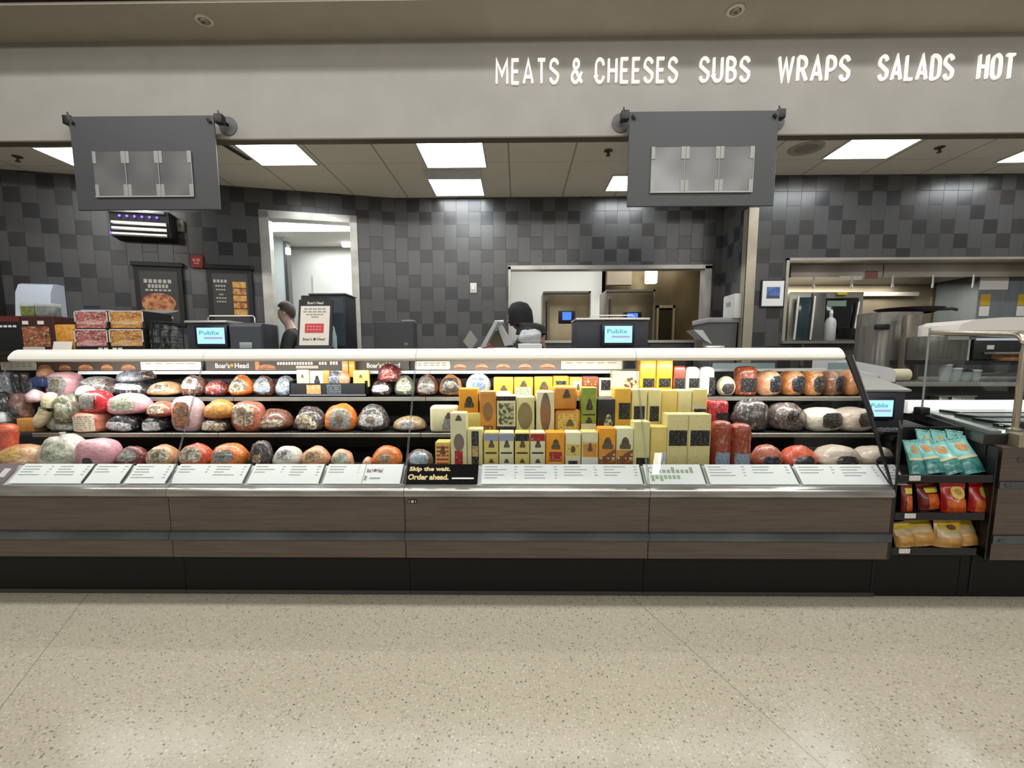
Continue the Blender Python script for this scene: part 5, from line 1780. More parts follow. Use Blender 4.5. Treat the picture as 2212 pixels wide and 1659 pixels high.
# framed sign stand
r, w, h = wbox('counter_sign', 'white notice with red box in a dark slanting frame, standing on the top deck', 'sign', 634, 640, 716, 748, 2.80, .1)
lean = R(12)
r.rotation_euler = (-lean, 0, 0)
P('sign_foot', MB().rbox(-w / 2, w / 2, -.012, .03, 0, .022, .003, 1), M_dark, r)
P('sign_frame', MB().box(-w / 2 + .01, w / 2 - .012, .0, .014, .022, h), M_dark, r)
P('notice_paper', MB().box(-w / 2 + .024, w / 2 - .026, -.002, -.0002, .03, h * .87), M_cream, r)
P('red_box', MB().box(-w * .26, w * .24, -.0032, -.0021, h * .34, h * .52), mat('notice_red', (206, 62, 66), .5), r)
m = MB()
for (z, a) in ((.80, .3), (.745, .32), (.69, .24), (.64, .1)):
    for k in range(5):
        x_ = -w * a + 2 * w * a * k / 5
        m.box(x_, x_ + w * a * .3, -.003, -.0021, h * z, h * z + h * .022)
P('printed_lines', m, M_txtg, r)
m = MB()
for k in range(5):
    x_ = -w * .2 + w * .08 * k
    m.box(x_, x_ + w * .05, -.0042, -.0033, h * .45, h * .475).box(x_, x_ + w * .05, -.0042, -.0033, h * .39, h * .415)
P('red_box_print', m, mat('notice_pink', (232, 150, 150), .5), r)
local_text(r, "Boar's", -w * .3, -w * .06, h * .19, h * .245, M_txtd, .004, -.0024)
local_text(r, "Head", w * .08, w * .28, h * .19, h * .245, M_txtd, .004, -.0024)
P('brand_mark', MB().lathe([(.0085, -.0032), (.0085, -.0021)], (w * .01, 0, h * .215), 10, 1), M_txtd, r)
local_text(r, "Boar's Head", -w * .22, w * .2, h * .905, h * .96, M_txtw, .003, -.0008)
# dark appliance behind it
r, w, h = wbox('dispenser_cabinet', 'dark upright cabinet behind the framed notice, in front of the doorway', 'cabinet', 652, 636, 748, 748, 3.04, .2)
P('cabinet_body', MB().rbox(-w / 2, w / 2, 0, .2, 0, h, .008), mat('cabinet_dark', (34, 36, 42), .5), r)
P('cabinet_lid', MB().rbox(-w / 2 + .05, w / 2 + .006, -.005, .2, h + .001, h + .012, .004, 1), mat('lid_grey', (84, 86, 88), .4), r)
P('side_panel', MB().rbox(w / 2 - .1, w / 2 - .012, -.004, -.0002, .03, h - .02, .002, 1), mat('cabinet_panel', (62, 72, 82), .45), r)
m = MB().lathe([(.016, .11), (.018, .12), (.018, .2), (.007, .24), (.007, .26)], (w / 2 - .075, -.024, -.05), 10).tube([(w / 2 - .075, -.024, .21), (w / 2 - .1, -.03, .215)], .006, 6)
r2 = solo('spray_bottle', 'small pale spray bottle standing by the dark cabinet next to the framed notice', 'bottle', m.warp(lambda p: Vector((p.x + r.location.x, p.y + r.location.y, p.z + r.location.z - .06 + .0))), mat('bottle_pale', (170, 196, 204), .3))
r2.location.z = ZT + .0005

r, w, h = wbox('grey_box', 'plain dark grey box with a pale strip on top, below the white switch', 'box', 808, 694, 893, 748, 3.12, .12)
P('box_body', MB().rbox(-w / 2, w / 2, 0, .12, 0, h, .004, 1), mat('box_dark_grey', (62, 62, 65), .5), r)
P('pale_strip', MB().rbox(w * .2, w / 2 - .002, .01, .1, h + .0005, h + .012, .003, 1), mat('strip_pale_grey', (142, 146, 150), .4), r)
P('tape_spot', MB().box(w * .26, w * .36, -.0012, -.0001, h * .18, h * .28), mat('tape_grey', (112, 112, 108), .5), r)

# slicers
r, w, h = wbox('meat_slicer', 'silver meat slicer with an angled carriage, in front of the kitchen window', 'slicer', 1040, 696, 1106, 748, 3.05, .25)
P('slicer_base', MB().rbox(-w / 2 - .03, w / 2 + .03, .02, .25, 0, .02, .006), M_steelpan, r)
P('slicer_arm', MB().slab((-w / 2, .05, .018), (-w / 2 + .03, .05, .018), (w * .08, .05, h), (-w * .04, .05, h), .16), mat('slicer_aluminium', (188, 190, 188), .35, .5), r)
P('product_chute', MB().slab((-w * .04, .05, h), (w * .14, .05, h), (w / 2 + .01, .05, h * .22), (w / 2 - .05, .05, h * .16), .16), mat('slicer_pale', (196, 198, 196), .35, .3), r)
P('slicer_blade', MB().lathe([(.06, .1), (.062, .105), (.06, .11)], (0, 0, .078), 24, 1), mat('blade_steel', (120, 112, 92), .3, .9), r)
P('handle', MB().tube([(-.015, .03, h), (.045, .03, h + .005)], .011, 8), M_steelpan, r)
r, w, h = wbox('slicer_plate', 'grey diamond-shaped plate leaning beside the silver slicer', 'slicer part', 1000, 713, 1032, 748, 3.08, .05)
P('plate', MB().prism([(0, 0), (w / 2, h * .5), (0, h), (-w / 2, h * .45)], 1, 0, .014), mat('plate_grey_pale', (150, 148, 140), .45), r)
P('plate_foot', MB().rbox(-.03, .03, -.01, .04, 0, .01, .003, 1), M_steelpan, r)
r, w, h = wbox('plastic_wrap_heap', 'heap of clear plastic bags on a small white box by the slicer', 'plastic bags', 1119, 712, 1171, 748, 3.0, .16)
P('white_box', MB().rbox(-w / 2, w / 2, 0, .16, 0, h * .32, .004, 1), M_white, r)
fnw = sup(w * .95, .15, h * .74, .9, .9, 77, .3)
P('bags', MB().grid(lambda u, v: fnw(2 * PI * u, -PI / 2 + PI * v) + Vector((0, .08, h * .33)), 24, 14, True), mat_film('bag_film', (206, 210, 210), .8, .15), r, smooth=80)
r, w, h = wbox('meat_slicer', 'small grey slicer with tilted plate near the wall corner', 'slicer', 1500, 713, 1567, 748, 3.1, .2)
P('slicer_base', MB().rbox(-.02, w / 2, .0, .2, 0, h * .22, .006), M_steelpan, r)
P('tilted_plate', MB().slab((-w / 2, .02, h), (-w * .2, .02, h * .98), (w * .12, .02, h * .3), (-w * .1, .02, h * .45), .14), mat('slicer_pale', (196, 198, 196), .35, .3), r)
P('slicer_stand', MB().box(-.03, .0, .04, .16, 0, h * .55), M_steelv, r)

# ------------------------------------------------------------------ things on the slanted wall
def on_left(name, label, cat, px0, py0, px1, py1, group=None, off=.003):
    u0, z1 = LW((px0), py0, off)
    u1, z0 = LW(px1, py1, off)
    p = LP((u0 + u1) / 2, z0, off)
    return T(name, label, cat, p, AL, group), u1 - u0, z1 - z0


r, w, h = on_left('fan_unit', 'black wall unit with silver louvres and a row of violet lights', 'wall unit', 254, 461, 384, 526)
P('housing', MB().prism([(0, 0), (-.16, .02), (-.17, h), (0, h)], 0, -w / 2, w / 2), M_black, r)
fw_ = w * .92
for k in range(3):
    z = .02 + h * .2 * k
    P('louvre', MB().prism([(-.168, z), (-.186, z + .012), (-.186, z + h * .1), (-.168, z + h * .13)], 0, -w / 2 + .02, -w / 2 + .02 + fw_), M_steelpan, r)
P('top_bar', MB().rbox(-w / 2, -w / 2 + fw_ + .01, -.19, -.165, h * .9, h, .004), M_steelpan, r)
vio = mat('violet_light', (110, 80, 255), .4, emis=4., ecol=(92, 60, 255))
for k in range(6):
    x_ = -w / 2 + w * (.18 + .125 * k)
    P('violet_lamp', MB().lathe([(.013, -.178), (.011, -.184), (.002, -.186)], (x_, 0, h * .77), 10, 1), vio, r)
P('violet_lamp', MB().lathe([(.014, -.172), (.012, -.188), (.002, -.19)], (-w / 2 + .014, 0, h * .14), 10, 1), vio, r)
P('end_cover', MB().rbox(w / 2 - .035, w / 2 + .02, -.16, .0, .01, h * .96, .02), M_dark, r)
r, w, h = on_left('outlet_box', 'small beige wall box beside the black louvred unit', 'outlet', 384, 477, 400, 502)
P('outlet_plate', MB().rbox(-w / 2, w / 2, -.04, 0, 0, h, .006), mat('beige_plastic', (150, 146, 130), .5), r)
P('outlet_button', MB().box(-w * .2, w * .2, -.044, -.0402, h * .35, h * .65), mat('beige_dark', (120, 116, 104), .5), r)
r, w, h = on_left('fire_notice', 'small red square notice between the two framed posters', 'notice', 413, 552, 441, 580)
P('notice_plate', MB().rbox(-w / 2, w / 2, -.035, 0, 0, h, .004, 1), mat('notice_red_dark', (150, 44, 40), .45), r)
P('notice_symbol', MB().box(-w * .3, -w * .08, -.037, -.0352, h * .5, h * .72).box(w * .02, w * .3, -.037, -.0352, h * .5, h * .74).box(-w * .2, w * .2, -.037, -.0352, h * .3, h * .42), mat('notice_pale', (206, 140, 132), .5), r)
M_board = mat('chalkboard_grey', (58, 56, 52), .5)


def poster(px, label, art):
    r, w, h = on_left('framed_poster', label, 'poster', *px)
    P('poster_frame', MB().rbox(-w / 2, w / 2, -.05, 0, -.03, h - .03, .006, 1), M_black, r)
    P('frame_cornice', MB().rbox(-w / 2 - .02, w / 2 + .02, -.07, 0, h - .05, h, .008, 1), M_black, r)
    P('poster_print', MB().box(-w / 2 + .055, w / 2 - .045, -.053, -.0502, .02, h - .1), M_board, r)
    m = MB()
    if art == 'roll':
        pts = [(-w * .02 + w * .36 * math.cos(2 * PI * i / 20), h * .33 + h * .17 * math.sin(2 * PI * i / 20)) for i in range(20)]
        P('sandwich_picture', MB().prism(pts, 1, -.0555, -.0532), mat_noise('sandwich_print', (206, 150, 96), (140, 66, 48), 18, rough=.5, lo=.4, hi=.6), r)
        pts = [(-w * .02 + w * .4 * math.cos(PI * i / 12), h * .22 - h * .05 * math.sin(PI * i / 12)) for i in range(13)]
        P('plate_picture', MB().prism(pts, 1, -.0565, -.0556), mat('plate_print', (160, 156, 148), .5), r)
        m2 = MB()
        for k in range(6):
            m2.box(-w * .28 + w * .56 * k / 6, -w * .28 + w * .56 * k / 6 + w * .067, -.0545, -.0532, h * .08, h * .115)
        P('brand_line', m2, mat('chalk_white', (176, 172, 164), .6), r)
        for (z, a, hh) in ((.66, .3, .06), (.58, .22, .06), (.53, .28, .03)):
            for k in range(6):
                x_ = -w * a + 2 * w * a * k / 6
                m.box(x_, x_ + w * a * .24, -.0545, -.0532, h * z, h * z + h * hh)
    else:
        n_ = 5
        for k in range(n_):
            z = h * (.16 + .115 * k)
            P('sandwich_picture', MB().rbox(w * .06, w * .36, -.0565, -.0532, z, z + h * .1, .004, 1), (mat_noise('bread_print', (222, 176, 92), (190, 130, 60), 20, rough=.5) if k % 2 == 0 else mat_noise('filling_print', (150, 70, 52), (214, 160, 84), 24, rough=.5, lo=.4, hi=.6)), r)
        for (z, a, hh) in ((.70, .16, .05), (.63, .12, .03), (.57, .11, .025), (.49, .05, .025), (.43, .12, .025), (.37, .11, .025)):
            for k in range(4):
                x_ = -w * .2 - w * a + 2 * w * a * k / 4
                m.box(x_, x_ + w * a * .36, -.0545, -.0532, h * z, h * z + h * hh)
    P('fine_writing', m, mat('chalk_white', (176, 172, 164), .6), r)
    return r


poster((291, 566, 405, 700), 'framed blackboard poster with a large filled roll', 'roll')
poster((448, 572, 553, 702), 'framed blackboard poster with a tall stack of sandwich layers', 'stack')
# white towel dispenser
r, w, h = on_left('towel_dispenser', 'white paper towel dispenser with rounded top on the slanted wall', 'dispenser', 66, 616, 150, 720)
prof = [(0, 0), (-.26, 0), (-.27, .06), (-.22, h * .8), (-.17, h * .97), (-.12, h), (0, h)]
P('dispenser_cover', MB().prism(prof, 0, -w / 2, w / 2), mat('dispenser_white', (196, 204, 216), .35), r)
P('blue_label', MB().box(-w * .1, w * .1, -.252, -.246, h * .52, h * .55).box(w / 2, w / 2 + .001, -.16, -.12, h * .3, h * .52), mat('label_small_blue', (110, 124, 180), .5), r)
P('paper_outlet', MB().box(-w * .4, w * .4, -.275, -.2, h * .0, h * .03), M_txtg, r)
# on the straight back wall
p = atY(1023, 633, 5.96)
r = T('light_switch', 'white switch plate on the dark tiled wall left of the kitchen window', 'switch', (p.x, 5.958, p.z))
h = zat(611, 5.96) - p.z
P('switch_plate', MB().rbox(-.042, .042, -.012, 0, 0, h, .005), mat('switch_white', (214, 212, 204), .4), r)
P('switch_rocker', MB().rbox(-.016, .016, -.018, -.0122, h * .3, h * .7, .003, 1), M_white, r)
# right wall: paper notice in frame, towel box, bin
a, b = atY(1648, 607, 5.3), atY(1691, 661, 5.3)
r = T('framed_notice', 'white framed notice with a blue picture, beside the steel corner guard', 'notice', ((a.x + b.x) / 2, 5.315, b.z))
w, h = b.x - a.x, a.z - b.z
P('frame_back', MB().rbox(-w / 2 - .012, w / 2 + .022, -.014, 0, -.014, h + .012, .003, 1), M_dark, r)
P('notice_paper', MB().box(-w / 2, w / 2, -.017, -.0145, 0, h), M_white, r)
P('blue_picture', MB().box(-w * .3, w * .32, -.0185, -.0172, h * .42, h * .76), mat_noise('picture_blue', (96, 140, 206), (60, 84, 140), 14, rough=.5), r)
P('picture_foot', MB().box(-w * .3, w * .32, -.0185, -.0172, h * .3, h * .42), mat('picture_navy', (72, 78, 104), .5), r)
r = T('towel_dispenser', 'narrow white dispenser on the side wall by the steel corner guard', 'dispenser', (2.53, 5.51, zat(690, 5.4)))
h = zat(636, 5.4) - zat(690, 5.4)
P('dispenser_cover', MB().rbox(-.09, -.001, -.15, .15, 0, h, .02), mat('dispenser_warm_white', (204, 204, 198), .4), r)
P('dispenser_label', MB().box(-.092, -.0905, -.06, .06, h * .5, h * .7), M_txtg, r)
r = T('waste_bin', 'grey bin with a paler rim under the narrow white dispenser', 'bin', (2.36, 5.66, 0))
zt = zat(700, 5.5)
P('bin_body', MB().add([(-.13, -.22, 0), (.12, -.22, 0), (.12, .22, 0), (-.13, .22, 0), (-.16, -.25, zt), (.15, -.25, zt), (.15, .25, zt), (-.16, .25, zt)], [(3, 2, 1, 0), (4, 5, 6, 7), (0, 1, 5, 4), (1, 2, 6, 5), (2, 3, 7, 6), (3, 0, 4, 7)]), mat('bin_grey', (86, 86, 88), .5), r)
P('bin_rim', MB().rbox(-.18, .165, -.27, .27, zt + .001, zt + .06, .012), mat('bin_rim_grey', (142, 142, 144), .45), r)

# ------------------------------------------------------------------ kitchen ovens seen through the window
M_bronze = mat_noise('oven_steel', (150, 136, 110), (118, 106, 84), 2.2, (1, 1, .5), .32, .8)
M_blue = mat('display_blue', (60, 110, 230), .3, emis=1.2, ecol=(60, 116, 236))


def oven(px0, py0, px1, Y, d, label, first):
    a, b = atY(px0, 680, Y), atY(px1, 680, Y)
    w = b.x - a.x
    h = zat(py0, Y)
    r = T('kitchen_oven', label, 'oven', ((a.x + b.x) / 2, Y + .3, 0), group='ovens in the back kitchen')
    P('oven_body', MB().rbox(-w / 2, w / 2, -.27, .3, 0, h, .01), M_steelv, r)
    dr = P('oven_door', MB().rbox(-w / 2 + .09, w / 2 - .04, -.3, -.271, .5, h - .06, .008), M_bronze, r)
    P('door_handle', MB().tube([(-w / 2 + .05, -.31, .9), (-w / 2 + .05, -.31, h - .15)], .014, 8), mat('oven_dark_trim', (88, 80, 66), .35, .7), dr)  # handle in a darker trim colour
    o = Vector((r.location.x, Y, 0))
    X = lambda px: atY(px, 685, Y).x - o.x
    b_ = P('control_panel', MB().rbox(X(d[0]), X(d[2]), -.33, -.3005, zat(d[3], Y), zat(d[1], Y), .01), M_black, r)
    P('control_display', MB().box(X(d[0]) + .06, X(d[2]) - .06, -.333, -.3305, zat(d[3], Y) + .05, zat(d[1], Y) - .02), M_blue, b_)
    P('frame_edge', MB().box(w / 2 - .03, w / 2, -.278, -.2705, .3, h).box(-w / 2, w / 2, -.278, -.2705, h - .03, h), M_steel, r)
    return r


oven(1173, 629, 1276, 7.3, (1206, 672, 1242, 699), 'bronze-steel oven with blue display in front of the white kitchen wall', True)
oven(1309, 626, 1415, 7.3, (1346, 675, 1385, 694), 'bronze-steel oven with blue display beside the dark kitchen doorway', False)
a = atY(1392, 612, 8.4)
r = T('wall_lamp', 'small bright lamp high behind the ovens in the back kitchen', 'lamp', (a.x + .12, 8.45, a.z))
P('lamp_box', MB().rbox(-.1, .1, -.08, .03, 0, .25, .02), M_lampdim, r)
P('lamp_arm', MB().tube([(0, .0, .2), (.2, .25, .33), (.35, .4, .4)], .03, 8), M_steelpan, r)

# ------------------------------------------------------------------ steel alcove: hood, combi oven, panel and clutter
hy = 5.62
r = T('exhaust_hood', 'stainless exhaust hood with pale clips across the alcove', 'hood', ((ax0 + ax1) / 2, hy, zat(602, hy)))
X = lambda px, y=600: atY(px, y, hy).x - r.location.x
hb = zat(568, hy) - r.location.z
P('hood_band', MB().box(X(1708), X(1906), 0, .03, 0, hb).box(X(1908), X(2330), 0, .03, 0, hb), mat_noise('hood_steel', (214, 208, 196), (150, 140, 122), 1.3, (1, 1, .3), .3, .45, detail=1), r)
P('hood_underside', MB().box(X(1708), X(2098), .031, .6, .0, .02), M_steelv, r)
for px in (1758, 1840, 1928, 2015, 2102):
    P('filter_clip', MB().rbox(X(px) - .012, X(px) + .012, -.012, -.001, -.13, .03, .004, 1), M_steelpan, r)
P('filter_rail', MB().box(X(1712), X(2086), .62, .66, -.14, -.09), M_steel, r)
P('notice_strip', MB().box(X(1813), X(1862), -.006, -.0005, -.03, .014), M_white, r)
P('pink_notice', MB().box(X(1868), X(1895), -.006, -.0005, -.02, .07), mat('notice_dusty_pink', (150, 104, 96), .5), r)
# ledge
le = 1.418
r_le = T('steel_ledge', 'narrow steel ledge under the combi oven', 'ledge', (3.6, 5.35, le - .03))
P('ledge_top', MB().box(ax0 - 3.6 - .03, xat(1896, 5.3, 738) - 3.6, -.09, -.032, 0, .03).box(ax0 - 3.6 + .015, xat(1896, 5.3, 738) - 3.6, -.032, .6, .0, .03), M_steel, r_le)
P('ledge_bracket', MB().box(ax0 - 3.6 + .2, ax0 - 3.6 + .23, -.06, -.031, -.25, -.001), M_steelv, r_le)
Y = 5.62
a, b = atY(1706, 690, Y), atY(1866, 690, Y)
r = T('combi_oven', 'steel combi oven with an open glass door and dark window', 'oven', ((a.x + b.x) / 2, Y, le + .001))
X = lambda px: atY(px, 690, Y).x - r.location.x
Z = lambda py: zat(py, Y) - r.location.z
w, h = b.x - a.x, Z(632)
P('oven_body', MB().rbox(-w / 2, w / 2, .03, .6, 0, h, .01), mat_steel('oven_steel_plain', (178, 174, 162), .34, (1, 8, 1)), r)
P('oven_front', MB().rbox(X(1753), X(1782), 0, .035, .01, h - .02, .006), mat('oven_grey_front', (104, 104, 98), .4, .5), r)
P('dark_window', MB().rbox(X(1783), X(1852), -.002, .032, .03, Z(646), .008), mat('oven_window', (12, 14, 14), .12), r)
P('painted_reflection', MB().box(X(1784), X(1825), -.0042, -.0022, Z(664), Z(652)), mat('oven_green', (120, 146, 128), .3), r)  # green plate painted as a reflection on the dark window
P('door_handle', MB().tube([(X(1849), -.03, Z(655)), (X(1844), -.03, Z(712))], .012, 8), M_steelpan, r)
d_ = P('glass_door', MB().rbox(X(1718), X(1748), -.03, -.005, .02, Z(645), .006), mat('oven_glass_dark', (46, 60, 64), .12), r)
P('door_handle', MB().tube([(X(1713), -.045, .02), (X(1717), -.045, Z(643))], .015, 8).tube([(X(1748), -.045, .02), (X(1752), -.045, Z(643))], .015, 8), M_steelpan, d_)
P('yellow_sticker', MB().rbox(X(1805), X(1826), -.003, .03, Z(640), Z(634), .002, 1), mat('sticker_yellow', (206, 190, 40), .45), r)
Y = 5.34
p = atY(1794, 700, Y)
m = MB().lathe([(.05, 0), (.056, .01), (.056, .2), (.045, .24), (.018, .265), (.018, .3)], seg=16)
r = T('squeeze_bottle', 'pale grey squeeze bottle standing in front of the combi oven', 'bottle', (p.x, Y, le + .0006))
P('bottle_body', m, mat('bottle_grey', (176, 178, 176), .35), r)
P('spray_head', MB().lathe([(.016, .3), (.02, .31), (.012, .345)], seg=12).tube([(0, 0, .335), (-.045, 0, .35)], .008, 6), M_white, r)
r = T('paper_box', 'small beige carton on the steel ledge by the ribbed drum', 'box', (xat(1879, 5.4, 725), 5.42, le + .0006))
P('carton_body', MB().rbox(-.075, .075, -.05, .1, 0, zat(710, 5.4) - le, .004, 1), mat('carton_beige', (176, 170, 152), .6), r)
P('carton_flap', MB().box(-.07, .07, -.053, -.0505, .08, .1), mat('carton_beige_dark', (150, 144, 126), .6), r)
# electrical panel
Y = 5.75
a, b = atY(2112, 640, Y), atY(2270, 640, Y)
r = T('control_cabinet', 'grey-blue control cabinet with white plate and yellow warning stickers', 'cabinet', ((a.x + b.x) / 2, Y + .2, zat(735, Y)))
X = lambda px: atY(px, 640, Y).x - r.location.x
Z = lambda py: zat(py, Y) - r.location.z
w, h = b.x - a.x, Z(600)
P('cabinet_body', MB().rbox(-w / 2, w / 2, -.2, .38, 0, h, .01), mat_noise('cabinet_bluegrey', (124, 132, 134), (108, 116, 118), 4, (8, 1, .5), .45), r)
P('white_plate', MB().box(X(2113), X(2174), -.207, -.2005, Z(630), Z(604)), M_white, r)
for (p0, p1) in ((2118, 2139), (2199, 2222)):
    P('warning_sticker', MB().box(X(p0), X(p1), -.205, -.2005, Z(664), Z(640)), mat('warning_yellow', (204, 170, 50), .5), r)
    P('sticker_text', MB().box(X(p0), X(p1), -.205, -.2005, Z(686), Z(665)), M_white, r)
# rear counter and its equipment
ry0, rz_ = 3.72, 1.04
rx0 = xat(1822, ry0, 840)
r = T('rear_counter', 'dark steel-edged work counter behind the hot food case', 'counter', ((rx0 + 5.4) / 2, 4.1, 0))
o = Vector(r.location)
P('counter_top', MB().rbox(rx0, 5.4, ry0, 4.75, rz_ - .035, rz_, .006, 1), M_steelh, r, world=True)
P('counter_body', MB().box(rx0 + .02, 5.38, ry0 + .15, 4.48, .1, rz_ - .036), M_case_in, r, world=True)
P('counter_leg', MB().box(rx0 + .03, rx0 + .07, ry0 + .03, ry0 + .07, 0, rz_ - .036), M_steelv, r, world=True)
P('under_shelf', MB().box(rx0 + .05, 5.3, ry0 + .02, ry0 + .149, .80, .82), M_steelv, r, world=True)
for (a, b, lb) in ((2040, 2062, 'steel food pan on the shelf below the rear counter top'), (2068, 2120, 'wider steel food pan on the shelf below the rear counter top')):
    x0, x1 = xat(a, ry0, 850), xat(b, ry0, 850)
    rr = T('food_pan', lb, 'pan', ((x0 + x1) / 2, ry0 + .09, .8205))
    P('pan_body', MB().rbox(-(x1 - x0) / 2, (x1 - x0) / 2, -.05, .05, 0, .1, .012), M_steelh, rr)
    P('pan_rim', MB().rbox(-(x1 - x0) / 2 - .008, (x1 - x0) / 2 + .008, -.057, .057, .1005, .108, .003, 1), M_steelpan, rr)
# ribbed steel drum
Y = 4.21
a, b = atY(1896, 740, Y), atY(2012, 740, Y)
w, h = b.x - a.x, zat(676, Y) - rz_
r = T('steel_kettle', 'large ribbed stainless drum standing on the rear counter', 'kettle', ((a.x + b.x) / 2, Y + .2, rz_ + .0006))


def drum(u, v):
    th = 2 * PI * u
    rib = 1 + .028 * (abs(math.sin(th * 11)) - .5) * (1 if v < .8 else 0)
    return (w / 2 * spow(math.cos(th), .75) * rib, .2 * spow(math.sin(th), .75) * rib, h * .8 * v)


P('ribbed_wall', MB().grid(drum, 132, 1, True), mat_steel('drum_steel', (176, 172, 162), .3, (14, 14, .5), .5), r, smooth=50)
P('top_collar', MB().grid(lambda u, v: (w / 2 * 1.0 * spow(math.cos(2 * PI * u), .75), .2 * spow(math.sin(2 * PI * u), .75), h * (.8 + .2 * v)), 48, 1, True), mat_steel('collar_steel', (188, 184, 174), .26, (3, 3, 1), .5), r)
P('top_lid', MB().grid(lambda u, v: ((w / 2 * .995 * v) * spow(math.cos(2 * PI * u), .75), .199 * v * spow(math.sin(2 * PI * u), .75), h * (.995)), 48, 2, True), M_steel, r)
P('side_handle', MB().rbox(-w / 2 - .012, -w / 2 + .1, -.2, -.15, h * .74, h * .82, .01), M_black, r)
p = atY(2015, 680, 4.0)
r = T('frying_pan', 'wide black pan lying across the ribbed drum', 'pan', (p.x + .12, 4.4, rz_ + h + .002))
P('pan_dish', MB().lathe([(.17, 0), (.25, .04), (.26, .04), (.18, -.0)], seg=32), M_blackmatte, r)
P('pan_handle', MB().tube([(.25, 0, .036), (.38, -.02, .04), (.42, -.03, .028)], .014, 8), M_black, r)
# equipment stand with shelf, canopy and clear cups
r = T('warmer_stand', 'black warming shelf unit with white rounded canopy above the rear counter', 'warmer', (4.3, 3.95, rz_ + .0006))
o = Vector(r.location)
X = lambda px, y, Y: atY(px, y, Y).x
Yw = 3.78
P('shelf_board', MB().box(X(2012, 785, Yw), 5.2, Yw, 4.2, zat(790, Yw), zat(781, Yw)), M_black, r, world=True)
P('stand_post', MB().rbox(X(2019, 700, Yw), X(2046, 700, Yw), Yw + .26, Yw + .33, rz_ + .001, zat(676, Yw), .01), M_steelv, r, world=True)
P('stand_post', MB().rbox(5.1, 5.2, Yw + .26, Yw + .33, rz_ + .001, zat(715, Yw), .01), M_steelv, r, world=True)
x0 = X(2052, 712, Yw)
cz0, cz1 = zat(727, Yw), zat(690, Yw)
P('canopy', MB().prism([(x0, cz0), (x0 + .04, cz0 + .085), (x0 + .14, cz1 - .015), (x0 + .35, cz1), (5.25, cz1 + .02), (5.25, cz0 - .01)], 1, Yw - .05, Yw + .38), mat('canopy_white', (222, 214, 206), .35), r, world=True)
P('canopy_band', MB().box(x0 + .1, 5.2, Yw - .054, Yw - .0505, cz0 + .02, cz0 + .035), mat('canopy_taupe', (176, 162, 150), .4), r, world=True)
P('back_box', MB().rbox(X(2108, 760, Yw), 5.2, Yw + .02, 4.2, zat(780, Yw), zat(736, Yw), .01), mat('warmer_black', (30, 29, 32), .4), r, world=True)
P('lit_strip', MB().box(X(2113, 735, Yw), 5.1, Yw + .01, Yw + .0195, zat(738, Yw), zat(733, Yw)), mat('strip_white', (200, 206, 220), .4, emis=.4), r, world=True)
P('small_logo', MB().box(X(2136, 753, Yw), X(2151, 753, Yw), Yw + .013, Yw + .0195, zat(757, Yw), zat(748, Yw)), M_txtw, r, world=True)
P('tray_edge', MB().rbox(X(2125, 765, Yw), 5.1, Yw - .1, Yw + .0, zat(768, Yw), zat(763, Yw), .004, 1), mat('tray_grey', (120, 114, 106), .4), r, world=True)
rr = T('bread_loaf', 'tan piece of food on the black warming shelf', 'bread', (X(2170, 776, Yw) + .05, Yw - .06 + .09, zat(781, Yw) + .001))
fnb = sup(.28, .12, .06, .8, .8, 5, .05)
P('crust', lump_mesh(fnb), mat_noise('crust_tan', (206, 148, 92), (166, 104, 58), 20), rr, smooth=80)
P('paper_slip', MB().box(-.1, .1, -.06, .06, -.0008, .0004), M_cream, rr)
rr = T('steel_bin', 'square steel bin on the black warming shelf behind the glass guard', 'bin', ((X(2012, 755, Yw) + X(2098, 755, Yw)) / 2, Yw + .12, zat(781, Yw) + .001))
w = X(2098, 755, Yw) - X(2012, 755, Yw)
h = zat(728, Yw) - zat(781, Yw)
P('bin_wall', MB().rbox(-w / 2, w / 2, -.1, .12, 0, h, .008), mat_steel('bin_steel', (150, 148, 138), .3, (18, 18, .6), .5), rr)
P('bin_edge', MB().box(w / 2 - .012, w / 2 + .003, -.106, -.101, 0, h).box(-w * .06, w / 2, -.106, -.101, h - .03, h), M_steelpan, rr)
for k, (px, hh, lb) in enumerate(((2040, .13, 'tall clear cup on the rear counter, under the square steel bin'), (2062, .1, 'clear cup beside the tall one on the rear counter'), (2084, .08, 'clear cup with a black lid on the rear counter'), (2104, .085, 'clear cup nearest the steel pipe on the rear counter'))):
    rr = T('clear_cup', lb, 'cup', (xat(px, 3.82, 815), 3.82, rz_ + .0006), group='clear cups on the rear counter')
    P('cup_wall', MB().lathe([(.03, 0), (.036, .01), (.044, hh)], seg=14), mat_film('cup_clear', (200, 206, 204), .45, .1), rr)
    P('cup_lid', MB().lathe([(.047, hh + .0005), (.047, hh + .008), (.03, hh + .014)], seg=14), M_black if k == 2 else mat_film('cup_lid', (214, 218, 216), .7, .2), rr)
# white sloped wrapping station
Y = 3.42
a, b = atY(1806, 800, Y), atY(1936, 800, Y)
w = b.x - a.x
r = T('wrapping_station', 'white sloped station with a brown lower edge, beyond the end of the case', 'station', ((a.x + b.x) / 2, Y, 0))
za, zb = zat(778, Y), zat(826, Y)
P('white_cover', MB().prism([(-w / 2, zb), (w / 2, zb), (w / 2, zb + .075), (w / 2 - .03, zb + .10), (-w / 2 + .06, za), (-w / 2, za)], 1, 0, .28), mat('station_white', (206, 206, 206), .4), r)
P('dark_slot', MB().prism([(-w / 2 + .03, za - .035), (-w / 2 + .16, za - .05), (-w / 2 + .03, za - .055)], 1, -.003, -.0005), M_dark, r)
P('brown_edge', MB().box(-w / 2, w / 2 + .0, -.005, .28, zb - .035, zb - .001), mat('edge_brown', (110, 84, 58), .5), r)
P('station_body', MB().box(-w / 2 + .02, w / 2 - .05, .02, .26, 0, zb - .036), M_black, r)
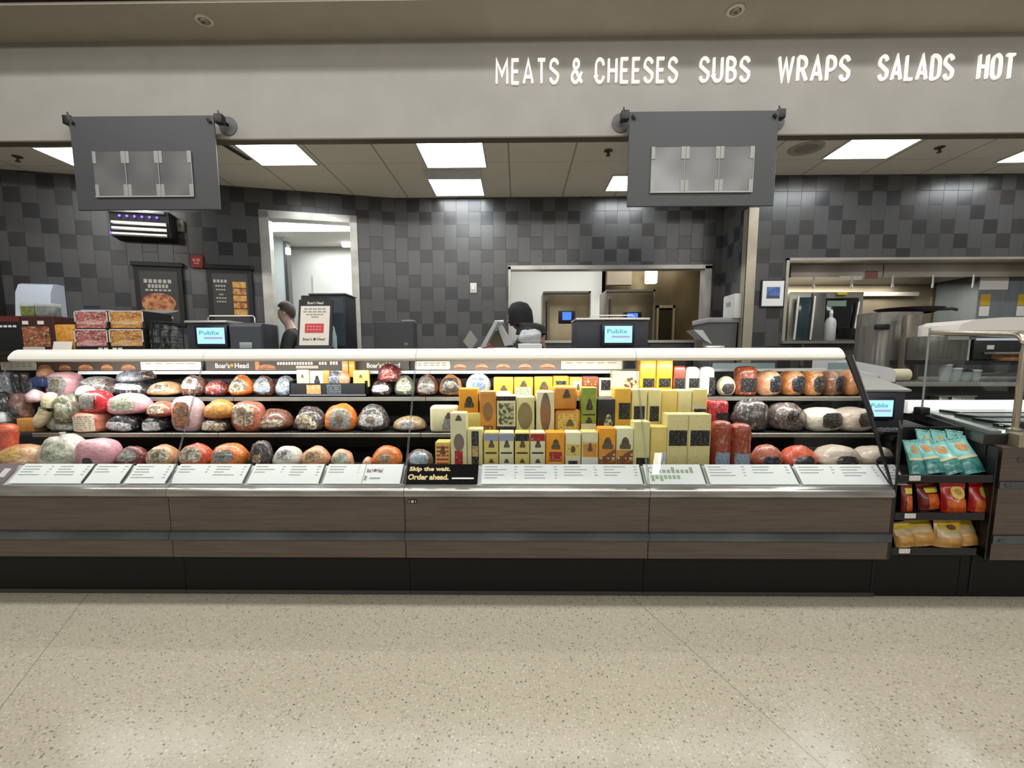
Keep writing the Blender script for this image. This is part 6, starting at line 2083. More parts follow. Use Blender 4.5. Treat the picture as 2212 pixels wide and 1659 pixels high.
p = atY(1945, 805, 3.5)
m = MB().lathe([(.05, 0), (.05, .3)], seg=16, axis=0)
r = T('paper_roll', 'cream paper roll beside the white sloped station', 'paper roll', (p.x, 3.80, rz_ + .056))
P('roll', m, mat('roll_cream', (196, 190, 160), .6), r)
P('roll_core', MB().lathe([(.018, -.006), (.018, .306)], seg=12, axis=0), M_dark, r)

# ------------------------------------------------------------------ corner: counter with scale, snack shelves, hot food case
r = T('corner_counter', 'black corner counter carrying the third scale', 'counter', (2.35, 3.0, 0))
P('counter_top', MB().prism([(2.115, 2.60), (2.46, 2.60), (2.74, 3.28), (2.115, 3.28)], 2, .775, .80), M_black, r, world=True)
P('counter_body', MB().prism([(2.13, 2.63), (2.46, 2.63), (2.70, 3.26), (2.13, 3.26)], 2, 0, .774), M_case_in, r, world=True)
o3, w, h = scale_('charcoal scale with glowing blue screen on the black corner counter', 1874, 848, 1972, (1888, 865, 1942, 900), 2.86, .80, False, None, False)
P('sloping_lid', MB().slab((-w / 2, .02, h + .001), (w / 2 + .02, .02, h + .001), (w / 2 - .02, .29, h + .075), (-w / 2, .29, h + .09), .012), M_steelpan, o3)
P('wire_guard', MB().tube([(0, .25, h + .06), (0, .25, h + .115), (w / 2 - .02, .25, h + .10), (w / 2 + .01, .25, h + .05)], .005, 6), M_steelpan, o3)
p = atY(1918, 918, 2.7)
r = T('keypad', 'low black keypad with small coloured keys below the third scale', 'keypad', (p.x + .02, 2.70, .8006))
P('keypad_base', MB().rbox(-.1, .12, -.07, .07, 0, .022, .006), M_dark, r)
m1, m2 = MB(), MB()
for i in range(5):
    for j in range(3):
        (m2 if (i, j) in ((3, 1), (4, 0)) else m1).rbox(-.08 + i * .038, -.056 + i * .038, -.05 + j * .035, -.028 + j * .035, .0222, .028, .002, 1)
P('key', m1, M_grey, r)
P('coloured_key', m2, mat('key_pink', (214, 120, 110), .4), r)

# snack shelves, skewed to fit the corner
SL, SR = .77, .40
cx0, cx1 = 1.874, 2.338


def skew(p):
    t_ = (p.x - cx0) / (cx1 - cx0)
    return Vector((p.x + (p.y - 2.255) * (SL + (SR - SL) * t_), p.y, p.z))


zs = [zat(1038, 2.255), zat(1118, 2.255), zat(1193, 2.255)]
r = T('snack_shelf', 'black corner shelf unit with three tiers of bagged snacks', 'shelf unit', (2.1, 2.4, 0))
yb = 2.56
M_unit = mat('snack_unit_black', (25, 24, 23), .45)
P('side_panel', MB().box(cx0 - .012, cx0, 2.252, yb, .235, zat(926, 2.252)).warp(skew), M_black, r, world=True)
P('side_panel', MB().box(cx1, cx1 + .008, 2.252, yb, .235, .80).warp(skew), M_black, r, world=True)
P('back_panel', MB().box(cx0, cx1, yb - .01, yb, .235, .86).warp(skew), M_unit, r, world=True)
P('wood_edge', MB().box(1.8575, 1.8615, 2.252, 2.33, .231, .56), M_wood, r, world=True)
for k, z in enumerate(zs):
    s_ = P('shelf', MB().box(cx0 + .001, cx1 - .001 - .02 * k, 2.262, yb - .011, z, z + .012).warp(skew), M_unit, r, world=True)
    P('shelf_front', MB().rbox(cx0 + .001, cx1 - .001 - .02 * k, 2.252, 2.2615, z - .008, z + .03, .003, 1), M_unit, s_, world=True)
    x_ = xat((1957, 1955, 1950)[k], 2.25, 1100)
    P('price_tag', MB().rbox(x_, x_ + .055, 2.247, 2.2515, z + .003, z + .028, .001, 1), mat_print('price_tag', (222, 220, 214), (110, 106, 100), .5, 160, .6), s_, world=True)
P('toe_box', MB().prism([(xat(1884, 2.32, 1240), 2.322), (HX_ := xat(2150, 2.255, 1100) - .078, 2.322), (HX_ + .12, 2.6), (2.15, 2.6)], 2, .0, .232), M_toe, r, world=True)
for px in (1884, 2097):
    P('toe_seam', MB().box(xat(px, 2.32, 1240) - .004, xat(px, 2.32, 1240) + .004, 2.3175, 2.3215, .025, .23), M_blackmatte, r, world=True)


def bag_mesh(w, d, h, seed, nu=12, nv=14):
    """pillow bag: flat crimped top, bulging belly, folded foot"""
    off = Vector((seed * 2.3, seed * 1.1, 0))

    def side(sgn):
        def fn(u, v):
            x = (2 * u - 1)
            b = (1 - abs(x) ** 2.6) ** .6 if abs(x) < 1 else 0
            belly = max(0, math.sin(PI * min(1, (v + .12) / 1.0) ** .8)) if v < .9 else max(0, math.sin(PI * min(1., (.9 + .12)) ** .8)) * (1 - v) / .1
            if v < .06:
                belly = max(belly, .75)
            y = sgn * d / 2 * b * belly
            y += .006 * mnoise.noise(Vector((x * 3, v * 6, sgn)) + off) * (1 - abs(x))
            ww = w / 2 * (1 - .06 * math.sin(PI * v)) * (1 if v < .92 else 1 + (v - .92) * .4)
            z = h * v + (.004 * math.sin(u * 40) if v > .97 else 0)
            return (x * ww, y, z)
        return fn
    return side


def snack_bag(px0, py0, px1, py1, tier, label, scheme, group, lean=0., tilt=0., dy=.0, z0=None, rz=0.):
    Y = 2.34 + dy
    a, b = atY(px0, (py0 + py1) / 2, Y), atY(px1, (py0 + py1) / 2, Y)
    w = b.x - a.x
    zb = zs[tier] + .0125 if z0 is None else z0
    h = (zat(py0, Y) - zb) / max(.5, math.cos(lean))
    r = T('snack_bag', label, 'snack bag', ((a.x + b.x) / 2, Y, zb + .001), rz, group, -lean, tilt)
    s = rnd.random() * 20
    fn = bag_mesh(w, min(.075, w * .6), h, s)
    body, top, panel = scheme
    m = MB()
    m.grid(fn(-1), 12, 16)
    m.grid(fn(1), 12, 16)
    P('bag_body', m, body, r, smooth=70)

    def band(v0, v1, u0, u1, k=-.0018, mt=None, nm='printed_band', rounded=False):
        f_ = fn(-1)

        def g(u, v):
            a_, b_ = 2 * u - 1, 2 * v - 1
            s_ = 1 - (.3 * a_ * a_ * b_ * b_ if rounded else 0)
            q = f_(.5 + (u0 - .5 + (u1 - u0) * u) * s_ if not rounded else (u0 + u1) / 2 + (u1 - u0) / 2 * a_ * s_, (v0 + v1) / 2 + (v1 - v0) / 2 * b_ * s_)
            return (q[0], q[1] + k, q[2])
        P(nm, MB().grid(g, 10, 8), mt, r, smooth=70)
    for (nm, v0, v1, u0, u1, mt, rd) in panel:
        band(v0, v1, u0, u1, -.0018 if nm != 'snack_emblem' else -.0034, mt, nm, rd)
    P('crimped_seal', MB().grid(lambda u, v: (w * (u - .5) * 1.02, .002 * math.sin(u * 60), h * (.985 + .035 * v)), 24, 1), top, r, smooth=0)
    return r


M_teal = mat_noise('bag_teal', (88, 160, 152), (44, 112, 110), 40, rough=.35, coat=.4)
M_aqua = mat_noise('bag_aqua', (158, 214, 204), (112, 184, 176), 20, rough=.35, coat=.4)
M_bagcream = mat('bag_cream', (222, 206, 160), .4)
M_chip = mat_noise('chip_picture', (206, 164, 102), (180, 128, 76), 40, rough=.45)
M_redbag = mat_noise('bag_red', (206, 40, 30), (168, 26, 22), 10, rough=.35, coat=.4)
M_orangeb = mat_noise('bag_orange', (222, 112, 36), (196, 78, 26), 26, rough=.4, coat=.4)
M_yel = mat('bag_yellow', (228, 206, 82), .4)
M_sandb = mat_noise('bag_sand', (214, 166, 90), (190, 138, 66), 22, rough=.4, coat=.3)
M_tanb = mat_noise('bag_pale_sand', (206, 186, 148), (190, 166, 122), 14, rough=.4, coat=.3)
M_olive_t = mat('bag_top_yellow', (206, 176, 56), .4)
teal = (M_teal, M_aqua, (('upper_panel', .46, .97, .04, .96, M_aqua, False), ('cream_stripe', .40, .47, .04, .96, M_bagcream, False), ('snack_emblem', .6, .86, .3, .75, M_chip, True)))
redb = (M_redbag, M_redbag, (('orange_foot', .04, .46, .14, .94, M_orangeb, False), ('yellow_panel', .48, .9, .34, .92, M_yel, True), ('snack_emblem', .62, .82, .5, .82, M_chip, True)))
redd = (mat_noise('bag_darkred', (140, 40, 26), (92, 24, 18), 10, rough=.4, coat=.3), M_redbag, (('orange_foot', .04, .6, .3, .95, M_orangeb, False), ('yellow_panel', .66, .86, .3, .95, M_yel, False)))
sand = (M_sandb, M_tanb, (('upper_panel', .5, .74, .05, .95, M_tanb, False), ('yellow_panel', .72, .95, .1, .9, M_olive_t, False)))
sandb_ = (M_sandb, M_tanb, (('upper_panel', .36, .72, .04, .96, M_tanb, False), ('yellow_panel', .56, .94, .14, .92, M_olive_t, False), ('snack_emblem', .64, .82, .38, .72, mat('emblem_brown', (116, 66, 44), .45), True)))
g1, g2, g3 = 'teal snack bags on the top tier', 'red snack bags on the middle tier', 'sand-coloured snack bags on the bottom tier'
for (px, py0, lb) in ((1990, 935, 'teal bag lying behind at the wall of the top tier'), (2022, 936, 'teal bag lying behind the second standing teal bag'), (2056, 936, 'teal bag lying behind with a dark fold, next to the hot case')):
    o = snack_bag(px, py0, px + 40, 1000, 0, lb, teal, g1, R(22), R(8), .10)
snack_bag(1968, 958, 2003, 1021, 0, 'teal bag standing first on the top tier, by the case panel', teal, g1, R(24), R(3), -.02)
snack_bag(2002, 957, 2046, 1023, 0, 'teal bag with round snack picture, second from the case panel', teal, g1, R(30), R(-6))
snack_bag(2040, 960, 2090, 1023, 0, 'teal bag slumped sideways, third from the case panel', teal, g1, R(30), R(-16))
snack_bag(2080, 953, 2134, 1023, 0, 'teal bag with round snack picture, nearest the hot case', teal, g1, R(30), R(-10))
snack_bag(1948, 1047, 1973, 1105, 1, 'narrow orange-red bag at the case panel on the middle tier', redd, g2, R(6), 0, -.02)
snack_bag(1986, 1046, 2032, 1110, 1, 'dark red bag, second on the middle tier', redd, g2, R(10), R(-4), .02)
snack_bag(2038, 1045, 2086, 1110, 1, 'bright red bag with yellow panel beside the dark red one', redb, g2, R(6), R(-3), -.02, rz=-.2)
snack_bag(2094, 1045, 2146, 1110, 1, 'bright red bag with yellow panel at the end of the middle tier', redb, g2, R(6), R(2), -.02, rz=-.1)
snack_bag(1937, 1131, 1980, 1184, 2, 'sand-coloured bag at the case panel on the bottom tier', sand, g3, R(16), R(-8), -.03)
snack_bag(1968, 1124, 2026, 1182, 2, 'sand-coloured bag with mixed yellow top, second on the bottom tier', sand, g3, R(16), R(-6), -.01)
snack_bag(2018, 1123, 2079, 1182, 2, 'sand-coloured bag with yellow label and brown emblem', sandb_, g3, R(10), R(3), -.03)
snack_bag(2073, 1126, 2118, 1182, 2, 'sand-coloured bag last on the bottom tier, beside the empty dark end', sand, g3, R(20), R(-6), -.01)
snack_bag(2072, 1122, 2110, 1170, 2, 'sand-coloured bag mostly hidden behind the last one on the bottom tier', sand, g3, R(10), R(8), .05)

# hot food case on the far side of the corner
r = T('hot_food_case', 'hot food case with walnut front and steel pipe glass guard at the photo edge', 'display case', (3.2, 2.8, 0))
HX = xat(2150, 2.255, 1100)
HS = .444
zt_ = zat(966, 2.25)


def hp(y, z, dx=0):
    return (HX + (y - 2.255) * HS + dx, y, z)


def hprism(y0, y1, z0, z1, dx0=0., x1=4.6):
    return MB().prism([(HX + (y0 - 2.255) * HS + dx0, y0), (x1, y0), (x1, y1), (HX + (y1 - 2.255) * HS + dx0, y1)], 2, z0, z1)


P('toe_kick', hprism(2.322, 3.2, .0, .232, -.105), M_toe, r, world=True)
P('lower_panel', hprism(2.252, 2.33, .231, .318), M_wood, r, world=True)
P('upper_panel', hprism(2.252, 2.33, .362, .60), M_wood, r, world=True)
P('top_panel', hprism(2.252, 2.33, .637, zt_ - .002), M_wood, r, world=True)
P('side_wall', MB().prism([(HX, 2.335), (HX + .02, 2.335), (HX + .47, 3.3), (HX + .45, 3.3)], 2, .232, zt_ - .002), M_case_in, r, world=True)
for (z0, z1) in ((.320, .36), (.602, .635)):
    P('bumper_rail', hprism(2.242, 2.30, z0, z1), M_bumper, r, world=True)
    x_ = HX + .02
    P('rail_tag', MB().rbox(x_, x_ + .03, 2.237, 2.2415, z0 + .008, z0 + .024, .002, 1), M_grey, r, world=True)
P('badge', MB().rbox(HX + .075, HX + .105, 2.247, 2.2515, zt_ - .075, zt_ - .05, .003, 1), M_grey, r, world=True)
ztop = zat(940, 2.25)
P('steel_trim', MB().prism([(HX + .065, 2.246), (4.6, 2.246), (4.6, 2.33), (HX + .10, 2.33)], 2, zt_, ztop), mat_steel('trim_champagne', (206, 192, 160), .3, (4, 1, 1)), r, world=True)
P('counter_slab', MB().prism([(HX - .02, 2.332), (4.6, 2.332), (4.6, 3.34), (HX + .462, 3.34)], 2, zt_, ztop - .012), mat('slab_dark', (52, 54, 54), .2), r, world=True)
P('glass_top', MB().prism([(HX + .0, 2.334), (HX + .5, 2.334), (HX + .93, 3.3), (HX + .49, 3.3)], 2, ztop - .0115, ztop - .004), mat('glass_green_edge', (96, 110, 104), .08), r, world=True)
P('side_channel', MB().prism([(HX + .02, 2.34), (HX + .075, 2.34), (HX + .53, 3.3), (HX + .475, 3.3)], 2, ztop - .0035, ztop + .006), mat('channel_grey', (150, 152, 150), .3, .5), r, world=True)
m = MB()
for k in range(4):
    y0 = 2.42 + .22 * k
    m.rbox(HX + .2 + (y0 - 2.25) * HS, 4.4, y0, y0 + .17, ztop - .0035, ztop + .012, .004, 1)
P('food_well', m, mat('well_dark', (40, 46, 46), .15, .4), r, world=True)
yb = 3.36
xb = xat(1961, yb, 880)
P('white_panel', MB().rbox(xb, 4.6, yb, yb + .06, zat(894, yb), zat(866, yb), .012), mat('panel_white_glow', (240, 240, 236), .4, emis=.35), r, world=True)  # white panel, no lamp; a faint glow is added to its material
P('white_panel_foot', MB().box(xb + .03, 4.6, yb + .005, yb + .05, ztop - .012, zat(894.2, yb)), M_dark, r, world=True)
M_pipe = mat('pipe_champagne', (196, 184, 160), .25, .9)
A = atY(2190, 950, 2.40)
A.z = ztop
zp = zat(726, 2.40)
B = atY(2012, 719, 3.05)
pts = [(A.x, 2.40, ztop - .002), (A.x - .005, 2.40, zp - .09)]
for k in range(7):
    t_ = k / 6 * PI / 2
    d_ = (Vector((B.x, 3.05, B.z)) - Vector((A.x, 2.40, zp))).normalized()
    q = Vector((A.x, 2.40, zp - .07)) + d_ * (.07 * (1 - math.cos(t_))) + Vector((0, 0, .07 * math.sin(t_)))
    pts.append(tuple(q))
pts.append((B.x, 3.05, B.z))
P('guard_pipe', MB().tube(pts, .0155, 12), M_pipe, r, world=True)
P('pipe_foot', MB().lathe([(.034, 0), (.034, .012), (.02, .02)], (A.x, 2.40, ztop - .004), 18), M_pipe, r, world=True)
q1 = Vector((A.x, 2.42, ztop + .03))
P('guard_glass', MB().slab((B.x, 3.05, ztop + .02), (A.x - .03, 2.43, ztop + .02), (A.x - .03, 2.43, zp - .02), (B.x, 3.05, B.z - .02), .006), mat_glass('guard_glass', (.95, .975, .965), .05), r, world=True)
P('glass_edge', MB().tube([(B.x - .012, 3.05, ztop - .003), (B.x - .012, 3.05, B.z + .03)], .006, 6), mat('glass_edge_pale', (150, 156, 150), .2), r, world=True)
P('glass_clamp', MB().rbox(B.x - .045, B.x + .02, 3.02, 3.08, ztop - .003, ztop + .05, .008), M_dark, r, world=True)
P('glass_clamp', MB().rbox(A.x + .03, A.x + .08, 2.38, 2.44, ztop - .003, ztop + .045, .008), M_grey, r, world=True)
# ------------------------------------------------------------------ people
def skin_mesh(name, verts, edges, radii, mat_, parent, sub=2, root=0):
    me = bpy.data.meshes.new(name)
    me.from_pydata([Vector(v) for v in verts], edges, [])
    o = bpy.data.objects.new(name, me)
    COL.objects.link(o)
    md = o.modifiers.new('skin', 'SKIN')
    md.use_smooth_shade = True
    md.branch_smoothing = .6
    sv = me.skin_vertices[0].data
    for i, r_ in enumerate(radii):
        sv[i].radius = r_ if isinstance(r_, tuple) else (r_, r_)
        sv[i].use_root = i == root
    ms = o.modifiers.new('sub', 'SUBSURF')
    ms.levels = ms.render_levels = sub
    dg = bpy.context.evaluated_depsgraph_get()
    m2 = bpy.data.meshes.new_from_object(o.evaluated_get(dg))
    m2.name = name
    bpy.data.objects.remove(o)
    m2.materials.clear()
    m2.materials.append(mat_)
    m2.polygons.foreach_set('use_smooth', [True] * len(m2.polygons))
    q = bpy.data.objects.new(name, m2)
    COL.objects.link(q)
    if parent is not None:
        q.parent = parent
    return q


def body_graph(J):
    """joints -> verts, edges, radii for one continuous body with five-fingered hands"""
    V, Ed, Ra, ix = [], [], [], {}

    def v(n, p, r_):
        ix[n] = len(V)
        V.append(tuple(p))
        Ra.append(r_)
        return ix[n]

    def e(a, b):
        Ed.append((ix[a], ix[b]))
    for n, p, r_ in J['nodes']:
        v(n, p, r_)
    for a, b in J['edges']:
        e(a, b)
    for s in ('l', 'r'):
        w = Vector(V[ix['wrist_' + s]])
        el = Vector(V[ix['elbow_' + s]])
        d = (w - el).normalized()
        side = d.cross(Vector((0, 0, 1)))
        side = side.normalized() if side.length > .05 else Vector((1, 0, 0))
        dn = Vector((0, 0, -1))
        palm = w + d * .055
        v('palm_' + s, palm, (.036, .018))
        e('wrist_' + s, 'palm_' + s)
        for k, (off, ln) in enumerate(((-.027, .058), (-.009, .068), (.009, .064), (.027, .05))):
            a = palm + d * .035 + side * off
            b = a + d * ln * .55 + dn * .008
            c_ = b + d * ln * .4 + dn * .03
            pn = 'palm_' + s
            for q, (pt, rr) in enumerate(((a, .0095), (b, .0085), (c_, .007))):
                nm = f'f{k}{q}{s}'
                v(nm, pt, rr)
                e(pn, nm)
                pn = nm
        a = palm + side * -.035 - d * .005
        b = a + side * -.018 + d * .03 + dn * .01
        v('t0' + s, a, .011)
        v('t1' + s, b, .009)
        e('palm_' + s, 't0' + s)
        e('t0' + s, 't1' + s)
    return V, Ed, Ra


def face(root, c, R_, fwd, mskin):
    """eyes, brows, nose, mouth and ears on a head at C, radius R_, looking along FWD"""
    f_ = Vector(fwd).normalized()
    s_ = f_.cross(Vector((0, 0, 1))).normalized()
    u_ = s_.cross(f_)
    c = Vector(c)
    m = MB()
    for k in (-1, 1):
        p = c + f_ * R_ * .86 + s_ * k * R_ * .36 + u_ * .01
        m.grid(lambda a, b, p=p: p + .011 * Vector((math.cos(2 * PI * a) * math.sin(PI * b), math.sin(2 * PI * a) * math.sin(PI * b), math.cos(PI * b))), 8, 6, True)
    P('eye', m, mat('eye_dark', (40, 32, 28), .3), root)
    m = MB().tube([c + f_ * R_ * .93 + u_ * .012, c + f_ * R_ * 1.1 - u_ * .022, c + f_ * R_ * .95 - u_ * .032], [.008, .014, .01], 8)
    P('nose', m, mskin, root)
    m = MB().tube([c + f_ * R_ * .86 - u_ * .06 - s_ * .022, c + f_ * R_ * .93 - u_ * .058, c + f_ * R_ * .86 - u_ * .06 + s_ * .022], [.004, .007, .004], 8)
    P('mouth', m, mat('lip_brown', (138, 80, 70), .5), root)


def person(label, loc, rz, H, lean, arms, skinc, clothes, hood, hunch=0.):
    """standing figure, local -Y is forward; LEAN bends the trunk forward"""
    k = H / 1.72
    r = T('person', label, 'person', loc, rz)
    mskin = mat('skin_' + hood[0], skinc, .5)

    def b(x, y, z):
        """bend everything above the hip forward"""
        if z > .95:
            t_ = lean
            dz_, dy_ = z - .95, y
            return Vector((x, dy_ * math.cos(t_) - dz_ * math.sin(t_), .95 + dz_ * math.cos(t_) + dy_ * math.sin(t_))) * k
        return Vector((x, y, z)) * k
    nodes = [('pelvis', b(0, 0, .95), (.15 * k, .105 * k)), ('waist', b(0, 0, 1.10), (.135 * k, .095 * k)), ('chest', b(0, 0, 1.28), (.155 * k, .11 * k)),
             ('neckbase', b(0, .01, 1.43), (.075 * k, .06 * k)), ('neck', b(0, -hunch * .4, 1.50 - hunch * .5), .05 * k), ('jaw', b(0, -.025 - hunch, 1.555 - hunch), (.062 * k, .07 * k)), ('head', b(0, -.01 - hunch, 1.625 - hunch), (.073 * k, .088 * k)), ('crown', b(0, -hunch, 1.685 - hunch), (.055 * k, .066 * k))]
    edges = [('pelvis', 'waist'), ('waist', 'chest'), ('chest', 'neckbase'), ('neckbase', 'neck'), ('neck', 'jaw'), ('jaw', 'head'), ('head', 'crown')]
    for s, sg in (('l', -1), ('r', 1)):
        nodes += [('shoulder_' + s, b(sg * .19, 0, 1.39), .062 * k), ('elbow_' + s, Vector(arms[s][0]) * k, .042 * k), ('wrist_' + s, Vector(arms[s][1]) * k, .028 * k),
                  ('hip_' + s, b(sg * .095, 0, .86), .085 * k), ('knee_' + s, b(sg * .1, -.015, .48), .058 * k), ('ankle_' + s, b(sg * .1, .02, .09), .04 * k), ('toe_' + s, b(sg * .11, -.13, .03), .034 * k)]
        edges += [('chest', 'shoulder_' + s), ('shoulder_' + s, 'elbow_' + s), ('elbow_' + s, 'wrist_' + s), ('pelvis', 'hip_' + s), ('hip_' + s, 'knee_' + s), ('knee_' + s, 'ankle_' + s), ('ankle_' + s, 'toe_' + s)]
    V, Ed, Ra = body_graph({'nodes': nodes, 'edges': edges})
    skin_mesh('body', V, Ed, Ra, mskin, r)
    N = {n: (p, rr) for n, p, rr in nodes}

    def cloth(nm, names, eds, grow, mt, ends={}):
        vs = [N[n][0] if n in N else n for n in names]
        rr = []
        for n in names:
            q = N[n][1]
            q = q if isinstance(q, tuple) else (q, q)
            rr.append((q[0] + grow, q[1] + grow))
        return skin_mesh(nm, vs, [(names.index(a), names.index(c_)) for a, c_ in eds], rr, mt, r)
    up = ['pelvis', 'waist', 'chest', 'neckbase', 'shoulder_l', 'elbow_l', 'shoulder_r', 'elbow_r'] + (['wrist_l', 'wrist_r'] if clothes['long'] else [])
    ue = [('pelvis', 'waist'), ('waist', 'chest'), ('chest', 'neckbase'), ('chest', 'shoulder_l'), ('shoulder_l', 'elbow_l'), ('chest', 'shoulder_r'), ('shoulder_r', 'elbow_r')]
    if clothes['long']:
        ue += [('elbow_l', 'wrist_l'), ('elbow_r', 'wrist_r')]
    cloth('shirt', up, ue, .018, clothes['shirt'])
    cloth('trousers', ['pelvis', 'hip_l', 'knee_l', 'ankle_l', 'hip_r', 'knee_r', 'ankle_r'], [('pelvis', 'hip_l'), ('hip_l', 'knee_l'), ('knee_l', 'ankle_l'), ('pelvis', 'hip_r'), ('hip_r', 'knee_r'), ('knee_r', 'ankle_r')], .016, M_black)
    for s in ('l', 'r'):
        a, t_ = N['ankle_' + s][0], N['toe_' + s][0]
        P('shoe', MB().rbox(t_.x - .05, t_.x + .05, t_.y - .06, a.y + .06, .0, .085, .03), M_blackmatte, r)
    hc = N['head'][0]
    fwd = (0, -math.cos(lean), -math.sin(lean) * .6)
    face(r, hc, .09 * k, fwd, mskin)
    for sg in (-1, 1):
        if hood[0] != 'hooded':
            P('ear', MB().rbox(hc.x + sg * .076 * k - .008, hc.x + sg * .076 * k + .008, hc.y - .012, hc.y + .022, hc.z - .03, hc.z + .03, .007), mskin, r)
    q = Vector(fwd).normalized()
    bk = -q
    sd = Vector((1, 0, 0))
    upv = sd.cross(q) * -1 if sd.cross(q).z < 0 else sd.cross(q)
    if hood[0] == 'hooded':
        # closed cloth hood with a face opening, draping over the shoulders
        nb = N['neckbase'][0]
        secs = [(hc + Vector((0, .012, .145)) * k, .02, .02), (hc + Vector((0, .012, .128)) * k, .07, .075), (hc + Vector((0, .014, .07)) * k, .098, .112), (hc + Vector((0, .02, 0)) * k, .104, .118),
                (hc + Vector((0, .03, -.07)) * k, .102, .112), ((hc * .45 + nb * .55), .12, .115), (nb + Vector((0, 0, .02)), .165, .125), (nb + Vector((0, 0, -.06)), .215, .14)]

        def hf(u, v):
            i = v * (len(secs) - 1)
            j = min(int(i + 1e-6), len(secs) - 2)
            t_ = i - j
            c0, x0, y0 = secs[j]
            c1, x1, y1 = secs[j + 1]
            half = .62 * max(0., math.sin(PI * min(1, max(0, (v - .2) / .5))))       # opening around the face
            th = -PI / 2 + half + (2 * PI - 2 * half) * u
            c_ = c0.lerp(c1, t_)
            return c_ + Vector(((x0 + (x1 - x0) * t_) * k * math.cos(th), (y0 + (y1 - y0) * t_) * k * math.sin(th), 0))
        P('hood', MB().grid(hf, 28, 24), M_blackmatte, r, smooth=80)
    else:
        def ha(u, v):
            th = 2 * PI * u
            front = .5 - .5 * math.sin(th)                    # 1 towards the face
            p0 = -.75 + 1.3 * front
            ph = p0 + (PI / 2 - p0) * v
            return hc + Vector((0, .014, .012)) * k + Vector((.086 * math.cos(th) * math.cos(ph), .102 * math.sin(th) * math.cos(ph), .122 * math.sin(ph))) * k
        P('hair', MB().grid(ha, 26, 14, True), mat('hair_dark_brown', (58, 40, 34), .6), r, smooth=80)
    return r, N, k


# hooded worker behind the kitchen window, seen from the side
p = atY(1128, 700, 4.6)
M_shirtb = mat('shirt_black', (20, 20, 22), .75)
HH = (zat(655, 4.6) + .01) * 1.72 / 1.645
person('person in black hooded top with red gloves, working at the silver slicer', (p.x + .22, 4.6, 0), R(-100), HH, R(16),
       {'l': ((-.23, -.20, 1.14), (-.10, -.40, 1.26)), 'r': ((.23, -.24, 1.14), (.08, -.42, 1.26))}, (150, 96, 78), {'shirt': M_shirtb, 'long': True}, ('hooded',), .07)
rp = [o for o in COL.objects if o.get('category') == 'person'][-1]
mg = mat('glove_red', (170, 48, 44), .5)
for sx, y in ((-.10, -.46), (.08, -.48)):
    k = HH / 1.72
    c_ = Vector((sx * k, y * k, 1.265 * k))
    f_ = sup(.10, .13, .07, .8, .8, 3, .05)
    P('glove', MB().grid(lambda u, v: f_(2 * PI * u, -PI / 2 + PI * v) + c_ - Vector((0, 0, .035)), 14, 10, True), mg, rp, smooth=80)
# worker in the doorway, bending down
p = atY(612, 705, 6.25)
person('person with dark brown hair and black shirt, bending in the white doorway', (p.x + .27, 6.15, 0), R(-70), 1.95, R(12),
       {'l': ((-.24, -.16, 1.12), (-.16, -.38, 1.16)), 'r': ((.24, -.16, 1.10), (.14, -.38, 1.14))}, (196, 166, 150), {'shirt': M_shirtb, 'long': False}, ('haired',))
rp = [o for o in COL.objects if o.get('category') == 'person'][-1]
for s_, sx, y0, y1, z in (('l', -.165, -.33, -.38, 1.155), ('r', .145, -.33, -.38, 1.135)):
    k = 1.95 / 1.72
    P('glove_cuff', MB().tube([Vector((sx * k, y0 * k, z * k)), Vector((sx * k, y1 * k, z * k))], .04, 10), mat('glove_blue', (120, 150, 200), .5), rp)

# ------------------------------------------------------------------ light
W = bpy.data.worlds.new('world')
SC.world = W
W.use_nodes = True
bg = W.node_tree.nodes['Background']
bg.inputs[0].default_value = (1, .985, .955, 1)
bg.inputs[1].default_value = .26

warm = (1, .975, .93)
cool = (.95, .98, 1)
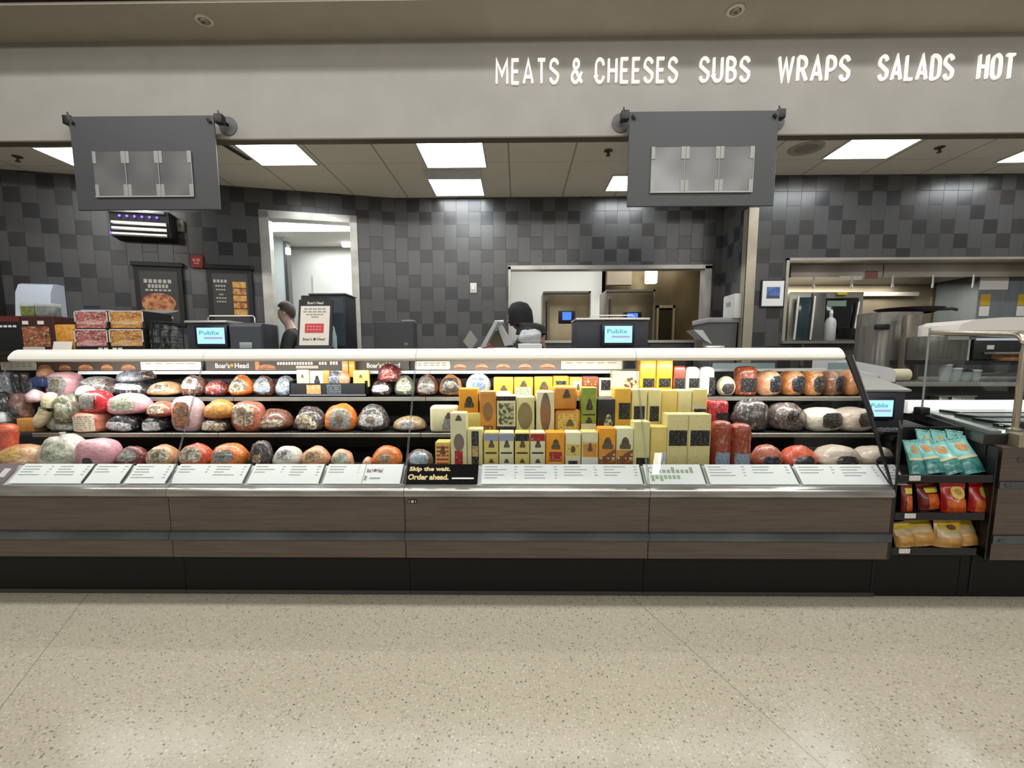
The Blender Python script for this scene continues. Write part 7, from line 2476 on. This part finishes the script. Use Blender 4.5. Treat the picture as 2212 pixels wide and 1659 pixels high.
# store lamps over the shopping aisle: rows parallel to the case, plus added fill
area('aisle_lamp', (0, 2.45, 4.9), (0, 0, 0), 13, .25, 112, warm)
area('aisle_lamp', (0, 1.25, 4.7), (R(4), 0, 0), 13, 1.5, 75, warm)  # broad panel added to soften the shade at the soffit top
area('store_lamp', (0, -5.6, 4.9), (R(58), 0, 0), 15, .5, 380, warm)
area('aisle_spot_lamp', (2.6, -2.4, 5.0), (R(20), 0, 0), .14, .45, 5, warm)
for x in (-4.4, -2.2, 0, 2.2, 4.4):  # five added spots that strengthen the overhead light
    area('aisle_spot_lamp', (x, 2.5, 4.8), (0, 0, 0), .35, .35, 22, (.96, .98, 1))
# lamps inside the case sections
for i in range(4):
    x0, x1 = CX_[i], CX_[i + 1]
    area('case_lamp', ((x0 + x1) / 2, 2.672, 1.222), (R(24), 0, 0), x1 - x0 - .06, .03, 7, (1, .98, .93))
# white rooms behind
area('hall_lamp', ((hx0_ := -2.6), 6.55, 3.04), (0, 0, 0), 2.0, .35, 42, (1, 1, .97))
area('hall_lamp', (-2.4, 7.55, 3.0), (0, 0, 0), 2.0, .2, 18, (1, 1, .97))
area('kitchen_lamp', (.9, 7.1, 3.15), (0, 0, 0), 2.2, .5, 48, (1, .98, .93))
area('kitchen_lamp', (2.6, 7.6, 3.1), (0, 0, 0), 1.6, .5, 45, (1, .93, .8))
area('hood_lamp', (4.1, 5.95, 2.14), (R(8), 0, 0), 2.2, .25, 26, (1, .95, .85))
area('hot_case_lamp', (3.4, 3.2, 1.0), (0, 0, 0), 1.2, .04, 2, (1, .98, .93))
# strip light in the hall ceiling and lamp there
r = T('strip_light', 'long bright strip light on the ceiling of the white room behind the doorway', 'ceiling light', (-2.6, 6.6, 3.06))
P('strip_body', MB().box(-1.2, 1.2, -.2, .2, -.03, -.001), M_lightframe, r)
P('strip_diffuser', MB().box(-1.18, 1.18, -.18, .18, -.04, -.0305), M_lamp, r)
p = atY(623, 543, 7.2)
r = T('wall_lamp', 'tiny bright lamp on the post inside the white room', 'lamp', (p.x, 7.19, p.z - .05))
P('lamp_box', MB().rbox(-.03, .03, -.03, .03, 0, .1, .01), M_lampdim, r)
p = atY(748, 527, 7.6)
r = T('wall_lamp', 'bright lamp by the far jamb inside the white room', 'lamp', (p.x, 7.6, p.z - .05))
P('lamp_box', MB().rbox(-.07, .07, -.03, .03, 0, .1, .02), M_lampdim, r)
P('lamp_mount', MB().box(-.01, .01, -.01, .29, .04, .06), M_grey, r)
